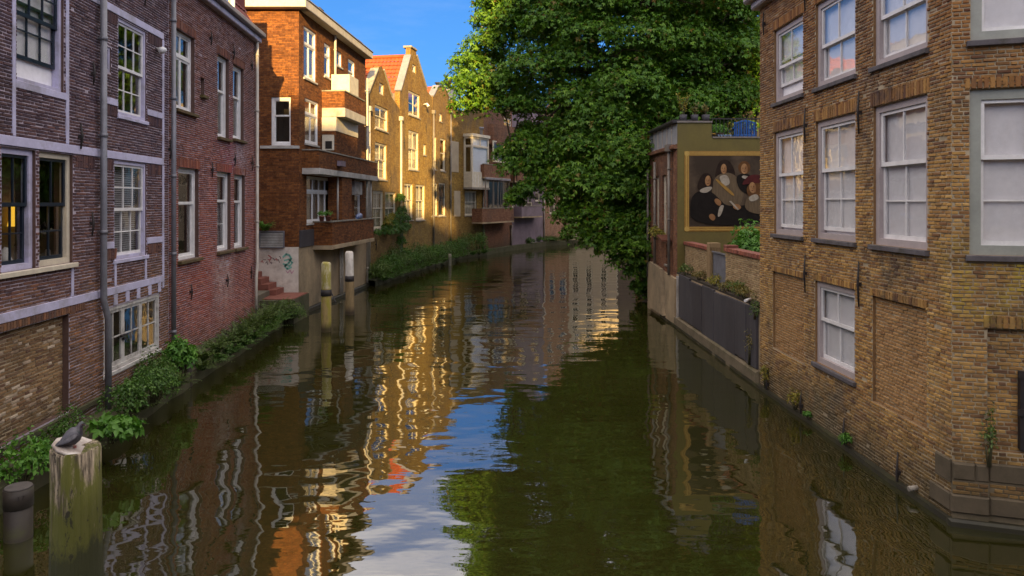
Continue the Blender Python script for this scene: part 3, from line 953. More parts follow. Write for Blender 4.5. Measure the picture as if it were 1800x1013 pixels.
def fronds(name, label, loc, n, length, mat, spread=1.0, group='plants along the canal banks', cat='fern', leaf=0.045, lean=(0, 0), pin=14):
    """tuft of arching fronds with leaflets on both sides"""
    t = thing(name, label, cat, Matrix.Translation(loc), group)
    P, Nn, D, S = [], [], [], []
    st = MB()
    for i in range(n):
        a = random.uniform(0, 6.28); L = length * random.uniform(0.55, 1.1); out = spread * random.uniform(0.35, 0.95)
        dirh = Vector((math.cos(a) + lean[0], math.sin(a) + lean[1], 0))
        pts = []
        for k in range(7):
            q = k / 6
            pts.append(dirh * (out * L * q) + Vector((0, 0, L * (q * 0.9 - 0.65 * out * q * q))))
        st.tube(pts, [0.006, 0.005, 0.004, 0.004, 0.003, 0.002, 0.001], 4, cap=False)
        for k in range(1, pin + 1):
            q = k / pin * 0.98; f = q * 6; i0 = min(5, int(f)); p = pts[i0].lerp(pts[i0 + 1], f - i0)
            tg = (pts[i0 + 1] - pts[i0]).normalized()
            side = tg.cross(Vector((0, 0, 1)))
            if side.length < 0.05: side = Vector((1, 0, 0))
            side.normalize(); nn = side.cross(tg)
            for sgn in (-1, 1):
                P.append(p); Nn.append(nn + Vector((random.gauss(0, .25), random.gauss(0, .25), random.gauss(0, .25))))
                D.append(side * sgn + tg * 0.5); S.append(leaf * (1.15 - 0.75 * q) * random.uniform(0.8, 1.3) * 1.7)
    parts = [(np.array([tuple(p) for p in P]), unit(np.array([tuple(p) for p in Nn])), np.array([tuple(p) for p in D]), np.array(S))]
    foliage('fronds', parts, mat, WM[t.name], t, 1, 0.4)
    st.build('stem', M_stem, WM[t.name], t)
    return t

# ------------------------------------------------------------------ setting: water, ground, quays, bridge
def sheet(name, pts, z, mat, kind='structure'):
    mb = MB(); mb.face([(p[0], p[1], z) for p in pts])
    return mb.build(name, mat, kind=kind)

sheet('canal_water', [(-60, -60), (90, -60), (90, 130), (-60, 130)], 0.0, M_water)
# the land on both sides of the canal, out to the horizon
LB = [(-7.0, -60), (-7.1, 6.5), (-7.7, 15.5), (-8.2, 22), (-8.4, 25.0), (-7.9, 34.5), (-7.0, 41), (-6.0, 47.5), (-5.2, 51.7), (-3.0, 55), (0.2, 62), (3.0, 68), (6, 71), (13, 74), (40, 84), (900, 300)]
RB = [(6.2, -60), (6.6, 9.2), (6.0, 15.5), (6.0, 27), (7.0, 40), (10, 52), (16, 59), (40, 66), (900, 270)]
mb = MB()
mb.face([(p[0], p[1], 1.0) for p in LB] + [(900, 1500, 1.0), (-900, 1500, 1.0), (-900, -60, 1.0)])
mb.face([(p[0], p[1], 1.0) for p in reversed(RB)] + [(900, -60, 1.0)])
for B in (LB, RB):
    for a, b_ in zip(B[:-1], B[1:]):
        mb.face([(a[0], a[1], -1.5), (b_[0], b_[1], -1.5), (b_[0], b_[1], 1.0), (a[0], a[1], 1.0)])
mb.build('ground', M_ground, kind='structure')

def strip(name, line, w_out, z0, z1, mat, w_in=0.4):
    """low ledge along a bank line (front edge w_out in front of the line, towards the water)"""
    mb = MB(); n = len(line)
    L = []
    for i, p in enumerate(line):
        a = Vector(line[max(i - 1, 0)]); b_ = Vector(line[min(i + 1, n - 1)])
        d = (b_ - a).normalized(); nn = Vector((d.y, -d.x))
        L.append((Vector(p) + nn * w_out, Vector(p) - nn * w_in))
    for (f0, b0), (f1, b1) in zip(L[:-1], L[1:]):
        mb.face([(f0.x, f0.y, z0), (f1.x, f1.y, z0), (f1.x, f1.y, z1), (f0.x, f0.y, z1)])
        mb.face([(f0.x, f0.y, z1), (f1.x, f1.y, z1), (b1.x, b1.y, z1 + 0.05), (b0.x, b0.y, z1 + 0.05)])
    return mb.build(name, mat, kind='structure')

X1 = lambda Y: -6.426 - 0.068 * Y
def dense(line, step=0.5, jit=0.05):
    out = []
    for a, b_ in zip(line[:-1], line[1:]):
        n = max(1, int((Vector(b_) - Vector(a)).length / step))
        for i in range(n):
            t = i / n
            out.append((a[0] + (b_[0] - a[0]) * t + random.uniform(-jit, jit), a[1] + (b_[1] - a[1]) * t))
    out.append(line[-1])
    return out
strip('quay_ledge', dense([(X1(4), 4), (X1(15.5), 15.5), (X1(23.4), 23.4)]), 0.50, -1.0, 0.33, M_ledge)
strip('quay_kerb', dense([(X1(15.0), 15.0), (X1(23.6), 23.6)], 0.5, 0.02), 0.36, -1.0, 0.52, M_ledge)
strip('bank_ledge', dense([(-7.3, 34.2), (-6.5, 41), (-5.4, 47.3), (-4.6, 51.5), (-3.6, 53.5), (-2.3, 55.8)], 0.6, 0.08), 0.75, -1.0, 0.30, M_ledge)
strip('far_bank_ledge', dense([(-2.3, 55.9), (0, 61), (2.9, 67), (5.6, 69.6), (14, 72.6)], 1.0, 0.03), 0.35, -1.0, 0.40, M_ledge)
strip('right_quay_base', dense([(5.28, 27.4), (5.38, 15.5), (5.48, 8.95), (6.6, 8.5), (9.0, 7.7)], 0.4, 0.02), 0.05, -1.0, 0.07, M_wet, 0.6)

# the bridge the picture is taken from, and the unseen buildings added around it for shade
mb = MB()
mb.box(-7.2, 6.4, -6.5, -0.9, 1.7, 2.35)
mb.box(-7.2, 6.4, -0.9, -0.6, 1.7, 3.2)
mb.box(-7.2, 6.4, -6.8, -6.5, 1.7, 3.2)
mb.build('bridge', M_concrete, kind='structure')

# unseen church, added so its roof line keeps the low sun off the canal
FK = Fac(46.0, -48.0, -46.0, -48.0)
kc = thing('added_shade_church', 'long unseen brick church with tall windows, added behind the bridge to shade the canal', 'church', FK.M)
kh = [(4.0 + i * 8.0, 7.0 + i * 8.0, 5.0, 14.0) for i in range(11)]
wall(kc, FK, 0, FK.L, 0, 17.5, kh, M_far_red, 0.6)
for r in kh: window(kc, FK, r, 'fixed', 4, 1, 6, M_coping, fw=0.2, recess=0.25, bar=0.08)
for i in range(12): MB().cbox(1.0 + i * 8.0, 2.0 + i * 8.0, -1.2, 0.0, 0, 14.5, 0.1).build('buttress', M_far_red, FK.M, kc)
MB().cbox(-0.2, FK.L + 0.2, -0.35, 0.4, 17.5, 18.0, 0.08).build('cornice', M_coping, FK.M, kc)
mb = MB(); mb.prism([(0, 0), (FK.L, 0), (FK.L, 17.4), (0, 17.4)], 1.2, 14); mb.build('nave', M_room, FK.M, kc)
mb = MB(); mb.face([(-0.3, -0.3, 17.9), (FK.L + 0.3, -0.3, 17.9), (FK.L + 0.3, 7, 25.6), (-0.3, 7, 25.6)]); mb.face([(-0.3, 7, 25.6), (FK.L + 0.3, 7, 25.6), (FK.L + 0.3, 14.3, 17.9), (-0.3, 14.3, 17.9)]); mb.build('roof', M_lead, FK.M, kc)

# unseen tower, added and sized to throw shade over the big tree
FW = Fac(23.6, -58.0, 13.6, -58.0)
tw_ = thing('added_shade_tower', 'massive unseen square brick tower, added behind the bridge to shade the big tree', 'tower', FW.M)
th = [(1.8 + i * 3.7, 4.5 + i * 3.7, z, z + 6.0) for i in range(2) for z in (6.0, 18.0, 25.5)]
wall(tw_, FW, 0, 10, 0, 33.0, th, M_far_red, 0.6)
MB().prism([(0, 0), (10, 0), (10, 32.9), (0, 32.9)], 1.0, 10).build('tower_core', M_room, FW.M, tw_)
for r in th: window(tw_, FW, r, 'fixed', 3, 1, 5, M_coping, fw=0.2, recess=0.3, bar=0.08)
for z in (12.5, 24.6, 32.8): MB().cbox(-0.3, 10.3, -0.3, 0.3, z, z + 0.5, 0.08).build('string_course', M_coping, FW.M, tw_)

# unseen house, added to hold sky glow off the ochre house's corner front
FQ = Fac(8.2, 5.4, 7.6, -8.5)
qh = thing('added_shade_house', 'unseen brown brick house, added beside the bridge to shade the ochre corner front', 'house', FQ.M)
qr = [(0.9 + i * 2.7, 2.3 + i * 2.7, 3.4 + f * 2.9, 5.2 + f * 2.9) for i in range(5) for f in range(1)]
wall(qh, FQ, 0, FQ.L, 0, 6.2, qr, M_far_gold, 0.3)
body(qh, FQ, 0, FQ.L, 0, 6.18, 7)
for r in qr: window(qh, FQ, r, 'sash', 2, 1, 2, M_cream)
hbar(qh, FQ, -0.1, FQ.L + 0.1, 6.0, 6.4, M_white, -0.3, 0.1, 'cornice')
tile_roof(qh, (0, 3.5, 9.0), (FQ.L, 0, 0), (0, -3.6, -2.7), M_tile, FQ.M)
tile_roof(qh, (0, 3.5, 9.0), (FQ.L, 0, 0), (0, 3.6, -2.7), M_tile, FQ.M)

# ------------------------------------------------------------------ left: banded brick house
F1 = Fac(X1(6.5), 6.5, X1(15.5), 15.5)
h1 = thing('banded_house', 'dark plum brick house with lilac white bands and navy sash windows, nearest on the left', 'house', F1.M, 'canal houses')
def zat(F, px, py): return F.pix(px, py)[1]
def uat(F, px): return F.pix(px, 0)[0]
TOP1 = 9.2
rA = (uat(F1, 30), uat(F1, 113), 5.78, 7.62)
rB1 = (uat(F1, 3), uat(F1, 64), 3.03, 4.80)
rB2 = (uat(F1, 70), uat(F1, 129), 3.03, 4.80)
rC = (uat(F1, 208), uat(F1, 258), 5.66, 7.47)
rD = (uat(F1, 201), uat(F1, 258), 2.96, 4.80)
rE = (uat(F1, 183), uat(F1, 281), 0.93, 2.10)
rF = F1.rect(183, 196, 82, 126)
rP = (0.6, uat(F1, 122), 0.62, 2.20, 0.10)       # bricked-up recess
extra = [(uat(F1, -150), uat(F1, -60), 3.03, 4.80), (uat(F1, -150), uat(F1, -60), 5.78, 7.62)]
holes1 = [rA, rB1, rB2, rC, rD, rE, rF, rP] + extra
w1 = wall(h1, F1, 0, F1.L, 0.0, TOP1, holes1, M_mortar_l, y=0.010, reveal=M_reveal_l)
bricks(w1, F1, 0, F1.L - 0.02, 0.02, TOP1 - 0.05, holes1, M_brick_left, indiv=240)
wp = wall(h1, F1, rP[0], rP[1], rP[2], rP[3], [], M_mortar_w, 0.05, 0.112, name='recessed_panel')
bricks(wp, F1, rP[0] + 0.01, rP[1] - 0.01, rP[2] + 0.01, rP[3], [], M_brick_patch, indiv=55, y=0.100)
body(h1, F1, 0, F1.L, 0, TOP1 + 0.02, 8)
# bands
def band(px0, px1, z, th=0.12): hbar(h1, F1, uat(F1, px0), uat(F1, px1), z - th / 2, z + th / 2, M_lilac, -0.016, 0.03, 'band')
def post(px, z0, z1, th=0.10, ww=None):
    u = uat(F1, px); hbar(h1, F1, u - th / 2, u + th / 2, z0, z1, M_lilac, -0.014, 0.03, 'band_post')
hbar(h1, F1, 0, uat(F1, 287), 4.82, 4.96, M_lilac, -0.016, 0.03, 'band')
hbar(h1, F1, 0, uat(F1, 287), 2.33, 2.47, M_lilac, -0.016, 0.03, 'band')
hbar(h1, F1, uat(F1, 140), uat(F1, 287), 7.50, 7.64, M_lilac, -0.016, 0.03, 'band')
band(27, 116, 5.72, 0.11)
band(176, 206, 5.86); band(259, 286, 5.86)
band(176, 200, 3.24); band(259, 286, 3.24)
post(24, 4.965, TOP1, 0.075); post(118, 4.965, TOP1, 0.085); post(286.5, 2.20, 4.815, 0.09); post(286.5, 4.965, 7.495, 0.09)
post(127, 2.475, 3.0, 0.07); post(202.5, 2.475, 2.94, 0.075); post(256, 2.475, 2.94, 0.075)
for px in (181, 203, 224, 243, 263, 280):       # stubby blocks between band and casement
    u = uat(F1, px); hbar(h1, F1, u - 0.07, u + 0.07, 2.13, 2.325, M_lilac, -0.013, 0.03, 'corbel_block')
for a, b_ in ((133, 166), (178, 199), (260, 285)):
    soldiers(w1, F1, uat(F1, a), uat(F1, b_), 4.60, 4.81, M_brick_left, y=-0.008, slant=0.06)
for a, b_ in ((178, 206), (260, 285)):
    soldiers(w1, F1, uat(F1, a), uat(F1, b_), 7.28, 7.49, M_brick_left, y=-0.008, slant=0.08)
    soldiers(w1, F1, uat(F1, a), uat(F1, b_), 5.60, 5.79, M_brick_left, y=-0.008, slant=0.08)
    soldiers(w1, F1, uat(F1, a), uat(F1, b_ - 2), 2.98, 3.17, M_brick_left, y=-0.008, slant=0.15)
soldiers(w1, F1, 0.2, uat(F1, 150), 2.21, 2.325, M_brick_left, y=-0.010)
window(h1, F1, rA, 'sash', 3, 2, 2, M_lilac, M_navy, 0.06, 0.05, back='blind', raise_low=0.30, glass=M_glass_old, bar=0.022)
for r in (rB1, rB2):
    window(h1, F1, r, 'sash', 2, 1, 2, M_cream if r is rB2 else M_lilac, M_navy, 0.09, 0.06, back='warm', glass=M_glass_old, bar=0.022, split=0.46)
for r in extra:
    window(h1, F1, r, 'sash', 2, 1, 2, M_lilac, M_navy, 0.07, 0.05, back='warm')
hbar(h1, F1, rB1[0] - 0.15, rB2[1] + 0.05, 2.955, 3.028, M_cream, -0.06, 0.1, 'window_ledge')
window(h1, F1, rC, 'sash', 3, 2, 2, M_lilac, M_white, 0.06, 0.03, back='dark', split=0.5, glass=M_glass, bar=0.022, sill=M_lilac, sill_out=0.03)
window(h1, F1, rD, 'sash', 3, 2, 2, M_lilac, M_white, 0.06, 0.03, back='venetian', split=0.5, bar=0.022, sill=M_lilac, sill_out=0.03)
wE = window(h1, F1, rE, 'casement', 2, 1, 2, M_peel, M_peel, 0.06, 0.02, back='dark', leaves=3, bar=0.024, st=0.06, sill=M_peel, sill_out=0.02, glass=M_glass,
            label='peeling white three-leaf casement window low on the wall')
u_ = rE[0] + (rE[1] - rE[0]) * 0.33
mb = MB(); mb.box(u_ - 0.09, u_ + 0.10, 0.0, 0.045, 1.48, 1.52); mb.box(u_ - 0.02, u_ + 0.12, 0.0, 0.046, 1.42, 1.45); mb.build('iron_latch', M_iron, F1.M, wE)
window(h1, F1, rF, 'fixed', 1, 1, 1, M_lilac, M_lilac, 0.05, 0.03)
downpipe(h1, F1, uat(F1, 172), 0.36, TOP1, M_zinc, 0.055, 0.10, bend=(0.12, 2.3))
for a in ((159, 372, 415), (139, 218, 262), (161, 108, 150), (252, -30, 10)): anchor(h1, F1, *a)
u_, z_ = F1.pix(275, 86)
mb = MB(); mb.tube([(u_, 0.02, z_), (u_, -0.12, z_ + 0.02)], 0.02, 8); mb.tube([(u_, -0.06, z_ - 0.05), (u_, -0.14, z_ - 0.02), (u_, -0.2, z_ - 0.015)], [0.075, 0.07, 0.03], 12)
mb.build('wall_lamp', M_white, F1.M, h1)
MB().cbox(0, F1.L, -0.035, 0.0, 0.50, 0.60, 0.015).build('plinth_course', M_ledge, F1.M, h1)
# what stands behind the big navy windows
def inside(name, label, cat, px, py_base, depth, build):
    u, z = F1.pix(px, py_base, -depth)
    t = thing(name, label, cat, F1.at(u, depth, z)); build(t); return t
m_, nt_, b_, o_ = new_mat('yellow_lamp_shade')
b_.inputs['Base Color'].default_value = (0.62, 0.36, 0.03, 1); b_.inputs['Emission Color'].default_value = (1.0, 0.55, 0.05, 1); b_.inputs['Emission Strength'].default_value = 0.35
M_shade = m_
def lamp_(t):
    MB().lathe([(0.17, 0.30), (0.115, 0.62)], 18).build('lamp_shade', M_shade, WM[t.name], t)
    MB().lathe([(0.09, 0.0), (0.08, 0.02), (0.015, 0.04), (0.015, 0.32)], 12).build('lamp_base', M_iron, WM[t.name], t)
inside('table_lamp', 'yellow table lamp behind the lower navy window', 'lamp', 36, 432, 0.42, lamp_)
M_steel = plain('brushed_steel', (0.45, 0.44, 0.43), (0.35, 0.34, 0.34), 8, 0.3, 0.02, metal=0.9)
M_paper = plain('white_paper', (0.72, 0.70, 0.66), (0.6, 0.58, 0.55), 8, 0.9, 0.5)
def flask_(t): 
    MB().lathe([(0.045, 0), (0.048, 0.03), (0.048, 0.27), (0.03, 0.30)], 14).build('flask_body', M_steel, WM[t.name], t)
    MB().lathe([(0.034, 0.30), (0.034, 0.36), (0.02, 0.38)], 12).build('cap', M_iron, WM[t.name], t)
inside('vacuum_flask', 'steel vacuum flask with black cap on the sill of the navy window', 'flask', 31, 466, 0.30, flask_)
tag(inside('drinking_cup', 'small grey cup beside the steel flask on the window sill', 'cup', 43, 466, 0.30, lambda t: MB().lathe([(0.035, 0), (0.042, 0.11), (0.037, 0.11), (0.032, 0.01)], 12).build('cup_body', M_zinc, WM[t.name], t)), 'small grey cup beside the steel flask on the window sill', 'cup')
def bag_(t):
    mb = MB(); mb.tube([(0, 0, 0), (0.01, 0, 0.09), (-0.01, 0.01, 0.2), (0.03, 0, 0.3)], [0.10, 0.105, 0.075, 0.03], 9); mb.build('crumpled_bag', M_paper, WM[t.name], t)
inside('paper_bag', 'crumpled white bag at the left end of the window sill', 'bag', 9, 472, 0.28, bag_)
def jar_(t): MB().lathe([(0.035, 0), (0.038, 0.02), (0.038, 0.12), (0.028, 0.15)], 12).build('jar_body', M_steel, WM[t.name], t)
inside('steel_jar', 'small steel jar on the sill of the right navy window', 'jar', 84, 455, 0.30, jar_)

# ------------------------------------------------------------------ left: red plum brick house with mansard
F2 = Fac(X1(15.5), 15.5, X1(22.0), 22.0)
h2 = thing('red_brick_house', 'weathered red plum brick house with white sash windows and dark red mansard roof', 'house', F2.M, 'canal houses')
TOP2 = 9.15
f2 = lambda *a: F2.rect(*a)
ws2 = [(f2(308, 343, 58, 196), dict(kind='casement', cols=2, leaves=2, transom=0.50, rb=1, tcols=2, back='dark')),
       (f2(383, 403, 100, 243), dict(kind='sash', cols=1, rt=1, rb=1, back='curtain', split=0.42)),
       (f2(410, 429, 117, 246), dict(kind='sash', cols=1, rt=1, rb=1, back='curtain', split=0.42)),
       (f2(314, 350, 296, 456), dict(kind='sash', cols=1, rt=1, rb=1, back='warm', split=0.38)),
       (f2(382, 406, 303, 441), dict(kind='sash', cols=1, rt=1, rb=2, back='venetian', split=0.36)),
       (f2(412, 431, 308, 436), dict(kind='sash', cols=1, rt=1, rb=1, back='dark', split=0.36)),
       (f2(353, 360, 137, 168), dict(kind='fixed', cols=1, rb=1, back='dark', fw=0.03))]
holes2 = [w[0] for w in ws2]
w2 = wall(h2, F2, 0, F2.L, 0.0, TOP2, holes2, M_mortar_l, y=0.010, reveal=M_reveal_l)
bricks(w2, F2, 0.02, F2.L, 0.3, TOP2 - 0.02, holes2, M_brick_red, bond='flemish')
body(h2, F2, 0, F2.L, 0, TOP2 + 0.02, 8)
for i, (r, kw) in enumerate(ws2):
    fw = kw.pop('fw', 0.07)
    window(h2, F2, r, frame=M_white, fw=fw, recess=0.10, sill=M_moss_sill, sill_out=0.09, st=0.05, **kw)
    if i < 6: soldiers(w2, F2, r[0] - 0.08, r[1] + 0.08, r[3] + 0.004, r[3] + 0.21, M_brick_red, y=-0.006)
for a in ((369, 55, 80), (409, 80, 105), (441, 105, 125), (297, 245, 280), (371, 285, 312), (411, 268, 292), (442, 275, 300), (334, 500, 527), (398, 482, 505), (440, 468, 490)): anchor(h2, F2, *a)
downpipe(h2, F2, uat(F2, 298), 0.45, 8.6, M_zinc, 0.05, 0.09, hopper=True)
downpipe(h2, F2, uat(F2, 447), 0.55, TOP2, M_pipe_w, 0.045, 0.09, bend=(-0.18, 2.1))
MB().cbox(-0.1, F2.L + 0.12, -0.28, 0.05, TOP2 - 0.02, TOP2 + 0.14, 0.03).build('gutter', M_lead, F2.M, h2)
MB().cbox(-0.05, F2.L + 0.06, -0.16, 0.05, TOP2 - 0.18, TOP2 - 0.025, 0.02).build('cornice', M_lilac, F2.M, h2)
tile_roof(h2, (-0.1, 1.15, TOP2 + 2.3), (F2.L + 0.15, 0, 0), (0, -1.15, -2.2), M_tile_d, F2.M)
MB().prism([(0, TOP2 + 0.02), (F2.L, TOP2 + 0.02), (F2.L, TOP2 + 2.28), (0, TOP2 + 2.28)], 1.2, 7.5).build('attic', M_tile_d, F2.M, h2)
mb = MB(); mb.box(5.45, F2.L - 0.03, 0.32, 1.2, TOP2 + 0.02, TOP2 + 2.1); mb.build('attic_end', M_tile_d, F2.M, h2)
rd = (uat(F2, 385), uat(F2, 412), TOP2 + 0.25, TOP2 + 1.75)
MB().box(rd[0] - 0.05, rd[1] + 0.05, 0.12, 1.3, TOP2 + 0.1, TOP2 + 1.9).build('dormer', M_lilac, F2.M, h2)
window(h2, F2, rd, 'sash', 1, 1, 1, M_white, recess=-0.02, back='none', fw=0.08)

# ------------------------------------------------------------------ left: orange brown brick house with balconies
F3f = Fac(-11.2, 25.45, -7.63, 25.45)            # front towards the bridge
F3s = Fac(-7.63, 25.45, -7.05, 34.2)             # canal side
h3 = thing('balcony_house', 'orange brown brick house with two brick balconies and a flat roof edge', 'house', F3f.M, 'canal houses')
T3 = 10.95
Z3 = 2.45                                         # brick starts above the concrete base
rW = F3f.rect(477, 514, 171, 256)
w3 = wall(h3, F3f, 0, F3f.L, Z3, T3, [rW], M_far_brown, 0.3)
window(h3, F3f, rW, 'sash', 1, 1, 1, M_white, fw=0.09, recess=0.03, back='dark', split=0.37, sill=M_concrete_w, sill_out=0.05)
pw = rW
MB().face
wL = MB()
for i in range(3):
    for j in range(4): pass
soldiers(w3, F3f, rW[0] - 0.05, rW[1] + 0.05, rW[3] + 0.005, rW[3] + 0.24, M_far_brown, y=-0.015)
MB().box(uat(F3f, 458), F3f.L + 0.03, -0.06, 0.0, F3f.pix(490, 259)[1] - 0.05, F3f.pix(490, 259)[1] + 0.05).build('stone_string', M_concrete_w, F3f.M, h3)
s3 = lambda *a: F3s.rect(*a)
ws3 = [(s3(534, 556, 52, 141), dict(kind='casement', cols=1, leaves=2, transom=0.55, rb=1, tcols=2, back='dark')),
       (s3(570, 581, 78, 136), dict(kind='casement', cols=1, leaves=1, transom=0.40, rb=1, back='dark')),
       (s3(592, 601, 92, 117), dict(kind='fixed', cols=1, rb=1, back='dark', fw=0.05)),
       (s3(612, 624, 106, 152), dict(kind='sash', cols=1, rt=1, rb=1, back='dark')),
       (s3(536, 560, 176, 254), dict(kind='casement', cols=1, leaves=2, transom=0.5, rb=1, tcols=2, back='curtain')),
       (s3(568, 582, 190, 258), dict(kind='casement', cols=1, leaves=1, transom=0.45, rb=1, back='curtain')),
       (s3(619, 627, 190, 214), dict(kind='fixed', cols=1, rb=1, back='dark', fw=0.05)),
       (s3(539, 585, 312, 391), dict(kind='casement', cols=1, leaves=4, transom=0.50, rb=1, tcols=4, back='curtain')),
       (s3(623, 634, 318, 392), dict(kind='casement', cols=1, leaves=1, transom=0.0, rb=3, back='dark'))]
holes3 = [w[0] for w in ws3]
ws = wall(h3, F3s, 0, F3s.L, Z3, T3, holes3, M_far_brown, 0.3, name='canal_wall')
for r, kw in ws3:
    fw = kw.pop('fw', 0.07)
    window(h3, F3s, r, frame=M_white, fw=fw, recess=0.04, sill=M_concrete_w, sill_out=0.05, st=0.05, **kw)
body(h3, F3f, 0, F3f.L - 0.02, 0, T3 - 0.02, 8.6, front=0.85)
mb = MB(); mb.face([(0.3, 0.85, 0), (F3s.L - 0.05, 0.85, 0), (F3s.L - 0.05, 0.85, T3), (0.3, 0.85, T3)]); mb.build('room_back', M_room, F3s.M, h3)
# roof edge: thick pale fascia with a metal rim
def fascia(F, u0, u1, out):
    MB().cbox(u0, u1, -out, 0.2, T3, T3 + 0.30, 0.02).build('roof_fascia', M_roofedge, F.M, h3)
    MB().cbox(u0 - 0.02, u1 + 0.02, -out - 0.03, 0.2, T3 + 0.302, T3 + 0.36, 0.015).build('roof_rim', M_lead, F.M, h3)
fascia(F3f, 0, F3f.L + 0.34, 0.35)
fascia(F3s, 0.0, F3s.L + 0.1, 0.34)
MB().slab([(-11.2, 25.5), (-7.65, 25.5), (-7.1, 34.2), (-11.2, 34.2)], T3 + 0.05, T3 + 0.25).build('flat_roof', M_lead, I4, h3)
# chimney pot, vent and end parapet on the roof
cx_, cz_ = s3(582, 590, 40, 52)[0], T3 + 0.36
mb = MB(); mb.lathe([(0.16, cz_), (0.16, cz_ + 0.25), (0.12, cz_ + 0.3), (0.14, cz_ + 0.55), (0.2, cz_ + 0.58), (0.05, cz_ + 0.72)], 12, (cx_, 0.5)); mb.build('roof_vent', M_iron, F3s.M, h3)
MB().box(F3s.L - 0.9, F3s.L - 0.1, 0.1, 0.9, T3 + 0.2, T3 + 0.75).build('chimney', M_far_brown, F3s.M, h3)
# upper balcony, brick parapet over a white slab
def balcony(px0, px1, ytop_px, ybot_px, out, mat, slab_mat, zslab, at, name='balcony', u_over=None, thick=0.12):
    u0, _ = F3s.pix(px0, 0); u1, _ = F3s.pix(px1, 0, out) if u_over is None else (u_over, 0)
    z1 = F3s.pix(at, ytop_px, out)[1]; z0 = F3s.pix(at, ybot_px, out)[1]
    mb = MB()
    mb.box(u0, u1, -out, -out + thick, z0, z1)
    mb.box(u0, u0 + thick, -out + thick, 0.0, z0, z1); mb.box(u1 - thick, u1, -out + thick, 0.0, z0, z1)
    o = mb.build(name, mat, F3s.M, h3)
    mb = MB(); mb.cbox(u0 - 0.02, u1 + 0.02, -out - 0.03, -0.005, z0 - zslab, z0 - 0.003, 0.01); mb.build('slab', slab_mat, F3s.M, o)
    mb = MB(); mb.box(u0 - 0.03, u1 + 0.03, -out - 0.03, -out + thick + 0.03, z1 + 0.002, z1 + 0.05); mb.box(u0 - 0.03, u0 + thick + 0.03, -out + thick + 0.03, 0, z1 + 0.002, z1 + 0.05)
    mb.build('coping', M_coping, F3s.M, o)
    return o, u0, u1, z0, z1
b1, bu0, bu1, bz0, bz1 = balcony(566, 641, 140, 172, 0.9, M_far_brown, M_concrete_w, 0.35, 566)
# white storage box on the upper balcony
MB().cbox(bu0 + 1.0, bu0 + 2.3, -0.80, -0.05, bz1 + 0.055, bz1 + 0.85, 0.01).build('storage_box', M_cream, F3s.M, h3)
downpipe(h3, F3s, s3(586, 588, 60, 140)[0], bz1, T3, M_pipe_w, 0.05, 0.08)
# projecting bay with white door below the upper balcony
bx0, bx1 = F3s.pix(590, 0, 0.55)[0], F3s.pix(628, 0, 0.55)[0]
zb0, zb1 = F3s.pix(600, 258, 0.55)[1], bz0 - 0.36
mb = MB(); mb.box(bx0, bx1, -0.55, -0.004, zb0 - 0.35, zb1 - 0.55); mb.build('bay', M_far_brown, F3s.M, h3)
mb = MB(); mb.box(bx0 - 0.02, bx1 + 0.02, -0.58, -0.004, zb1 - 0.545, zb1 - 0.005); mb.build('bay_head', M_cream, F3s.M, h3)
mb = MB(); mb.cbox(bx0 - 0.06, bx0 - 0.003, -0.50, -0.03, zb0 - 0.2, zb1 - 0.7, 0.02)
o = mb.build('door', M_cream, F3s.M, h3)
dm = Fac(F3s.w(bx0 - 0.06, 0, 0).x, F3s.w(bx0 - 0.06, 0, 0).y, F3s.w(bx0 - 0.06, -0.55, 0).x, F3s.w(bx0 - 0.06, -0.55, 0).y)
MB().box(0.16, 0.42, -0.012, 0.0, zb1 - 1.25, zb1 - 0.95).build('door_pane', M_room, dm.M, o)
# middle parapet and the white slab over the ground floor
b2, mu0, mu1, mz0, mz1 = balcony(531, 663, 258, 291, 0.62, M_far_brown, M_concrete_w, 0.22, 531)
MB().box(mu0 + 2.0, mu0 + 2.6, -0.82, -0.66, mz0 + 0.18, mz0 + 0.38).build('flower_box', M_purple, F3s.M, h3)
# ground floor: brick pier between window and loggia, lower balcony
pu = F3s.pix(598, 0, 0.5)[0], F3s.pix(622, 0, 0.5)[0]
b3, lu0, lu1, lz0, lz1 = balcony(550, 657, 393, 436, 0.75, M_far_brown, M_concrete, 0.16, 560)
mb = MB(); mb.box(pu[0], pu[0] + 1.35, -0.58, -0.004, lz1 + 0.06, mz0 - 0.225); mb.build('brick_pier', M_far_brown, F3s.M, h3)
for px in (594, 645, 652): downpipe(h3, F3s, F3s.pix(px, 0, 0.4)[0], lz1 + 0.06, mz0 - 0.225, M_pipe_w, 0.045, 0.4, collars=False)
mb = MB(); mb.cbox(F3s.pix(623, 0, 0.3)[0], F3s.pix(635, 0, 0.3)[0], -0.35, -0.05, mz0 - 0.9, mz0 - 0.3, 0.02); mb.build('boiler_box', M_concrete_w, F3s.M, h3)
# concrete base with its battered foot, metal plate, vent grille, flaking white panel
bu = F3s.L
mb = MB(); mb.prism([(0.0, -1), (bu + 0.2, -1), (bu + 0.2, 2.45), (0.0, 2.45)], -0.004, 0.3); mb.build('concrete_base', M_concrete, F3s.M, h3)
MB().cbox(0, bu + 0.25, -0.14, -0.006, -1, 0.16, 0.03).build('base_foot', M_wet, F3s.M, h3)
for px in (598.5, 602): downpipe(h3, F3s, F3s.pix(px, 0, 0.1)[0], 0.2, 2.3, M_pipe_w, 0.04, 0.1, collars=False)
downpipe(h3, F3s, bu - 0.1, 0.2, 10.0, M_pipe_w, 0.05, 0.12)
mb = MB(); mb.prism([(0, -1), (F3f.L - 0.01, -1), (F3f.L - 0.01, 2.44), (0, 2.44)], -0.003, 0.3); mb.build('front_base', M_panelw, F3f.M, h3)
gr = F3f.rect(457, 501, 406, 436)
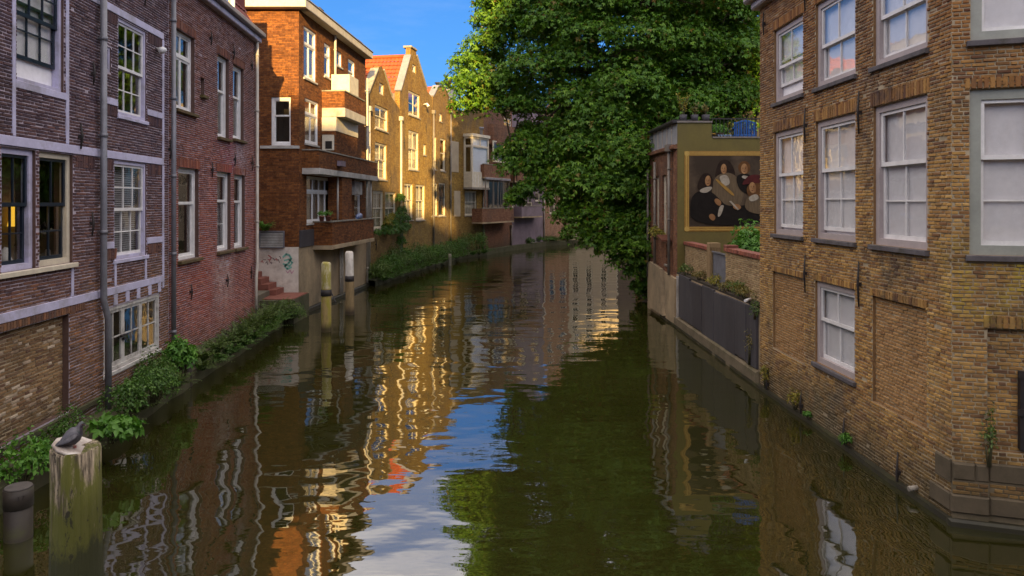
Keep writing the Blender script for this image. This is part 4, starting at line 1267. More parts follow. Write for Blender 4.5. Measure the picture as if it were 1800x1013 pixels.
mb = MB(); mb.box(gr[0], gr[1], -0.10, -0.05, gr[2], gr[2] + 0.04); mb.box(gr[0], gr[1], -0.10, -0.05, gr[3] - 0.04, gr[3]); mb.box(gr[0], gr[0] + 0.04, -0.10, -0.05, gr[2] + 0.04, gr[3] - 0.04); mb.box(gr[1] - 0.04, gr[1], -0.10, -0.05, gr[2] + 0.04, gr[3] - 0.04)
vg = mb.build('vent_grille', M_zinc, F3f.M, h3)
MB().box(gr[0] + 0.02, gr[1] - 0.02, -0.05, -0.005, gr[2] + 0.02, gr[3] - 0.02).build('grille_box', M_iron, F3f.M, vg)
for i in range(9):
    z = gr[2] + 0.05 + i * (gr[3] - gr[2] - 0.1) / 9
    mb = MB(); mb.face([(gr[0] + 0.04, -0.095, z), (gr[1] - 0.04, -0.095, z), (gr[1] - 0.04, -0.055, z + 0.045), (gr[0] + 0.04, -0.055, z + 0.045)])
    mb.build('slat', M_concrete_w, F3f.M, vg)
u0, z0 = F3s.pix(527, 438, 0.02); u1, z1 = F3s.pix(551, 403, 0.02)
MB().cbox(0.02, u1, -0.05, 0.001, z0 + 0.05, z1, 0.01).build('metal_plate', M_clad, F3s.M, h3)
MB().cbox(u1 + 0.03, u1 + 0.45, -0.06, 0.001, z0 + 0.1, z1 - 0.2, 0.01).build('meter_box', M_rust, F3s.M, h3)
# graffiti tags on the white panel: thin paint strokes
M_gr = plain('mint_spray_paint', (0.16, 0.42, 0.34), (0.25, 0.5, 0.42), 9, 0.7, 0.05)
M_gp = plain('pink_spray_paint', (0.50, 0.18, 0.30), (0.55, 0.3, 0.36), 9, 0.7, 0.05)
M_gk = plain('dark_spray_paint', (0.10, 0.07, 0.08), (0.2, 0.12, 0.13), 9, 0.7, 0.05)
M_grd = plain('red_spray_paint', (0.42, 0.06, 0.06), (0.35, 0.1, 0.1), 9, 0.7, 0.05)
def stroke(F, pts, r, mat, nm='spray_tag', par=None):
    mb = MB(); P = [F.pix(*p) for p in pts]
    for (a, c), (b_, d) in zip(P[:-1], P[1:]):
        t = Vector((b_ - a, d - c)); L_ = max(t.length, 1e-4); q = Vector((-t.y, t.x)) / L_ * r; e = t / L_ * r * 0.6
        mb.face([(a - q.x - e.x, -0.0085, c - q.y - e.y), (b_ - q.x + e.x, -0.0085, d - q.y + e.y), (b_ + q.x + e.x, -0.0085, d + q.y + e.y), (a + q.x - e.x, -0.0085, c + q.y - e.y)])
    mb.build(nm, mat, F.M, par or h3)
stroke(F3f, [(498, 452), (503, 447), (509, 449), (512, 455), (508, 462), (501, 468), (505, 473), (512, 470)], 0.035, M_gr)
stroke(F3f, [(500, 458), (508, 456), (514, 462), (509, 468), (498, 464)], 0.028, M_gr)
stroke(F3f, [(503, 476), (506, 480), (510, 475), (513, 481), (516, 476)], 0.014, M_gp)
for k in range(9):
    x = 459 + k * 4.0; y = 450 + random.uniform(-1, 14)
    stroke(F3f, [(x, y), (x + random.uniform(1, 4), y + random.uniform(-3, 3)), (x + random.uniform(2, 5), y + random.uniform(-2, 5))], 0.012, M_gk if k % 3 else M_grd)
stroke(F3f, [(472, 449), (477, 453), (475, 457)], 0.02, M_grd)

M_tarp = plain('blue_tarpaulin', (0.03, 0.09, 0.30), (0.30, 0.32, 0.38), 9, 0.5, 0.4)
tp = thing('blue_tarpaulin', 'crumpled blue tarpaulin lying on the lower balcony parapet', 'tarpaulin', F3s.at(F3s.pix(632, 0, 0.7)[0], -0.69, lz1 + 0.05))
mb = MB(); mb.tube([(-0.35, 0, 0.05), (-0.2, 0.03, 0.09), (0.0, -0.02, 0.13), (0.2, 0.02, 0.10), (0.38, 0, 0.05)], [0.05, 0.10, 0.13, 0.11, 0.04], 9); mb.build('folded_sheet', M_tarp, WM[tp.name], tp)
for k_, (px_, lb_) in enumerate(((566, 'clay flower pot on the near end of the lower balcony parapet'), (577, 'small clay pot right of the first pot on the lower balcony'))):
    fp = thing('flower_pot', lb_, 'flower pot', F3s.at(F3s.pix(px_, 0, 0.7)[0], -0.69, lz1 + 0.05), 'pots on the lower balcony')
    MB().lathe([(0.07, 0), (0.10, 0.17), (0.11, 0.17), (0.11, 0.20), (0.09, 0.20)], 12).build('pot', M_terra, WM[fp.name], fp)
    foliage('leaves', [clump((0, 0, 0.28), (0.15, 0.15, 0.13), 90, 0.07)], M_leaf_bright, WM[fp.name], fp, 1, 0.5)
ae = thing('roof_aerial', 'thin metal aerial standing on the flat roof of the balcony house', 'aerial', F3s.at(2.0, 1.2, T3 + 0.25))
MB().tube([(0, 0, 0), (0, 0, 1.1)], 0.018, 6).build('mast', M_zinc, WM[ae.name], ae)
for z_ in (0.75, 0.88, 1.0): MB().tube([(-0.28, 0, z_), (0.28, 0, z_)], 0.01, 5).build('rod', M_zinc, WM[ae.name], ae)
# landing of red paving with steps beside it
pl = [(-8.5, 23.3), (-7.25, 23.6), (-7.25, 25.40), (-8.5, 25.40)]
lp = MB().slab(pl, -1.0, 0.80).build('landing', M_ledge, kind='structure')
for i in range(5):
    for j in range(9):
        x0 = -8.45 + i * 0.235; y0 = 23.62 + j * 0.195
        MB().box(x0, x0 + 0.225, y0, y0 + 0.185, 0.80, 0.83 + random.uniform(-0.003, 0.003)).build('paving_tile', M_terra, I4, lp)
st = thing('garden_steps', 'red brick steps climbing beside the flaking white panel', 'steps', Matrix.Translation((-8.9, 24.8, 0.8)))
for i in range(4):
    MB().cbox(-9.6, -8.15 - i * 0.26, 24.55, 25.40, 0.83 + i * 0.19, 0.83 + (i + 1) * 0.19 - 0.002, 0.01).build('step', M_terra, I4, st)

# ------------------------------------------------------------------ far canal houses round the bend
A_ = (-7.20, 34.3); B_ = (-6.46, 40.9); C_ = (-5.30, 47.3); D_ = (-4.53, 51.5); E_ = (-3.64, 53.5); G_ = (-2.24, 56.0); H_ = (0.0, 61.0); I_ = (2.95, 67.0); J_ = (5.56, 69.5); K_ = (14.0, 72.5)
def far_house(name, label, p, q, prof, wins, mat, base=0.25, pipe=None, depth=8.0, bodytop=None, roof=None):
    F = Fac(p[0], p[1], q[0], q[1])
    t = thing(name, label, 'house', F.M, 'canal houses')
    pr = [(F.pix(a, 0)[0], F.pix(a, b_)[1]) for a, b_ in prof]
    pr[0] = (0.0, pr[0][1]); pr[-1] = (F.L, pr[-1][1])
    rs = [(F.rect(*w[:4]), w) for w in wins]
    wl = wall(t, F, 0, F.L, base - 1.0, pr, [r for r, w in rs], mat)
    for r, w in rs:
        kw = dict(kind='sash', cols=2, rt=1, rb=1, back='dark', frame=M_cream, fw=0.08, recess=0.05, bar=0.03, sill=M_coping, sill_out=0.05)
        kw.update(w[4] if len(w) > 4 else {})
        window(t, F, r, **kw)
    zt = min(z for u, z in pr) if bodytop is None else bodytop
    body(t, F, 0, F.L, base - 0.5, zt - 0.02, depth)
    return t, F, pr

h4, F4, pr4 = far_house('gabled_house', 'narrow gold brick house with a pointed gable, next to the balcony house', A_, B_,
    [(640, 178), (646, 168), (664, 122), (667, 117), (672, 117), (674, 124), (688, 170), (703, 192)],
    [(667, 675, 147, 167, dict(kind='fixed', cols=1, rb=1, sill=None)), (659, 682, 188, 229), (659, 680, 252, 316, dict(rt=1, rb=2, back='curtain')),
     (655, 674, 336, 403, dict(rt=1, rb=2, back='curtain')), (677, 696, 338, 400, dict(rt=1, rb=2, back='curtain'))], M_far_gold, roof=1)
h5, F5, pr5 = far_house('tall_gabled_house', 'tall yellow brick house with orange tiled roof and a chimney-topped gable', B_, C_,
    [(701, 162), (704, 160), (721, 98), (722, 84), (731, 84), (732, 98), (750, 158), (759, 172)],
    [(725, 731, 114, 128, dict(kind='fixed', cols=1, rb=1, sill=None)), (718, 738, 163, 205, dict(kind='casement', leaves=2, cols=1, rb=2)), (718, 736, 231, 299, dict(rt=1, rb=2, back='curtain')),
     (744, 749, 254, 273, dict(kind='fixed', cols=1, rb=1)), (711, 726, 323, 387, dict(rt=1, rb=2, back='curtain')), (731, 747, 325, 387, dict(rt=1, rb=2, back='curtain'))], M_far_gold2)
h6, F6, pr6 = far_house('rounded_gable_house', 'brown brick house with a lead-capped rounded gable beside the tall gable', C_, D_,
    [(759, 205), (761, 170), (770, 152), (780, 152), (789, 172), (791, 200)],
    [(772, 777, 200, 214, dict(kind='fixed', cols=1, rb=1)), (760, 767, 240, 298, dict(cols=1)), (774, 783, 244, 301, dict(cols=1)),
     (759, 769, 322, 380, dict(frame=M_cream, sashm=M_navy, cols=2, rb=1)), (771, 783, 322, 380, dict(frame=M_cream, sashm=M_navy, cols=2, rb=1))], M_far_gold)
h7, F7, pr7 = far_house('niche_house', 'plain brown brick house with two pale bricked-up niches', D_, E_,
    [(790, 190), (800, 186), (806, 195), (816, 200)], [], M_far_gold2)
for (a, b_, t_, d_) in ((793, 806, 249, 303), (798, 809, 336, 381)):
    r = F7.rect(a, b_, t_, d_); MB().cbox(r[0], r[1], -0.03, 0.0, r[2], r[3], 0.02).build('niche_panel', M_palewall, F7.M, h7)
h8, F8, pr8 = far_house('oriel_house', 'grey brown brick house with a white oriel window hanging over the canal', E_, G_,
    [(816, 200), (826, 188), (850, 185)], [(817, 838, 336, 379, dict(cols=3, rt=1, rb=1, back='curtain')), (853, 859, 250, 289, dict(cols=1))][:1], M_far_gold2)
h9, F9, pr9 = far_house('veranda_house', 'rust brown brick house with a brick bay, glazed veranda and mossy balcony', G_, H_,
    [(850, 192), (900, 188)], [(857, 894, 318, 368, dict(kind='casement', leaves=3, cols=1, rb=1, frame=M_pipe_b, sashm=M_pipe_b, sill=None)), (851, 858, 250, 288, dict(cols=1, kind='fixed', rb=2)), (886, 899, 208, 226, dict(cols=2))], M_far_red)
h10, F10, pr10 = far_house('purple_house', 'purple grey rendered house with a purple balcony above the water', H_, I_,
    [(900, 196), (928, 168), (955, 190)], [(910, 921, 232, 262), (934, 945, 230, 260), (914, 926, 322, 366, dict(cols=2, rb=1)), (941, 949, 338, 354, dict(cols=1, kind='fixed', rb=1)), (899, 906, 338, 365, dict(cols=1, kind='fixed', rb=1)), (927, 936, 355, 366, dict(cols=1, kind='fixed', rb=1))], M_purple)
h11, F11, pr11 = far_house('pink_brick_house', 'dusty pink brick house past the purple one, half behind the tree', I_, J_,
    [(955, 200), (977, 172), (999, 196)], [(964, 974, 240, 270), (984, 994, 240, 270), (966, 976, 339, 376, dict(cols=1, rb=1)), (984, 996, 335, 372, dict(cols=2))], M_far_pink)
h12, F12, pr12 = far_house('pale_far_house', 'pale cream house at the canal bend behind the drooping branches', J_, K_,
    [(1000, 190), (1142, 186)], [(1006, 1018, 238, 268), (1030, 1042, 238, 268), (1056, 1068, 237, 267), (1084, 1096, 237, 267), (1006, 1018, 350, 388), (1030, 1042, 348, 388), (1056, 1068, 346, 386), (1084, 1096, 345, 385), (1112, 1124, 344, 384),
                               (1006, 1018, 296, 328), (1030, 1042, 295, 328), (1056, 1068, 294, 327), (1084, 1096, 293, 326), (1112, 1124, 292, 325)], M_palewall)
# roofs
def gable_roof(t, F, pr, il, ia, ir, mat, over=0.02, depth=8.5, mleft=None, coping=M_lead):
    """two tiled slopes running back from the gable, with coping strips along its edges"""
    (ul, zl), (ua, za), (ur, zr) = pr[il], pr[ia], pr[ir]
    tile_roof(t, (ua, 0.30, za - 0.12), (0, depth - 0.3, 0), (ul - ua - over, 0, zl - za + 0.0), mleft or mat, F.M)
    tile_roof(t, (ua, 0.30, za - 0.12), (0, depth - 0.3, 0), (ur - ua + over, 0, zr - za + 0.0), mat, F.M)
    mb = MB(); mb.tube([(ua, 0.32, za - 0.02), (ua, depth, za - 0.02)], 0.11, 8); mb.build('ridge_tiles', mat, F.M, t)
    mb = MB(); mb.face([(ul, depth, 0.5), (ur, depth, 0.5), (ur, depth, zr), (ua, depth, za), (ul, depth, zl)]); mb.build('back_gable', M_body, F.M, t)
def copings(t, F, pr, segs, mat=M_lead, w_=0.16):
    for i, j in segs:
        (a, za), (b_, zb) = pr[i], pr[j]
        d = Vector((b_ - a, zb - za)).normalized(); q = Vector((-d.y, d.x))
        if q.y < 0: q = -q
        p = [(a, za), (b_, zb), (b_ + q.x * 0.09, zb + q.y * 0.09), (a + q.x * 0.09, za + q.y * 0.09)]
        MB().prism(p, -0.07, 0.36).build('gable_coping', mat, F.M, t)
gable_roof(h4, F4, pr4, 1, 3, 6, M_tile, depth=7)
copings(h4, F4, pr4, [(1, 2), (5, 6)], M_coping)
gable_roof(h5, F5, pr5, 1, 2, 6, M_tile, depth=9.5)
copings(h5, F5, pr5, [(1, 2), (5, 6)], M_lead)
MB().cbox(pr5[3][0] - 0.08, pr5[4][0] + 0.08, -0.08, 0.45, pr5[3][1], pr5[3][1] + 0.12, 0.02).build('gable_cap', M_coping, F5.M, h5)
copings(h6, F6, pr6, [(1, 2), (2, 3), (3, 4)], M_lead)
mb = MB(); mb.prism([(pr6[1][0], 8), (pr6[4][0], 8), pr6[4], pr6[3], pr6[2], pr6[1]], 0.31, 8); mb.build('roof', M_tile, F6.M, h6)
for t, F, px, m_, z0 in ((h4, F4, 646, M_pipe_w, 0.4), (h5, F5, 702.5, M_pipe_w, 0.4), (h6, F6, 760, M_pipe_b, 0.4), (h7, F7, 790.5, M_pipe_b, 0.4), (h8, F8, 848, M_pipe_b, 0.4), (h9, F9, 897, M_pipe_b, 0.3), (h11, F11, 955.5, M_pipe_w, 0.3)):
    zt = F.pix(px, {646: 195, 702.5: 212, 760: 200, 790.5: 200, 848: 330, 897: 400, 955.5: 305}[px])[1]
    downpipe(t, F, F.pix(px, 0)[0], z0, zt, m_, 0.065, 0.09, hopper=True, collars=False)
for t, F, a in ((h4, F4, (686, 300, 325)), (h5, F5, (710, 240, 262)), (h5, F5, (748, 215, 232)), (h5, F5, (716, 395, 415)), (h4, F4, (660, 420, 440))): anchor(t, F, *a)
# wall lantern beside the tall gable's window
u_, z_ = F5.pix(744, 184)
MB().tube([(u_, 0.0, z_), (u_, -0.25, z_ + 0.05), (u_, -0.35, z_ - 0.15)], [0.03, 0.05, 0.11], 10).build('wall_lantern', M_white, F5.M, h5)
# attic dormer and chimneys behind the rounded gable
ch = thing('chimney_stack', 'pale chimney stack with two dark pots above the rounded gable roof', 'chimney', Matrix.Translation((-6.0, 58, 13.0)))
MB().cbox(-6.4, -4.6, 57, 58.2, 8.0, 13.2, 0.03).build('stack', M_concrete_w, I4, ch)
for x in (-6.0, -5.1): MB().lathe([(0.16, 13.2), (0.16, 13.7), (0.26, 13.72), (0.26, 13.8)], 10, (x, 57.6)).build('chimney_pot', M_iron, I4, ch)

# oriel window (three-sided white bay on the wall)
r = F8.rect(815, 849, 243, 330)
orr = MB(); u0, u1, z0, z1 = r
out = 0.75; k = 0.35
plan = [(u0, -0.004), (u0 + 0.02, -out), (u1 - k, -out), (u1, -0.30), (u1, -0.004)]
def ring(z0, z1, grow=0.0):
    c = [(u0 - grow, -0.004), (u0 + 0.02 - grow, -out - grow), (u1 - k + grow * 0.5, -out - grow), (u1 + grow, -0.30 - grow * 0.5), (u1 + grow, -0.004)]
    return MB().slab([(p[0], p[1]) for p in c], z0, z1)
zp = z0 + (z1 - z0) * 0.26
ori = ring(z0, zp).build('oriel', M_cream, F8.M, h8)
ring(z0 - 0.15, z0 - 0.002, 0.06).build('oriel_floor', M_coping, F8.M, ori)
ring(z1 + 0.002, z1 + 0.22, 0.10).build('oriel_cornice', M_cream, F8.M, ori)
for i, (a, b_) in enumerate(zip(plan[:-1], plan[1:])):
    wa, wb = F8.w(a[0], a[1], 0), F8.w(b_[0], b_[1], 0)
    Fo = Fac(wa.x, wa.y, wb.x, wb.y)
    if Fo.L < 0.2: continue
    window(h8, Fo, (0, Fo.L, zp + 0.002, z1), 'casement', 1, rb=1, leaves=1, transom=0.62, tcols=2 if Fo.L > 0.8 else 1, frame=M_cream, recess=0.0, fw=0.10, back='blind' if Fo.L > 0.8 else 'dark', st=0.06)
for i in range(7):
    x = u0 + 0.1 + i * (u1 - k - u0 - 0.1) / 6
    MB().box(x - 0.012, x + 0.012, -out - 0.015, -out, z0 + 0.05, zp - 0.05).build('oriel_batten', M_white, F8.M, ori)
# dark post standing on the oriel roof
MB().lathe([(0.22, z1 + 0.2), (0.22, z1 + 0.75), (0.32, z1 + 0.8), (0.32, z1 + 0.95)], 10, (u1 - 0.3, 0.1)).build('stone_post', M_lead, F8.M, h8)
# veranda house: curved brick bay, bay windows, parapet, balcony
def arc_bay(F, t, px0, px1, yt, yb, out, mat, name, n=10):
    u0, u1 = F.pix(px0, 0)[0], F.pix(px1, 0)[0]; zt, zb = F.pix(px0, yt, out)[1], F.pix(px0, yb, out)[1]
    pts = [(u0 + (u1 - u0) * (1 - math.cos(math.pi * i / n)) / 2, -out * math.sin(math.pi * i / n) ** 0.6 - 0.004) for i in range(n + 1)]
    return MB().slab(pts, zb, zt).build(name, mat, F.M, t), (u0, u1, zb, zt)
arc_bay(F9, h9, 858, 905, 213, 250, 0.8, M_far_red, 'brick_bay')
r9 = F9.rect(865, 905, 251, 287, 0.4)
for i, (a, b_) in enumerate(((0, 0.36), (0.36, 0.70), (0.70, 1.0))):
    L = r9[1] - r9[0]
    wa, wb = F9.w(r9[0] + L * a, -0.62 + 0.1 * (i == 0), 0), F9.w(r9[0] + L * b_, -0.62 + 0.12 * i, 0)
    Fo = Fac(wa.x, wa.y, wb.x, wb.y)
    window(h9, Fo, (0, Fo.L, r9[2], r9[3]), 'casement', 1, rb=1, leaves=1 if i else 2, transom=0.6, frame=M_cream, recess=0.0, fw=0.08)
def boxbal(F, t, px0, px1, yt, yb, out, mat, name='balcony', at=None, slab=M_concrete):
    u0 = F.pix(px0, 0, out)[0]; u1 = F.pix(px1, 0, out)[0]
    zt, zb = F.pix(px0, yt, out)[1], F.pix(px0, yb, out)[1]
    mb = MB(); mb.box(u0, u1, -out, -out + 0.12, zb, zt); mb.box(u0, u0 + 0.12, -out + 0.12, -0.003, zb, zt); mb.box(u1 - 0.12, u1, -out + 0.12, -0.003, zb, zt)
    o = mb.build(name, mat, F.M, t)
    MB().box(u0 - 0.02, u1 + 0.02, -out - 0.02, -0.003, zb - 0.12, zb - 0.003).build('slab', slab, F.M, o)
    MB().box(u0 - 0.03, u1 + 0.03, -out - 0.03, -out + 0.15, zt + 0.003, zt + 0.06).build('coping', M_coping, F.M, o)
    return o
boxbal(F9, h9, 851, 897, 289, 311, 0.8, M_far_red, 'parapet')
boxbal(F9, h9, 848, 903, 367, 391, 0.9, M_far_red, 'balcony')
boxbal(F10, h10, 917, 953, 363, 381, 0.8, M_purple, 'balcony')
mb = MB(); u0, u1 = F9.pix(853, 0, 0.85)[0], F9.pix(896, 0, 0.85)[0]; z1 = F9.pix(860, 314, 0.85)[1]
mb.cbox(u0, u1, -0.95, -0.01, z1 - 0.10, z1 + 0.08, 0.02); mb.build('veranda_roof', M_lead, F9.M, h9)
for f in (0.0, 0.3, 0.5, 0.72, 0.98):
    MB().box(u0 + 0.05 + (u1 - u0 - 0.15) * f, u0 + 0.12 + (u1 - u0 - 0.15) * f, -0.88, -0.80, F9.pix(860, 366, 0.85)[1], z1 - 0.105).build('veranda_post', M_pipe_b, F9.M, h9)
u0, u1 = F10.pix(906, 0)[0], F10.pix(956, 0)[0]
boxbal(F10, h10, 905, 953, 298, 318, 0.7, M_far_red, 'parapet')
tag(h12, 'pale cream house at the canal bend behind the drooping branches', 'house', 'canal houses')
# houses on the inner side of the bend, behind the big tree
def side_house(label, p, q, h, mat):
    F = Fac(p[0], p[1], q[0], q[1]); t = thing('bend_house', label, 'house', F.M, 'houses behind the big tree')
    n = max(2, int(F.L / 2.4)); st = F.L / n; rs = [(i * st + st * .3, i * st + st * .72, 2.2 + fl * 3, 3.9 + fl * 3) for i in range(n) for fl in range(int((h - 2.5) // 3))]
    wall(t, F, 0, F.L, 0, h, rs, mat); body(t, F, 0, F.L, 0, h - 0.02, 8)
    for r in rs: window(t, F, r, 'sash', 2, 1, 1, M_cream, bar=0.03)
    hbar(t, F, -0.05, F.L + 0.05, h - 0.2, h + 0.06, M_white, -0.2, 0.1, 'cornice')
    tile_roof(t, (0, 4.0, h + 3), (F.L, 0, 0), (0, -4.1, -3), M_tile, F.M)
side_house('gold brick house behind the big tree, facing the bridge', (8.2, 47.0), (16.0, 47.0), 9.5, M_far_gold)
side_house('grey brick house behind the big tree, deeper in the bend', (16.2, 52.0), (27, 52.0), 10.5, M_far_grey)

# ------------------------------------------------------------------ right: ochre brick house
FR = Fac(5.40, 15.5, 5.50, 8.90)
FF = Fac(5.50, 8.90, 9.0, 8.90 - 3.5 * 0.33)
hr = thing('ochre_brick_house', 'ochre brown brick house with mauve framed sash windows, nearest on the right', 'house', FR.M, 'canal houses')
TR = 8.25
cols_x = [(1360, 1411), (1433, 1503), (1534, 1629)]
rw = []
for a, b_ in cols_x:
    u0, u1 = FR.pix(a, 0)[0], FR.pix(b_, 0)[0]
    rw.append((u0, u1, 6.06, 7.56)); rw.append((u0, u1, 3.38, 5.46))
rlow = (FR.pix(1432, 0)[0], FR.pix(1502, 0)[0], 1.16, 2.62)
pa = (FR.pix(1358, 0)[0], FR.pix(1413, 0)[0], 1.02, 2.60, 0.05)
pb = (FR.pix(1533, 0)[0], FR.pix(1628, 0)[0], 1.00, 2.60, 0.05)
holesR = rw + [rlow, pa, pb]
wr = wall(hr, FR, 0, FR.L, -0.6, TR, holesR, M_mortar_w, y=0.010, reveal=M_reveal_r)
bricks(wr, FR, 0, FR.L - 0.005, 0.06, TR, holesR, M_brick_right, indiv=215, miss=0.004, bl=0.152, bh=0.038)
for p in (pa, pb):
    wq = wall(hr, FR, p[0], p[1], p[2], p[3], [], M_mortar_w, 0.04, 0.058, name='infill_panel')
    bricks(wq, FR, p[0] + 0.008, p[1] - 0.008, p[2] + 0.01, p[3] - 0.01, [], M_brick_panel, y=0.046, bl=0.152, bh=0.038)
for i, r in enumerate(rw):
    c_, rr = divmod(i, 2)
    if rr == 0: window(hr, FR, r, 'sash', 2, 1, 1, M_mauve, M_white, 0.10, 0.05, back='blind', split=0.53, sill=M_sill, sill_out=0.05, raise_low=0.22 if c_ == 0 else 0.0, bar=0.024)
    else: window(hr, FR, r, 'sash', 2, 1, 2, M_mauve, M_white, 0.10, 0.05, back='blind', split=0.42, sill=M_sill, sill_out=0.06, raise_low=(0.04, 0.05, 0.0)[c_], bar=0.024, st=0.05)
    soldiers(wr, FR, r[0] - 0.06, r[1] + 0.06, r[3] + 0.005, r[3] + 0.20, M_brick_right, y=-0.009)
window(hr, FR, rlow, 'sash', 2, 1, 1, M_mauve, M_white, 0.10, 0.05, back='blind', split=0.46, sill=M_sill, sill_out=0.05, bar=0.024)
soldiers(wr, FR, rlow[0] - 0.06, rlow[1] + 0.06, rlow[3] + 0.005, rlow[3] + 0.11, M_brick_right, y=-0.009)
for p in (pa, pb): soldiers(wr, FR, p[0] - 0.03, p[1] + 0.03, p[3] + 0.003, p[3] + 0.115, M_brick_right, y=-0.016)
for a in ((1345, 22, 62), (1418, -60, 20), (1418, 190, 252), (1513, 160, 236), (1418, 447, 515), (1513, 460, 540), (1351, 650, 702), (1411, 690, 738), (1487, 735, 795), (1582, 795, 868)): anchor(hr, FR, *a)
# cornice
MB().cbox(-0.22, FR.L + 0.3, -0.30, 0.05, TR + 0.14, TR + 0.27, 0.04).build('cornice', M_mauve, FR.M, hr)
MB().cbox(-0.12, FR.L + 0.16, -0.16, 0.05, TR - 0.02, TR + 0.137, 0.03).build('frieze', M_mauve, FR.M, hr)
# short front at the corner, towards the bridge
nu = FF.pix(1736, 0)[0]
fw0 = FF.pix(1705, 0)[0]
rf1 = (fw0, fw0 + 1.35, 3.36, 5.42); rf2 = (fw0 + 0.01, fw0 + 1.35, 6.02, 7.56)
nich = (nu, nu + 1.6, 0.95, 2.46, 0.07)
holesF = [rf1, rf2, nich]
wf = wall(hr, FF, 0, FF.L, -0.6, TR, holesF, M_mortar_w, y=0.010, reveal=M_reveal_r, name='corner_wall')
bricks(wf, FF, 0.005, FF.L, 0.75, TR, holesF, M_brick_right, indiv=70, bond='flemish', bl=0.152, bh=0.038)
wq = wall(hr, FF, nich[0], nich[1], nich[2], nich[3], [], M_mortar_w, 0.04, 0.078, name='niche_wall')
bricks(wq, FF, nich[0] + 0.008, nich[1], nich[2] + 0.01, nich[3] - 0.01, [], M_brick_right, y=0.066, bl=0.152, bh=0.038)
soldiers(wf, FF, nich[0] - 0.05, nich[1], nich[3] + 0.004, nich[3] + 0.16, M_brick_right, y=-0.014)
soldiers(wf, FF, rf1[0] - 0.06, rf1[1], rf1[3] + 0.004, rf1[3] + 0.14, M_brick_right, y=-0.010)
window(hr, FF, rf1, 'sash', 2, 1, 2, M_sagegrey, M_white, 0.13, 0.05, back='blind', split=0.40, sill=M_sill, sill_out=0.05, bar=0.02, fb=0.12)
window(hr, FF, rf2, 'sash', 2, 1, 1, M_sagegrey, M_white, 0.13, 0.05, back='blind', split=0.5, sill=M_sill, sill_out=0.05, bar=0.03, fb=0.12)
# stone blocks at the foot of the corner
ft = MB(); ft.box(0.0, nu, -0.05, 0.008, -0.6, 0.74); ft.box(nu + 0.003, FF.L, -0.02, 0.008, -0.6, 0.74)
ftw = ft.build('corner_foot', M_foot, FF.M, hr)
bricks(ftw, FF, 0.0, nu - 0.01, 0.40, 0.56, [], M_brick_right, y=-0.062)
bricks(ftw, FF, nu + 0.02, FF.L, 0.40, 0.56, [], M_brick_right, y=-0.032)
for (a, b_, c, d, y_) in ((0.0, nu * 0.62, 0.575, 0.78, -0.075), (nu * 0.64, nu, 0.575, 0.78, -0.07), (-0.02, nu, 0.17, 0.39, -0.09), (nu + 0.01, nu + 0.42, 0.575, 0.80, -0.04), (nu + 0.43, nu + 0.95, 0.575, 0.80, -0.045), (nu + 0.96, FF.L, 0.575, 0.80, -0.042), (nu + 0.01, nu + 0.62, 0.17, 0.39, -0.06), (nu + 0.63, FF.L, 0.17, 0.39, -0.062)):
    MB().cbox(a, b_, y_, 0.0, c, d, 0.015).build('stone_block', M_block, FF.M, ftw)
for (a, b_, c, d) in ((FR.L - 0.42, FR.L + 0.01, 0.16, 0.38), (FR.L - 0.30, FR.L + 0.01, 0.52, 0.80)):
    MB().cbox(a, b_, -0.03, 0.0, c, d, 0.012).build('stone_block', M_block, FR.M, hr)
MB().cbox(-0.06, FF.L, -0.11, 0.0, -0.6, 0.09, 0.03).build('wet_foot', M_wet, FF.M, hr)
# iron gate hinge post at the right edge
u_ = FF.pix(1797, 0)[0]
mb = MB(); mb.box(u_ - 0.03, u_ + 0.06, -0.03, 0.06, 1.0, 1.95); mb.box(u_ - 0.06, u_ + 0.02, -0.05, -0.03, 1.42, 1.5); mb.box(u_ - 0.05, u_ + 0.02, -0.045, -0.03, 1.88, 1.96); mb.build('iron_hinge_post', M_iron, FF.M, hr)
# small outlet pipe
u_, z_ = FR.pix(1612, 857)
MB().tube([(u_, 0.02, z_), (u_, -0.12, z_ - 0.02)], 0.035, 10).build('outlet_pipe', M_coping, FR.M, hr)
# house body
mb = MB()
mb.slab([(6.35, 9.6), (14, 7.0), (14, 15.48), (6.35, 15.48)], 0, TR)
mb.build('house_body', M_room, I4, hr)
mb = MB(); mb.slab([(5.52, 9.05), (9.1, 7.9), (14, 7.0), (14, 15.48), (5.42, 15.48)], TR - 0.06, TR - 0.01)
mb.face([(5.42, 15.49, 0), (14, 15.49, 0), (14, 15.49, TR), (5.42, 15.49, TR)])
mb.build('ceiling_and_gable', M_far_gold, I4, hr)
tile_roof(hr, (-0.1, 3.3, TR + 2.6), (FR.L + 0.2, 0, 0), (0, -3.4, -2.3), M_tile_d, FR.M)

# ------------------------------------------------------------------ right: garden wall and clad retaining wall
FG = Fac(5.66, 23.28, 5.62, 15.52)
gw = thing('garden_wall', 'pale ochre brick garden wall with a sheet metal gate, between mural house and ochre house', 'wall', FG.M)
g0, g1 = FG.pix(1251, 0)[0], FG.pix(1275, 0)[0]
za, zb = 2.66, 2.74
wall_a = wall(gw, FG, 0, g0, 1.6, za, [], M_mortar_w, 0.22, 0.01)
bricks(wall_a, FG, 0.0, g0 - 0.01, 1.66, za, [], M_brick_garden)
wall_b = wall(gw, FG, g1, FG.L, 1.6, zb, [], M_mortar_w, 0.22, 0.01)
bricks(wall_b, FG, g1 + 0.01, FG.L, 1.66, zb, [], M_brick_garden)
soldiers(gw, FG, 0, g0, za + 0.003, za + 0.10, M_brick_red, y=-0.05)
soldiers(gw, FG, g1, FG.L, zb + 0.003, zb + 0.10, M_brick_red, y=-0.05)
MB().box(0, g0, -0.045, 0.26, za + 0.001, za + 0.095).build('coping', M_terra, FG.M, gw)
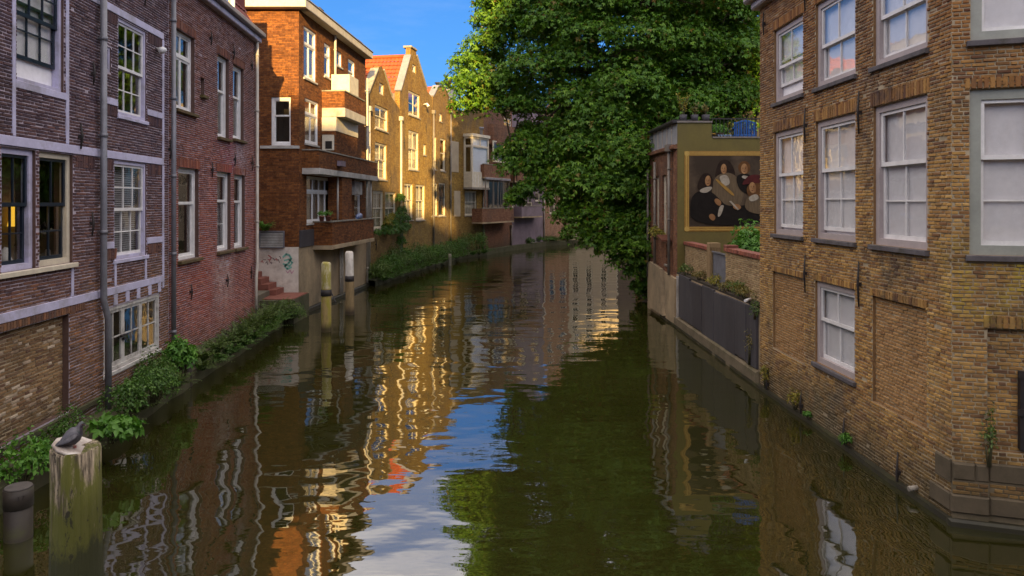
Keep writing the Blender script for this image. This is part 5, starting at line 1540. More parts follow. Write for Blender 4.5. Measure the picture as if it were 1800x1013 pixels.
MB().box(g1, FG.L, -0.045, 0.26, zb + 0.001, zb + 0.095).build('coping', M_terra, FG.M, gw)
pp = MB().cbox(g0 - 0.30, g0, -0.06, 0.25, 1.6, za + 0.22, 0.01).build('gate_pier', M_brick_garden, FG.M, gw)
MB().cbox(g1 - 0.001, g1 + 0.30, -0.05, 0.25, zb + 0.10, zb + 0.17, 0.01).build('pier_cap', M_terra, FG.M, gw)
gm = MB()
n = 26
for i in range(n):
    a, b_ = g0 + (g1 - g0) * i / n, g0 + (g1 - g0) * (i + 1) / n
    ya, yb = 0.04 + 0.018 * (i % 2), 0.04 + 0.018 * ((i + 1) % 2)
    gm.face([(a, ya, 1.78), (b_, yb, 1.78), (b_, yb, 2.62), (a, ya, 2.62)])
gt = gm.build('metal_gate', M_zinc, FG.M, gw)
MB().box(g0, g1, 0.0, 0.03, 2.625, 2.665).build('gate_rail', M_zinc, FG.M, gt)
FT = Fac(5.36, 23.3, 5.40, 15.52)
rt_ = thing('retaining_wall', 'concrete quay wall faced with dark blue grey cladding sheets below the garden wall', 'wall', FT.M)
MB().box(0.0, FT.L, 0.03, 0.32, -1, 1.70).build('wall_core', M_concrete, FT.M, rt_)
MB().cbox(0.0, FT.L, -0.07, 0.03, -1, 0.34, 0.05).build('wall_foot', M_foot, FT.M, rt_)
us = [0.55, 1.9, 3.25, 4.4, 5.35, 6.2, 7.0, FT.L - 0.12]
for a, b_ in zip(us[:-1], us[1:]):
    MB().cbox(a, b_ - 0.012, -0.03 + random.uniform(-0.008, 0.008), 0.028, 0.36 + random.uniform(-0.03, 0.03), 1.70 + random.uniform(-0.05, 0.05), 0.008).build('cladding_sheet', M_clad, FT.M, rt_)
MB().box(0.30, 0.42, -0.05, 0.03, 0.3, 1.66).build('steel_post', M_concrete_w, FT.M, rt_)
MB().box(0.02, FT.L, 0.03, 0.60, 1.702, 1.76).build('soil_ledge', M_soil, FT.M, rt_)
u_, z_ = FT.pix(1312, 537)
MB().tube([(u_, 0.1, 1.80), (u_ + 0.28, -0.12, 1.80)], 0.035, 8).build('white_pipe_end', M_white, FT.M, rt_)

# ------------------------------------------------------------------ right: mural house
FM = Fac(5.42, 23.3, 13.0, 23.3)
FS = Fac(5.30, 27.3, 5.40, 23.32)
hm = thing('mural_house', 'olive rendered house end carrying a large framed mural, roof terrace on top', 'house', FM.M, 'canal houses')
st_u = FM.pix(1251, 0)[0]
zh, zl = FM.pix(1220, 216)[1], FM.pix(1290, 243)[1]
wall(hm, FM, 0, FM.L, 0.5, [(0, zh), (st_u, zh), (st_u + 0.001, zl), (FM.L, zl)], [], M_olive, 0.3)
MB().box(-0.02, st_u + 0.02, -0.04, 0.34, zh + 0.002, zh + 0.06).build('coping', M_pipe_b, FM.M, hm)
MB().box(st_u + 0.025, FM.L, -0.03, 0.34, zl + 0.002, zl + 0.05).build('coping', M_pipe_b, FM.M, hm)
fs = lambda *a: FS.rect(*a)
zs = FS.pix(1186, 262)[1]
wsS = [(0.9, 1.5, 2.9, 5.0), (1.95, 2.6, 2.9, 5.0), (2.5, 3.0, 1.9, 2.6)]
wS = wall(hm, FS, 0, FS.L, 1.0, zs, wsS, M_far_red, 0.3, name='canal_wall')
for r in wsS: window(hm, FS, r, 'sash', 1, 1, 1, M_cream, recess=0.08, fw=0.07, sill=M_coping)
MB().cbox(0, FS.L + 0.03, -0.14, 0.02, zs - 0.02, zs + 0.12, 0.02).build('cornice', M_far_red, FS.M, hm)
# glazed parapet along the roof edge
n = 6; zg1 = zh + 0.0
for i in range(n):
    a, b_ = FS.L * i / n, FS.L * (i + 1) / n
    MB().box(a, a + 0.05, -0.02, 0.05, zs + 0.125, zg1).build('glazing_post', M_pipe_w, FS.M, hm)
    MB().box(a + 0.055, b_ - 0.005, 0.01, 0.02, zs + 0.15, zg1 - 0.03).build('glazed_panel', M_slat, FS.M, hm)
MB().cbox(-0.1, FS.L + 0.05, -0.16, 0.5, zg1 + 0.002, zg1 + 0.10, 0.02).build('roof_rim', M_iron, FS.M, hm)
MB().slab([(5.75, 23.65), (13, 23.65), (13, 27.2), (5.7, 27.2)], 0.5, zl - 0.25).build('house_body', M_body, I4, hm)
downpipe(hm, FS, fs(1154, 1156, 300, 470)[0] + 0.25, 1.6, zs - 0.3, M_pipe_b, 0.05, 0.12)
downpipe(hm, FS, FS.L - 0.55, 1.6, zs - 0.05, M_pipe_b, 0.05, 0.12, hopper=True)
downpipe(hm, FS, 0.06, 1.2, zs - 0.5, M_pipe_b, 0.045, 0.10)
# concrete foot of the mural house with sloping buttress
mb = MB(); mb.prism([(0, -1), (FS.L + 0.1, -1), (FS.L + 0.1, 1.55), (0, 1.75)], -0.10, 0.3); mb.build('concrete_foot', M_concrete, FS.M, hm)
mb = MB(); mb.prism([(0.6, 0.15), (2.9, 0.15), (2.6, 1.72), (0.9, 1.85)], -0.22, -0.105); mb.build('buttress', M_concrete, FS.M, hm)
# small shelf roof and hanging flowers on the canal wall
u_ = FS.L - 1.35
MB().prism([(u_, 2.86), (u_ + 0.75, 2.72), (u_ + 0.75, 2.78), (u_, 2.92)], -0.35, -0.005).build('shelf_roof', M_rust, FS.M, hm)

# ---- the mural: painted gilt frame round a dark group of figures (plain generic stand-in)
M_gilt = plain('ochre_gilt_paint', (0.36, 0.20, 0.035), (0.24, 0.125, 0.025), 7, 0.6, 0.15)
M_gilt2 = plain('pale_gilt_paint', (0.50, 0.33, 0.08), (0.40, 0.24, 0.05), 9, 0.6, 0.1)
M_canvas = plain('umber_backdrop_paint', (0.050, 0.036, 0.026), (0.13, 0.092, 0.062), 0.55, 0.8, 0.05, spec=0.1, lo=0.42, hi=0.62)
M_cloak = plain('black_cloak_paint', (0.012, 0.010, 0.009), (0.02, 0.016, 0.014), 4, 0.8, 0.05, spec=0.1)
M_coat = plain('brown_coat_paint', (0.16, 0.115, 0.07), (0.10, 0.07, 0.045), 5, 0.8, 0.05, spec=0.1, stretch=(4, 4, 0.6))
M_hair = plain('dark_hair_paint', (0.022, 0.014, 0.011), (0.035, 0.022, 0.016), 8, 0.8, 0.05, spec=0.1)
M_hair2 = plain('auburn_hair_paint', (0.14, 0.065, 0.025), (0.09, 0.04, 0.018), 8, 0.8, 0.05, spec=0.1)
M_skin = plain('painted_skin', (0.42, 0.24, 0.11), (0.30, 0.15, 0.07), 5, 0.8, 0.05, spec=0.1)
M_linen = plain('painted_linen', (0.42, 0.37, 0.30), (0.27, 0.23, 0.18), 8, 0.8, 0.05, spec=0.1)
M_hat = plain('wine_hat_paint', (0.10, 0.022, 0.022), (0.06, 0.016, 0.016), 5, 0.8, 0.05, spec=0.1)
mr = thing('framed_mural', 'large mural of four dark-cloaked sitters in a painted gilt frame on the olive wall', 'mural', FM.at(0.3, -0.004, 3.0))
fr = (FM.pix(1203, 0)[0], FM.pix(1203, 0)[0] + 3.7, FM.pix(1250, 407)[1], FM.pix(1250, 266)[1])
fwid = 0.155
mb = MB()
mb.cbox(fr[0], fr[0] + fwid, -0.012, -0.003, fr[2], fr[3], 0.004); mb.cbox(fr[1] - fwid, fr[1], -0.012, -0.003, fr[2], fr[3], 0.004)
mb.cbox(fr[0] + fwid, fr[1] - fwid, -0.012, -0.003, fr[3] - fwid, fr[3], 0.004); mb.cbox(fr[0] + fwid, fr[1] - fwid, -0.012, -0.003, fr[2], fr[2] + fwid, 0.004)
mf = mb.build('gilt_frame', M_gilt, FM.M, mr)
for (x0, x1, z0, z1) in ((fr[0] + 0.05, fr[0] + 0.075, fr[2] + 0.05, fr[3] - 0.05), (fr[0] + 0.115, fr[0] + 0.13, fr[2] + 0.11, fr[3] - 0.11)):
    MB().box(x0, x1, -0.016, -0.0125, z0, z1).build('frame_moulding', M_gilt2, FM.M, mf)
for (z0, z1, i) in ((fr[3] - 0.075, fr[3] - 0.05, 0.08), (fr[3] - 0.13, fr[3] - 0.115, 0.13), (fr[2] + 0.05, fr[2] + 0.075, 0.08), (fr[2] + 0.115, fr[2] + 0.13, 0.13)):
    MB().box(fr[0] + i, fr[1] - i, -0.016, -0.0125, z0, z1).build('frame_moulding', M_gilt2, FM.M, mf)
for (cx_, cz_) in ((fr[0] + 0.08, fr[3] - 0.08), (fr[0] + 0.08, fr[2] + 0.08), (fr[1] - 0.08, fr[3] - 0.08), (fr[1] - 0.08, fr[2] + 0.08)):
    MB().prism([(cx_ + 0.085 * math.cos(a * math.pi / 6), cz_ + 0.085 * math.sin(a * math.pi / 6)) for a in range(12)], -0.020, -0.0165).build('corner_rosette', M_gilt2, FM.M, mf)
MB().box(fr[0] + fwid, fr[1] - fwid, -0.006, -0.003, fr[2] + fwid, fr[3] - fwid).build('painted_backdrop', M_canvas, FM.M, mr)
lay = [-0.008]
def blob(name, pts, mat, par=None, smooth=2):
    """flat painted shape given by points of the photograph on the mural wall"""
    P = [Vector(FM.pix(*p)) for p in pts]
    for _ in range(smooth):
        Q = []
        for a, b_ in zip(P, P[1:] + P[:1]): Q += [a.lerp(b_, 0.25), a.lerp(b_, 0.75)]
        P = Q
    y = lay[0]; lay[0] -= 0.0011
    mb = MB(); mb.face([(p.x, y, p.y) for p in reversed(P)])
    return mb.build(name, mat, FM.M, par or mr)
def oval(name, cx_, cy_, rx, ry, mat, rot=0.0):
    return blob(name, [(cx_ + rx * math.cos(a) * math.cos(rot) - ry * math.sin(a) * math.sin(rot), cy_ + rx * math.cos(a) * math.sin(rot) + ry * math.sin(a) * math.cos(rot)) for a in [k * math.pi / 5 for k in range(10)]], mat, smooth=1)
def face(cx_, cy_, rx, ry, rot=0.0):
    oval('painted_face', cx_, cy_, rx, ry, M_skin, rot)
    oval('face_shade', cx_ + rx * 0.55, cy_ + ry * 0.1, rx * 0.42, ry * 0.8, M_skin2, rot)
    for sx_ in (-0.42, 0.25): oval('painted_eye', cx_ + rx * sx_, cy_ - ry * 0.12, rx * 0.16, ry * 0.07, M_hair)
    oval('painted_nose', cx_ - rx * 0.05, cy_ + ry * 0.15, rx * 0.10, ry * 0.22, M_skin2)
    oval('painted_mouth', cx_ - rx * 0.05, cy_ + ry * 0.52, rx * 0.28, ry * 0.06, M_hat)
M_skin2 = plain('painted_skin_shade', (0.30, 0.155, 0.07), (0.2, 0.095, 0.045), 5, 0.8, 0.05, spec=0.1)
# second sitter (coat), behind
blob('painted_hair', [(1262, 288), (1268, 281), (1280, 281), (1288, 291), (1293, 306), (1290, 318), (1276, 322), (1256, 316), (1258, 300)], M_hair)
blob('painted_coat', [(1256, 312), (1270, 304), (1286, 304), (1300, 316), (1308, 336), (1306, 350), (1296, 372), (1262, 374), (1252, 352), (1251, 330)], M_coat)
face(1272, 297, 5.2, 9)
blob('painted_collar', [(1264, 309), (1279, 307), (1284, 324), (1272, 328), (1266, 318)], M_linen)
blob('painted_sash', [(1256, 316), (1260, 314), (1292, 342), (1288, 346)], M_gilt)
# third head, upper right
oval('painted_hair', 1308, 295, 11, 12, M_hair2)
blob('painted_cloak', [(1292, 312), (1302, 305), (1316, 306), (1328, 316), (1332, 336), (1320, 344), (1300, 336)], M_cloak)
face(1308, 297, 6, 9.5)
oval('painted_collar', 1310, 312, 7, 3, M_linen, 0.2)
# first sitter, dark cloak, left
blob('painted_hair', [(1228, 316), (1236, 304), (1248, 305), (1254, 318), (1252, 334), (1240, 340), (1224, 334)], M_hair)
blob('painted_cloak', [(1213, 396), (1213, 352), (1222, 338), (1238, 334), (1252, 338), (1266, 352), (1276, 362), (1300, 362), (1336, 358), (1352, 396)], M_cloak)
face(1244, 318, 5.2, 9.5, 0.05)
blob('painted_collar', [(1229, 334), (1240, 329), (1252, 328), (1250, 334), (1240, 340), (1230, 338)], M_linen)
blob('painted_hand', [(1254, 352), (1259, 348), (1268, 354), (1266, 363), (1259, 360)], M_skin2)
blob('painted_cuff', [(1264, 362), (1272, 360), (1271, 367), (1266, 380), (1260, 382)], M_linen)
blob('painted_hand', [(1245, 378), (1252, 375), (1258, 382), (1254, 389), (1247, 385)], M_skin2)
# fourth sitter with wide hat, right
blob('painted_coat', [(1308, 372), (1310, 350), (1322, 340), (1342, 342), (1352, 360), (1352, 380)], M_coat)
blob('painted_hair', [(1312, 324), (1336, 320), (1340, 340), (1330, 350), (1312, 344)], M_hair2)
blob('painted_hat', [(1302, 326), (1312, 310), (1328, 306), (1346, 312), (1352, 322), (1328, 322), (1312, 324)], M_hat)
face(1322, 330, 6, 10, -0.1)
blob('painted_collar', [(1314, 346), (1330, 340), (1334, 350), (1318, 356)], M_linen)
blob('painted_hand', [(1287, 360), (1296, 358), (1303, 364), (1298, 370), (1288, 367)], M_skin2)
blob('painted_scroll', [(1281, 354), (1284, 353), (1298, 368), (1296, 370)], M_linen, smooth=0)

# ---- roof terrace: railing, pots, blue chair, bench, planter
rail = thing('terrace_railing', 'thin black metal railing along the roof terrace edge', 'railing', FM.at(st_u, 0.15, zl))
zr = FM.pix(1290, 207)[1]
MB().box(st_u + 0.03, FM.L, 0.13, 0.17, zr - 0.04, zr).build('top_rail', M_iron, FM.M, rail)
k = st_u + 0.05; i = 0
while k < 12.5 - 5.4:
    MB().box(k, k + 0.016, 0.142, 0.158, zl + 0.05, zr - 0.041).build('baluster', M_iron, FM.M, rail); k += 0.13
def pot_plant(name, label, px, w_, h_, style, mat):
    u = FM.pix(px, 0)[0]
    t = thing(name, label, 'potted plant', FM.at(u, 0.17, zh + 0.06), 'pots on the parapet')
    M = WM[t.name]
    MB().tube([(0, 0, 0), (0, 0, h_)], [w_ * 0.62, w_ * 0.74], 4, sx=1, sy=1).build('pot', M_clad, M @ Matrix.Rotation(math.pi / 4, 4, 'Z'), t)
    pts = []
    st_ = MB()
    for i in range(34 if style == 'grass' else 20):
        a = random.uniform(0, 6.28); L = random.uniform(0.35, 0.75) if style == 'grass' else random.uniform(0.15, 0.38)
        e = Vector((math.cos(a) * 0.12 * L * 2, math.sin(a) * 0.12 * L * 2, L))
        st_.tube([(e.x * 0.2, e.y * 0.2, h_ - 0.02), (e.x * 0.6, e.y * 0.6, h_ + L * 0.6), (e.x * 1.5, e.y * 1.5, h_ + L)], [0.006, 0.005, 0.002], 4, cap=False)
        pts.append((np.array([[e.x * f * 1.4, e.y * f * 1.4, h_ + L * f] for f in (0.4, 0.6, 0.8, 0.95)])))
    P = np.concatenate(pts); n = len(P)
    foliage('leaves', [(P, unit(rng.normal(size=(n, 3))), unit(rng.normal(size=(n, 3)) + [0, 0, 1.0]), rng.uniform(0.06, 0.12, n))], mat, M, t, 1, 0.35)
    st_.build('stem', M_stem, M, t)
pot_plant('potted_plant', 'tall grassy plant in a square grey pot, left of three', 1203, 0.20, 0.22, 'grass', M_leaf_yel)
pot_plant('potted_plant', 'straggly plant in a square grey pot, middle of three', 1223, 0.20, 0.22, 'low', M_leaf_dry)
pot_plant('potted_plant', 'dry wispy plant in a square grey pot, right of three', 1243, 0.21, 0.22, 'low', M_leaf_dry)
M_blue = plain('bright_blue_paint', (0.015, 0.10, 0.36), (0.012, 0.075, 0.28), 6, 0.45, 0.05)
M_lblue = plain('pale_blue_paint', (0.30, 0.42, 0.62), (0.22, 0.32, 0.5), 6, 0.45, 0.05)
zt = zl - 0.25
cu = FM.pix(1314, 0)[0] + 0.1
chair = thing('garden_chair', 'bright blue slatted wooden chair behind the terrace railing', 'chair', FM.at(cu, 0.55, zt))
M = WM[chair.name]
for i in range(8):
    x = -0.30 + i * 0.0855; hh = 0.80 + 0.10 * math.sin(math.pi * (i + 0.5) / 8)
    MB().cbox(x - 0.028, x + 0.028, -0.02, 0.015, 0.40, hh - 0.02, 0.006).build('slat', M_blue, M, chair)
mb = MB()
for i in range(8):
    a0, a1 = -0.36 + i * 0.09, -0.36 + (i + 1) * 0.09
    z0_, z1_ = 0.80 + 0.11 * math.sin(math.pi * i / 8), 0.80 + 0.11 * math.sin(math.pi * (i + 1) / 8)
    mb.prism([(a0, z0_ - 0.06), (a1, z1_ - 0.06), (a1, z1_), (a0, z0_)], -0.03, 0.02)
mb.build('top_rail', M_blue, M, chair)
MB().cbox(-0.36, 0.36, -0.03, 0.02, 0.34, 0.42, 0.01).build('lower_rail', M_blue, M, chair)
MB().cbox(-0.38, 0.38, 0.02, 0.55, 0.36, 0.41, 0.01).build('seat', M_blue, M, chair)
for x in (-0.36, 0.33):
    for y in (0.0, 0.50): MB().box(x, x + 0.05, y, y + 0.05, 0, 0.64 if y else 0.84).build('leg', M_blue, M, chair)
    MB().cbox(x - 0.02, x + 0.07, 0.0, 0.58, 0.62, 0.66, 0.01).build('armrest', M_blue, M, chair)
bu_ = FM.pix(1282, 0)[0]
bench = thing('slatted_table', 'low pale blue slatted table beside the brown planter', 'table', FM.at(bu_, 0.5, zt))
M = WM[bench.name]
for i in range(6): MB().cbox(-0.24 + i * 0.08, -0.18 + i * 0.08, -0.02, 0.5, 0.38, 0.41, 0.006).build('slat', M_lblue, M, bench)
for i in range(5): MB().box(-0.22 + i * 0.10, -0.18 + i * 0.10, -0.015, 0.01, 0.22, 0.379).build('front_slat', M_lblue, M, bench)
for x in (-0.24, 0.2):
    for y in (0.0, 0.44): MB().box(x, x + 0.04, y, y + 0.04, 0, 0.378).build('leg', M_lblue, M, bench)
pu_ = FM.pix(1268, 0)[0]
plt = thing('planter_box', 'brown planter box with leafy green plants behind the railing', 'planter', FM.at(pu_, 0.5, zt))
M = WM[plt.name]
MB().cbox(-0.26, 0.24, 0, 0.4, 0, 0.48, 0.02).build('box', M_bark, M, plt)
foliage('leaves', [clump((0, 0.2, 0.6), (0.42, 0.3, 0.22), 260, 0.09)], M_leaf_bright, M, plt, 1, 0.5)
shrub('terrace_shrub', 'yellow green leafy shrub behind the blue chair', FM.w(FM.pix(1312, 0)[0], 0.95, zt), (0.55, 0.4, 1.05), 420, 0.09, M_leaf_yel, 'roof terrace plants')
MB_y = MB().cbox(-0.10, 0.10, 0, 0.1, 0, 0.42, 0.02)
yb = thing('yellow_bin', 'small yellow bin at the end of the terrace', 'bin', FM.at(st_u + 0.15, 0.5, zt)); 
M_yel = plain('yellow_plastic', (0.60, 0.33, 0.02), (0.5, 0.26, 0.02), 5, 0.5, 0.05)
MB_y.build('bin_body', M_yel, WM[yb.name], yb); MB().cbox(-0.12, 0.12, -0.02, 0.12, 0.42, 0.46, 0.01).build('lid', M_yel, WM[yb.name], yb)

# dark timber building behind the tree, right
FD = Fac(9.2, 31.5, 15.0, 31.5)
dk = thing('dark_timber_building', 'black timber building with a rust red eave behind the tree', 'building', FD.M)
MB().box(0, 5.8, 0.05, 5, 0.5, 11.6).build('wall', M_timber, FD.M, dk)
for i in range(28):
    MB().box(i * 0.205, i * 0.205 + 0.19, 0.02 + random.uniform(0, 0.012), 0.049, 0.5, 8.0).build('plank', M_timber, FD.M, dk)
MB().cbox(-0.3, 5.9, -0.5, 0.3, 8.3, 8.5, 0.02).build('eave_beam', M_rust, FD.M, dk)
MB().cbox(-0.3, 5.9, -0.4, 0.3, 9.2, 9.4, 0.02).build('upper_beam', M_rust, FD.M, dk)
for x in (0.2, 1.6, 3.0, 4.4): MB().cbox(x, x + 0.14, -0.12, 0.015, 6.2, 8.3, 0.01).build('post', M_timber, FD.M, dk)

# ------------------------------------------------------------------ the big overhanging sycamore
tree = thing('sycamore_tree', 'huge leafy green sycamore leaning over the canal from the right bank', 'tree', Matrix.Translation((8.6, 33.0, 1.0)))
def W(px, py, Y): return Vector(((px - CX) / FOC * Y, Y, CAM_H + (HY - py) / FOC * Y))
# crown outline as it stands against sky and houses, continued above and to the right of what the picture shows
OUT = [(905, -330), (850, -240), (830, -120), (848, -10), (838, 62), (812, 96), (797, 135), (800, 182), (822, 208), (868, 196), (905, 205), (893, 250), (872, 285), (908, 318), (950, 318), (968, 345), (985, 385),
       (1005, 415), (1050, 440), (1098, 462), (1132, 505), (1150, 515), (1200, 420), (1300, 330), (1345, 200), (1420, 60), (1400, -150), (1250, -330), (1080, -420)]
OUTA = np.array(OUT, float)
def inside_poly(x, y):
    c = False; n = len(OUT); j = n - 1
    for i in range(n):
        xi, yi = OUT[i]; xj, yj = OUT[j]
        if (yi > y) != (yj > y) and x < (xj - xi) * (y - yi) / (yj - yi) + xi: c = not c
        j = i
    return c
def edge_dist(x, y):
    a = OUTA; b_ = np.roll(a, -1, 0); p = np.array([x, y])
    t = np.clip(np.sum((p - a) * (b_ - a), 1) / np.sum((b_ - a) ** 2, 1), 0, 1)
    return float(np.min(np.linalg.norm(p - (a + t[:, None] * (b_ - a)), axis=1)))
pads = []
tries = 0
while len(pads) < 340 and tries < 30000:
    tries += 1
    x, y = random.uniform(790, 1420), random.uniform(-420, 520)
    if not inside_poly(x, y): continue
    e = edge_dist(x, y)
    if e < 13: continue
    k = min(1.0, e / 190.0)
    Y0 = 34.0 - (3.2 if y > 330 else 0.0) * min(1, (y - 330) / 120 if y > 330 else 0)
    half = 1.0 + 5.2 * math.sqrt(k)
    face = random.random()
    Y = Y0 - half * (random.uniform(0.75, 1.0) if face < 0.62 else random.uniform(-1.0, 0.7))
    if x > 1140 and Y < 29.0 and y > 150: Y = random.uniform(29.0, 34)      # behind the mural house
    sc = FOC / Y
    r = min(1.7, max(0.45, e / sc * 0.9)) * random.uniform(0.75, 1.1)
    P = W(x, y, Y)
    if P.z - r * 0.4 < 0.15: continue
    if any((P - q).length < 0.47 * (r + s) for q, s in pads): continue
    pads.append((P, r))
EXP = [(820, 188, 31.5, .9), (850, 184, 31, .9), (882, 188, 31, .9), (838, 160, 31, 1.0), (812, 150, 32, .9), (868, 150, 30.5, 1.1), (905, 190, 30.5, 1.0), (825, 115, 32, .9), (855, 85, 31.5, 1.0), (862, 40, 32, 1.0), (870, 10, 32, 1.0),
       (893, 275, 31, .75), (908, 300, 30.7, .8), (925, 262, 30.5, .9), (940, 295, 30.3, .9), (912, 345, 30.6, .55), (930, 332, 30.3, .6), (905, 356, 30.8, .4), (955, 318, 30.2, .7), (965, 270, 30, 1.0),
       (985, 350, 29.6, .8), (1000, 385, 29.3, .8), (1020, 410, 29, .75), (1045, 385, 28.6, 1.0), (1050, 425, 28.6, .8), (1080, 440, 28.4, .8), (1075, 400, 28.2, 1.0), (1105, 460, 28.4, .8), (1125, 480, 28.6, .7), (1112, 430, 28.2, 1.0),
       (1130, 505, 28.9, .55), (1135, 450, 28.3, .9), (1128, 390, 28.2, 1.1), (1120, 340, 28.2, 1.2), (1085, 340, 28, 1.2), (1045, 330, 28.3, 1.2), (1010, 320, 28.8, 1.1), (1135, 290, 28.6, 1.2), (1138, 515, 29.5, .5), (1100, 290, 28.2, 1.3),
       (1030, 260, 29, 1.3), (1055, 235, 33, 1.5), (1040, 260, 35, 1.6), (1015, 230, 33, 1.5), (1070, 280, 34, 1.6), (1130, 420, 31, 1.2), (1090, 380, 31.5, 1.3), (1290, 300, 33, 1.5), (1160, 210, 30, 1.3), (1200, 190, 30, 1.3), (1240, 170, 30, 1.2), (1285, 180, 29.5, 1.0), (1310, 170, 29.5, .9)]
for x, y, Y, r in EXP: pads.append((W(x, y, Y), r))
parts = []
for P, r in pads:
    rr = (r * random.uniform(0.95, 1.15), r * random.uniform(0.95, 1.15), r * random.uniform(0.75, 1.1))
    n = int(430 * r * r) + 110
    parts.append(clump(tuple(P), rr, n, 0.158, droop=0.75, up=0.35, shell=0.5))
    # loose sprays breaking the pad's outline
    m = int(40 * r * r) + 8
    d = unit(rng.normal(size=(m, 3))); d[:, 2] = d[:, 2] * 0.6 - 0.1
    parts.append((np.array(tuple(P)) + d * np.array(rr) * rng.uniform(1.0, 1.22, (m, 1)), unit(d * 0.5 + [0, 0, 0.7] + rng.normal(0, 0.4, (m, 3))), unit(d + [0, 0, -0.7]), 0.14 * rng.uniform(0.6, 1.2, m)))
base = Vector((8.6, 33.0, 0.6))
crown = foliage('crown', parts, M_leaf_tree, I4, tree, 3, 0.62)
tr = MB()
tr.tube([base, (8.45, 33.0, 2.6), (8.0, 33.1, 5.0), (7.4, 33.4, 7.5), (6.9, 33.6, 10.5), (6.7, 33.8, 14), (6.5, 34, 17)], [0.62, 0.50, 0.44, 0.38, 0.30, 0.18, 0.05], 14)
trunk = tr.build('trunk', M_bark, I4, tree)
hubs = [Vector((8.2, 33.05, 4.2)), Vector((7.7, 33.3, 6.4)), Vector((7.1, 33.5, 9.2)), Vector((6.8, 33.7, 12.4)), Vector((6.6, 33.9, 15))]
limbs = [(0, W(1080, 400, 31.5)), (0, W(1010, 330, 31)), (1, W(900, 260, 31)), (1, W(960, 210, 30)), (2, W(840, 150, 32)), (2, W(930, 90, 30)), (2, W(1250, 150, 30.0)), (3, W(880, 20, 31)), (3, W(1000, 10, 29.5)), (3, W(1130, 20, 29.5)),
         (3, W(1290, 40, 31)), (1, W(1150, 200, 29.8)), (2, W(1060, 120, 29.2)), (4, W(980, -150, 32)), (4, W(1200, -200, 33)), (2, W(1280, 90, 36)), (1, W(950, 200, 38)), (3, W(1000, 0, 39)), (0, W(1130, 450, 30.5))]
tips = []
for h, e in limbs:
    s = hubs[h]
    m1 = s.lerp(e, 0.35) + Vector((0, 0, 0.9)); m2 = s.lerp(e, 0.7) + Vector((random.uniform(-.3, .3), 0, 0.8))
    br = MB(); br.tube([s, m1, m2, e], [0.22, 0.15, 0.09, 0.03], 8); br.build('limb', M_bark, I4, tree)
    tips += [m1, m2, e]
tw = MB()
for P, r in pads:
    q = min(tips, key=lambda t_: (t_ - P).length)
    if (q - P).length < 6:
        tw.tube([q, q.lerp(P, 0.55) + Vector((0, 0, 0.25)), P - Vector((0, 0, r * 0.2))], [0.055, 0.035, 0.012], 5, cap=False)
tw.build('branchlets', M_bark, I4, tree, kind='stuff')

# ------------------------------------------------------------------ mooring poles
M_polewood = plain('silvered_pole_wood', (0.34, 0.30, 0.23), (0.20, 0.17, 0.12), 5, 0.9, 0.7, grime=(0.07, 0.09, 0.015), stretch=(5, 5, 0.35), dist=0.02)
def near_pole_mat():
    m, nt, b, out = new_mat('mossy_pole_wood')
    pos = geo(nt).outputs['Position']
    grain = noise(nt, pos, 9, 6, 0.7, (5, 5, 0.35))
    c = mixc(nt, maprange(nt, grain, 0.40, 0.60), (0.46, 0.37, 0.26), (0.06, 0.045, 0.03))
    sp = nt.nodes.new('ShaderNodeSeparateXYZ'); nt.links.new(pos, sp.inputs[0])
    mo = noise(nt, pos, 3.5, 7, 0.7, (2, 2, 0.5))
    mz = math_n(nt, 'ADD', mo, maprange(nt, sp.outputs['Z'], 2.25, 1.2, -0.05, 0.22))
    c = mixc(nt, maprange(nt, mz, 0.43, 0.53, 0, 0.95), c, (0.10, 0.105, 0.012))
    dk = noise(nt, pos, 5, 6, 0.7, (2.5, 2.5, 0.9))
    c = mixc(nt, maprange(nt, dk, 0.58, 0.63, 0, 0.9), c, (0.02, 0.018, 0.012))
    wl = math_n(nt, 'ADD', sp.outputs['Z'], math_n(nt, 'MULTIPLY', math_n(nt, 'SUBTRACT', dk, 0.5), 0.7))
    c = mixc(nt, maprange(nt, wl, 1.62, 1.50, 0, 0.8), c, (0.022, 0.024, 0.010))
    nt.links.new(c, b.inputs['Base Color']); b.inputs['Roughness'].default_value = 0.95
    bump(nt, b, grain, 1.0, 0.03)
    return m
M_pole_near = near_pole_mat()
def pole_material(name, white_z, band_z, base_c, paint_c, amt):
    m, nt, b, out = new_mat(name)
    pos = geo(nt).outputs['Position']
    grain = noise(nt, pos, 8, 6, 0.7, (5, 5, 0.4))
    c = mixc(nt, maprange(nt, grain, 0.35, 0.68), base_c, tuple(x * 0.5 for x in base_c))
    sp = nt.nodes.new('ShaderNodeSeparateXYZ'); nt.links.new(pos, sp.inputs[0])
    pt = math_n(nt, 'MULTIPLY', maprange(nt, sp.outputs['Z'], white_z - 0.01, white_z + 0.01), maprange(nt, noise(nt, pos, 6, 6, 0.7, (2, 2, 0.8)), 0.80, 0.58))
    c = mixc(nt, math_n(nt, 'MULTIPLY', pt, amt), c, paint_c)
    mo = noise(nt, pos, 3.0, 7, 0.7, (2, 2, 0.5))
    c = mixc(nt, maprange(nt, mo, 0.44, 0.54, 0, 0.85 if amt < 0.9 else 0.25), c, (0.30, 0.26, 0.03) if amt < 0.9 else (0.10, 0.08, 0.03))
    c = mixc(nt, maprange(nt, sp.outputs['Z'], 0.35, 0.1, 0, 0.9), c, (0.03, 0.02, 0.012))
    nt.links.new(c, b.inputs['Base Color']); b.inputs['Roughness'].default_value = 0.9
    bump(nt, b, grain, 0.8, 0.015)
    return m
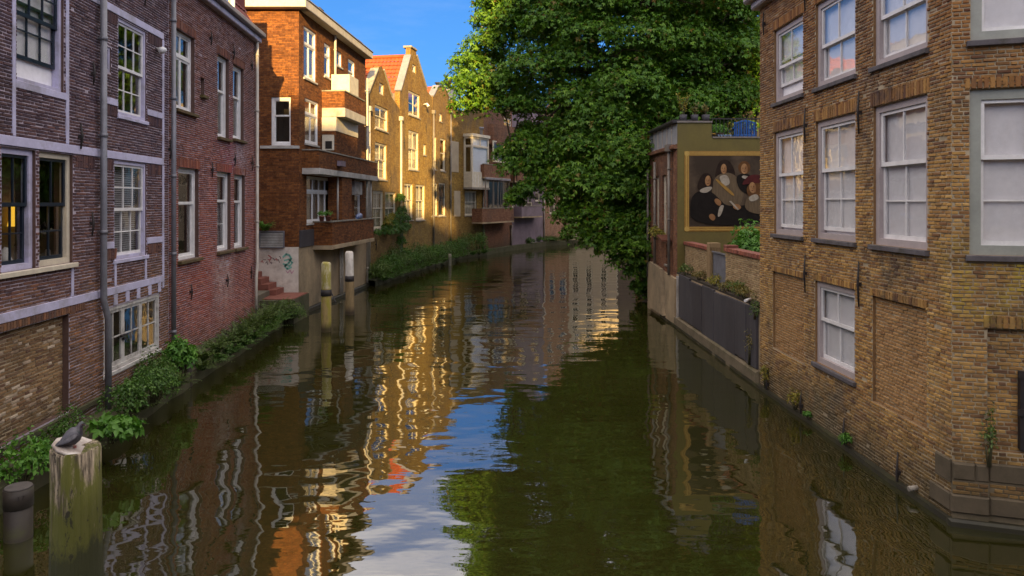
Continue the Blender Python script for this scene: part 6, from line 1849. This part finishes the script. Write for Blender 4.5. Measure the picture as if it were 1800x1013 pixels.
def mooring_pole(label, x, y, ztop, r0, r1, mat, band=None, tilt=(0, 0), chamfer=0.05, n=14, group='mooring poles'):
    t = thing('mooring_pole', label, 'pole', Matrix.Translation((x, y, 0)), group)
    mb = MB(); path = []; rad = []
    for i in range(9):
        f = i / 8; z = -1.2 + (ztop - chamfer + 1.2) * f
        path.append((tilt[0] * f + random.uniform(-.004, .004), tilt[1] * f, z)); rad.append(r1 + (r0 - r1) * f + random.uniform(-0.006, 0.006))
    path.append((tilt[0], tilt[1], ztop)); rad.append(r0 - chamfer * 0.8)
    mb.tube(path, rad, n)
    # weathering makes the round uneven
    gro = [1 + (random.uniform(-0.045, 0.02) if n > 20 else random.uniform(-0.02, 0.02)) for _ in range(n)]
    for i, v in enumerate(mb.v):
        c_ = path[i // n]; k = gro[i % n] + random.uniform(-0.008, 0.008)
        mb.v[i] = (c_[0] + (v[0] - c_[0]) * k, c_[1] + (v[1] - c_[1]) * k, v[2] + (random.uniform(-0.02, 0.006) if n > 20 and i // n >= 8 else 0))
    mb.build('shaft', mat, WM[t.name], t)
    if band:
        f = (band + 1.2) / (ztop + 1.2); rr = r1 + (r0 - r1) * f + 0.012
        MB().tube([(tilt[0] * f, tilt[1] * f, band - 0.10), (tilt[0] * f, tilt[1] * f, band + 0.10)], rr, n).build('iron_band', M_iron, WM[t.name], t)
    return t
Mp1 = pole_material('flaked_white_pole', 1.35, 1.3, (0.46, 0.33, 0.13), (0.60, 0.54, 0.40), 0.7)
Mp2 = pole_material('white_topped_pole', 1.35, 1.3, (0.34, 0.235, 0.115), (0.72, 0.66, 0.60), 0.95)
pole1 = mooring_pole('yellow mossy mooring pole with worn white top, nearer of the pair by the balcony', -5.80, 22.2, 2.17, 0.15, 0.175, Mp1, 1.22, (0, 0))
pole2 = mooring_pole('white topped brown mooring pole, farther of the pair by the balcony', -5.82, 25.6, 2.28, 0.145, 0.18, Mp2, 1.30, (-0.04, 0))
pole3 = mooring_pole('thick weathered mossy mooring pole in the left foreground with a pigeon on top', -3.14, 5.15, 2.24, 0.165, 0.185, M_pole_near, None, (-0.02, 0), 0.012, 36)
MB().tube([(-3.16, 5.15, 2.236), (-3.155, 5.15, 2.25)], [0.158, 0.150], 10).build('worn_top', plain('bird_stained_wood', (0.42, 0.37, 0.34), (0.25, 0.20, 0.17), 9, 0.9, 0.5, grime=(0.6, 0.56, 0.52)), I4, pole3)
M_steelpile = plain('rusty_steel_pile', (0.042, 0.033, 0.026), (0.026, 0.02, 0.017), 6, 0.6, 0.5, grime=(0.05, 0.05, 0.015))
pile = thing('steel_pile', 'short round steel pile numbered at its rim, at the left edge beside the big pole', 'pile', Matrix.Translation((-5.90, 8.5, 0)), 'mooring poles')
MB().tube([(-5.90, 8.5, -1), (-5.90, 8.5, 0.60)], 0.148, 22).build('shaft', M_steelpile, I4, pile)
MB().tube([(-5.90, 8.5, 0.38), (-5.90, 8.5, 0.605)], 0.156, 22).build('collar', M_steelpile, I4, pile)
MB().tube([(-5.90, 8.5, 0.606), (-5.90, 8.5, 0.625)], [0.15, 0.14], 22).build('cap', plain('pale_pile_cap', (0.11, 0.095, 0.09), (0.06, 0.055, 0.05), 7, 0.7, 0.2), I4, pile)
def digits(s, M, h, mat, par, name='number'):
    fc = bpy.data.curves.new(name, 'FONT'); fc.body = s; fc.size = h; fc.extrude = 0.0015
    tmp = bpy.data.objects.new(name, fc); col.objects.link(tmp)
    me = bpy.data.meshes.new_from_object(tmp.evaluated_get(bpy.context.evaluated_depsgraph_get()))
    bpy.data.objects.remove(tmp)
    me.materials.clear(); me.materials.append(mat)
    return link(name, me, M, par)
ang = math.radians(-62)
for k, ch_ in enumerate('37'):
    a = ang + k * 0.30
    px_, py_ = -5.90 + 0.158 * math.cos(a), 8.5 + 0.158 * math.sin(a)
    digits(ch_, Matrix.Translation((px_, py_, 0.50)) @ Matrix.Rotation(a + math.pi / 2, 4, 'Z') @ Matrix.Rotation(math.pi / 2, 4, 'X'), 0.07, M_iron, pile, 'stencilled_digit')
small = mooring_pole('small grey post standing in the weeds by the drainpipe, second pigeon on top', -7.10, 15.55, 0.52, 0.10, 0.105, M_steelpile, None, (0, 0), 0.02)
thin = mooring_pole('thin pale stake in the water below the niche house', -4.02, 45.9, 0.75, 0.11, 0.11, M_polewood)
# slack chain from the pole to the wall
tag(MB().tube([(-5.6, 22.6, 0.85), (-6.2, 24.2, 1.1), (-6.75, 26.2, 1.65)], 0.018, 6).build('mooring_wire', M_iron), 'thin wire from the yellow mooring pole up to the concrete wall', 'wire')

# ------------------------------------------------------------------ pigeons
M_pg = plain('slate_pigeon_feathers', (0.060, 0.058, 0.070), (0.10, 0.095, 0.115), 25, 0.6, 0.4)
M_pw = plain('dark_wing_feathers', (0.035, 0.033, 0.042), (0.09, 0.085, 0.10), 30, 0.6, 0.5)
M_pn = plain('green_sheen_neck', (0.03, 0.045, 0.045), (0.06, 0.03, 0.06), 20, 0.35, 0.2)
M_pl = plain('pale_grey_feathers', (0.30, 0.29, 0.30), (0.22, 0.21, 0.23), 25, 0.6, 0.3)
M_beak = plain('pigeon_beak', (0.12, 0.10, 0.09), (0.3, 0.27, 0.25), 40, 0.5, 0.1)
M_leg = plain('pink_pigeon_leg', (0.35, 0.10, 0.08), (0.28, 0.08, 0.07), 30, 0.6, 0.1)
M_eye = plain('orange_pigeon_eye', (0.35, 0.08, 0.01), (0.1, 0.02, 0.005), 60, 0.2, 0.0)
def pigeon(label, loc, rz, s, mats, hunch=1.0):
    body_m, wing_m, neck_m = mats
    M = Matrix.Translation(loc) @ Matrix.Rotation(rz, 4, 'Z') @ Matrix.Diagonal((0.80 * s, 1.1 * s, 1.1 * s, 1))
    t = thing('pigeon', label, 'pigeon', M, 'pigeons on the posts')
    mb = MB()   # one continuous body: tail, rump, breast, neck, head
    path = [(-0.165, 0, 0.035), (-0.125, 0, 0.05), (-0.085, 0, 0.068), (-0.045, 0, 0.085), (0.0, 0, 0.100), (0.035, 0, 0.118), (0.056, 0, 0.140), (0.066, 0, 0.158), (0.072, 0, 0.174), (0.082, 0, 0.190), (0.098, 0, 0.194), (0.112, 0, 0.188), (0.120, 0, 0.182)]
    rad = [0.018, 0.028, 0.048, 0.068, 0.078, 0.074, 0.060, 0.044, 0.035, 0.032, 0.029, 0.017, 0.004]
    mb.tube(path, rad, 14)
    me = mb.mesh('body', [body_m, neck_m])
    for p in me.polygons:
        c = p.center
        if c.x > 0.045 and c.z > 0.125: p.material_index = 1
    link('body', me, M, t)
    for sg in (-1, 1):
        w = MB(); N_ = 9
        for i in range(N_):      # folded wing as overlapping feather bands
            f = i / (N_ - 1)
            x0 = 0.045 - 0.20 * f
            pass
        pth = [(0.050, sg * 0.058, 0.128), (0.02, sg * 0.074, 0.120), (-0.03, sg * 0.073, 0.102), (-0.085, sg * 0.054, 0.080), (-0.14, sg * 0.028, 0.056), (-0.185, sg * 0.012, 0.040)]
        w.tube(pth, [0.012, 0.036, 0.044, 0.034, 0.020, 0.005], 10, sx=1.0, sy=0.32 if True else 1)
        w.build('wing', wing_m, M, t)
        for k in range(3):
            fth = MB(); fth.tube([(-0.02 - k * 0.03, sg * (0.078 - k * 0.008), 0.085 - k * 0.006), (-0.09 - k * 0.03, sg * (0.056 - k * 0.009), 0.066 - k * 0.008), (-0.17, sg * 0.018, 0.040)], [0.006, 0.010, 0.003], 6)
            fth.build('flight_feather', body_m if k == 1 else wing_m, M, t)
        MB().tube([(0.103, sg * 0.024, 0.199), (0.103, sg * 0.029, 0.199)], [0.0055, 0.004], 8).build('eye', M_eye, M, t)
        lg = MB(); lg.tube([(0.01, sg * 0.022, 0.05), (0.012, sg * 0.022, 0.006)], 0.005, 6)
        for dx, dy in ((0.03, 0), (0.022, 0.016), (0.022, -0.016), (-0.016, 0)): lg.tube([(0.012, sg * 0.022, 0.005), (0.012 + dx, sg * 0.022 + dy, 0.003)], [0.004, 0.002], 5)
        lg.build('leg', M_leg, M, t)
    MB().tube([(0.116, 0, 0.185), (0.130, 0, 0.181), (0.140, 0, 0.175)], [0.007, 0.005, 0.001], 7).build('beak', M_beak, M, t)
    tl = MB(); tl.tube([(-0.13, 0, 0.052), (-0.17, 0, 0.030), (-0.200, 0, 0.014)], [0.030, 0.030, 0.026], 10, sx=0.28, sy=1.0); tl.build('tail', wing_m, M, t)
    return t
pigeon('dark slate pigeon hunched on the thick foreground pole', (-3.155, 5.11, 2.247), math.radians(30), 0.74, (M_pg, M_pw, M_pn))
pigeon('pale grey pigeon sitting on the small post in the weeds', (-7.10, 15.55, 0.515), math.radians(20), 1.0, (M_pl, M_pg, M_pn))

# ------------------------------------------------------------------ plants on the left quay
def LQ(px, py, zz=0.35):   # point of the quay surface under a point of the photograph
    Y = (CAM_H - zz) * FOC / (py - HY); return (max((px - CX) / FOC * Y, X1(Y) + 0.12), Y, zz)
grp = 'plants along the left quay'
shrub('quay_shrub', 'broad-leaved green plant spilling off the quay beside the foreground pole', LQ(190, 778), (0.55, 0.45, 0.42), 260, 0.13, M_leaf_bright, grp, 3, 0.7, droop=0.9)
shrub('quay_shrub', 'leafy bush low at the left edge behind the steel pile', (X1(9.6) + 0.45, 9.6, 0.15), (0.55, 0.5, 0.75), 900, 0.07, M_leaf_bright, grp)
shrub('quay_shrub', 'dark twiggy bush behind the foreground pole', (X1(10.9) + 0.35, 10.9, 0.3), (0.45, 0.4, 0.6), 800, 0.05, M_leaf_bank, grp)
shrub('quay_shrub', 'dense green bush at the foot of the nearer drainpipe', LQ(225, 735), (0.55, 0.5, 0.75), 1300, 0.06, M_leaf_bank, grp)
shrub('quay_shrub', 'tall feathery bush below the peeling casement window', LQ(268, 712), (0.5, 0.6, 0.85), 1800, 0.055, M_leaf_bank, grp)
shrub('quay_shrub', 'bright leafy elder shoot beside the small post', (X1(15.1) + 0.45, 15.1, 0.3), (0.5, 0.45, 0.95), 420, 0.12, M_leaf_bright, grp, 3, 0.6)
shrub('quay_shrub', 'low bush between the feathery bush and the small post', (X1(14.0) + 0.35, 14.0, 0.3), (0.5, 0.5, 0.75), 900, 0.06, M_leaf_fern, grp)
for i, (Y, s, lb) in enumerate([(16.3, 0.55, 'fern tuft just past the small post'), (17.2, 0.6, 'fern tuft below the open lower window of the red house'), (18.1, 0.65, 'fern tuft halfway along the red brick house'),
                                (19.0, 0.75, 'fern tuft under the pair of lower sash windows'), (19.9, 0.85, 'thick fern tuft near the far corner of the red house'), (20.8, 0.95, 'tall fern tuft at the far corner of the red house'),
                                (21.7, 1.0, 'large fern tuft before the red landing'), (22.7, 1.0, 'bushy fern tuft against the landing wall')]):
    fronds('fern', lb, (X1(Y) + 0.42, Y, 0.36), 34, s, M_leaf_fern, 0.95, 'ferns along the left quay', 'fern', 0.05)
    fronds('fern', lb.replace('tuft', 'spray hanging'), (X1(Y + 0.4) + 0.62, Y + 0.4, 0.26), 26, s * 0.75, M_leaf_bank, 1.0, 'ferns along the left quay', 'fern', 0.05, (0.5, 0))
for Y, lb in ((10.3, 'weedy spray hanging off the quay nearest the steel pile'), (11.6, 'weedy spray hanging off the quay beside the broad-leaved plant'), (12.7, 'weedy spray at the water below the nearer drainpipe'), (13.6, 'weedy spray at the water below the casement window'), (14.5, 'weedy spray at the water left of the small post'), (15.9, 'weedy spray at the water right of the small post')):
    fronds('weed_spray', lb, (X1(Y) + 0.56, Y, 0.26), 30, 0.5, M_leaf_fern, 1.0, 'weeds hanging off the left quay', 'weed', 0.035, (0.6, 0), 12)
shrub('quay_shrub', 'rounded ferny bush covering the front of the landing', (-7.35, 23.3, 0.12), (0.75, 0.6, 0.75), 2000, 0.06, M_leaf_fern, grp)
fronds('fern', 'bright green fern growing above the vent grille', (-8.75, 25.2, 3.02), 22, 0.75, M_leaf_bright, 1.0, 'ferns along the left quay', 'fern', 0.05)
# ------------------------------------------------------------------ bushes along the far left bank
grp2 = 'bushes along the far bank'
bl = [((-6.75, 35.0), 1.0, 'first fern bush of the far bank, beside the balcony house'), ((-6.55, 36.2), 1.1, 'second fern bush of the far bank, below the blue curtained window'), ((-6.35, 37.5), 1.3, 'third bush of the far bank, under the narrow gable'),
      ((-6.2, 38.8), 1.6, 'tall bush below the vine of the narrow gabled house'), ((-6.0, 40.2), 1.5, 'full bush at the foot of the white drainpipe'), ((-5.75, 41.6), 1.4, 'bush under the left lower window of the tall gable'),
      ((-5.5, 43.0), 1.5, 'bush under the right lower window of the tall gable'), ((-5.25, 44.5), 1.45, 'bush before the brown drainpipe of the tall gable'), ((-4.95, 46.0), 1.4, 'bush at the corner of tall and rounded gables'),
      ((-4.65, 47.6), 1.3, 'bush below the rounded gable house'), ((-4.35, 49.2), 1.2, 'small bush near the thin stake'), ((-4.0, 50.8), 1.5, 'bush in front of the niche house'), ((-3.4, 52.4), 1.7, 'bushy clump below the white oriel'), ((-2.6, 53.9), 1.8, 'tall bush at the end of the bank by the veranda house')]
for i, ((x, y), s, lb) in enumerate(bl):
    shrub('bank_bush', lb, (x, y, 0.15), (0.95, 1.0, s), 1500, 0.10, M_leaf_bank if i % 3 else M_leaf_fern, grp2, 1, 0.4, 'bush', 12, 0.8)
    fronds('fern', 'fern drooping to the water at the ' + ' '.join(lb.split(',')[0].split()[:9]), (x + 0.45, y - 0.2, 0.2), 20, 0.9, M_leaf_bank, 1.0, 'ferns along the far bank', 'fern', 0.07, (0.5, -0.2), 12)
for i, ((x, y), s, lb) in enumerate([((1.2, 64.0), 0.8, 'low green bush under the purple balcony'), ((2.3, 66.2), 0.9, 'leafy bush at the end of the purple house'), ((3.6, 67.6), 0.7, 'grassy clump before the pink brick house'), ((5.0, 69.0), 0.7, 'grassy clump where the tree hides the bank')]):
    shrub('bank_bush', lb, (x, y, 0.3), (1.3, 1.0, s), 900, 0.14, M_leaf_bank, grp2, 1, 0.35, 'bush', 10)
# vine up the drainpipe of the tall gable
vn = thing('climbing_vine', 'ivy climbing the drainpipe between the narrow and tall gabled houses', 'vine', F5.at(0.1, -0.15, 0.4))
vp = []
for (px, py, r) in ((690, 395, .35), (697, 385, .4), (684, 405, .5), (702, 350, .3), (704, 372, .35), (708, 400, .45), (698, 405, .5), (703, 425, .35), (676, 408, .35), (662, 410, .2), (712, 385, .3)):
    u, z = F5.pix(px, py, 0.15) if px > 702 else F4.pix(px, py, 0.15)
    p = (F5 if px > 702 else F4).w(u, -0.18, z)
    vp.append(clump(tuple(p), (r, r, r * 1.1), int(520 * r), 0.13, 0.7))
foliage('leaves', vp, M_leaf_bank, I4, vn, 3, 0.6)
vs = MB(); a, b_ = F5.w(0.15, -0.1, 0.4), F5.w(0.05, -0.1, 4.4); vs.tube([a, a.lerp(b_, 0.5) + Vector((0.05, 0, 0)), b_], [0.04, 0.03, 0.015], 6); vs.build('stem', M_stem, I4, vn)
yv = thing('climbing_vine', 'bright yellow green shoot on the wall of the narrow gabled house', 'vine', F4.at(4.0, -0.15, 2.4))
vp = []
for (px, py, r) in ((682, 385, .22), (680, 392, .25), (684, 398, .22), (687, 380, .15)):
    u, z = F4.pix(px, py, 0.15); vp.append(clump(tuple(F4.w(u, -0.2, z)), (r, r, r), int(420 * r), 0.12, 0.6))
foliage('leaves', vp, M_leaf_yel, I4, yv, 3, 0.6)
vs = MB(); vs.tube([F4.w(4.2, -0.05, 2.3), F4.w(4.1, -0.15, 2.8), F4.w(4.15, -0.2, 3.4)], [0.02, 0.015, 0.006], 5); vs.build('stem', M_stem, I4, yv)

# ------------------------------------------------------------------ plants on the right side
grp3 = 'plants on the right bank'
shrub('garden_shrub', 'big leafy green shrub behind the garden wall under the mural', (7.2, 20.6, 1.0), (1.25, 1.2, 2.55), 2600, 0.14, M_leaf_bright, grp3, 3, 0.6)
shrub('garden_shrub', 'leafy green shrub behind the garden wall beside the ochre house', (7.0, 18.2, 1.0), (1.1, 1.1, 2.2), 1800, 0.13, M_leaf_bank, grp3, 3, 0.6)
for (px, py, s, m_, lb) in ((1200, 478, 0.36, M_leaf_fern, 'olive weed tuft on the retaining wall near the mural house'), (1222, 492, 0.30, M_leaf_dry, 'dry weed tuft left of the metal gate'), (1246, 505, 0.30, M_leaf_yel, 'yellowing weed under the gate pier'),
                            (1270, 515, 0.32, M_leaf_dry, 'dry weed below the metal gate'), (1290, 528, 0.36, M_leaf_fern, 'weed tuft right of the metal gate'), (1303, 530, 0.34, M_leaf_dry, 'brown weed beside the white pipe end')):
    u, z = FT.pix(px, py, 0.0)
    p = FT.w(u, 0.12, 1.74); shrub('wall_weed', lb, tuple(p), (s, s * 1.4, s * 1.1), 300, 0.06, m_, 'weeds on the right walls', 1, 0.4, 'weed', 7)
for (px, py, sx, sz, m_, lb) in ((1316, 640, 0.24, 0.85, M_leaf_dry, 'tall dry weed at the joint of cladding and ochre house'), (1326, 560, 0.2, 0.5, M_leaf_fern, 'weed in the corner above the cladding'), (1345, 700, 0.16, 0.5, M_leaf_yel, 'yellow green weed at the waterline below the first wall anchor'),
                                 (1399, 745, 0.16, 0.42, M_leaf_yel, 'yellow green weed at the waterline below the second wall anchor'), (1420, 765, 0.10, 0.12, M_leaf_bright, 'tiny weed just above the water under the lower window'), (1487, 818, 0.12, 0.2, M_leaf_bright, 'small weed at the waterline by the third anchor')):
    F_ = FR if px > 1336 else FT
    u, z = F_.pix(px, py, 0.06)
    p = F_.w(u, -0.07, max(0.12, z)); shrub('wall_weed', lb, tuple(p), (sx, sx, sz), 240, 0.05, m_, 'weeds on the right walls', 1, 0.35, 'weed', 6)
u, z = FF.pix(1735, 840); shrub('wall_weed', 'thin green weed climbing the corner above the stone blocks', tuple(FF.w(u, -0.09, 0.80)), (0.10, 0.06, 0.75), 160, 0.045, M_leaf_fern, 'weeds on the right walls', 1, 0.35, 'weed', 6)
p = FS.w(FS.L - 1.8, -0.30, 2.75); shrub('hanging_flowers', 'yellow flowering plant hanging on the brick side of the mural house', tuple(p), (0.42, 0.42, 0.42), 420, 0.08, M_leaf_yel, grp3, 1, 0.5, 'plant', 8)
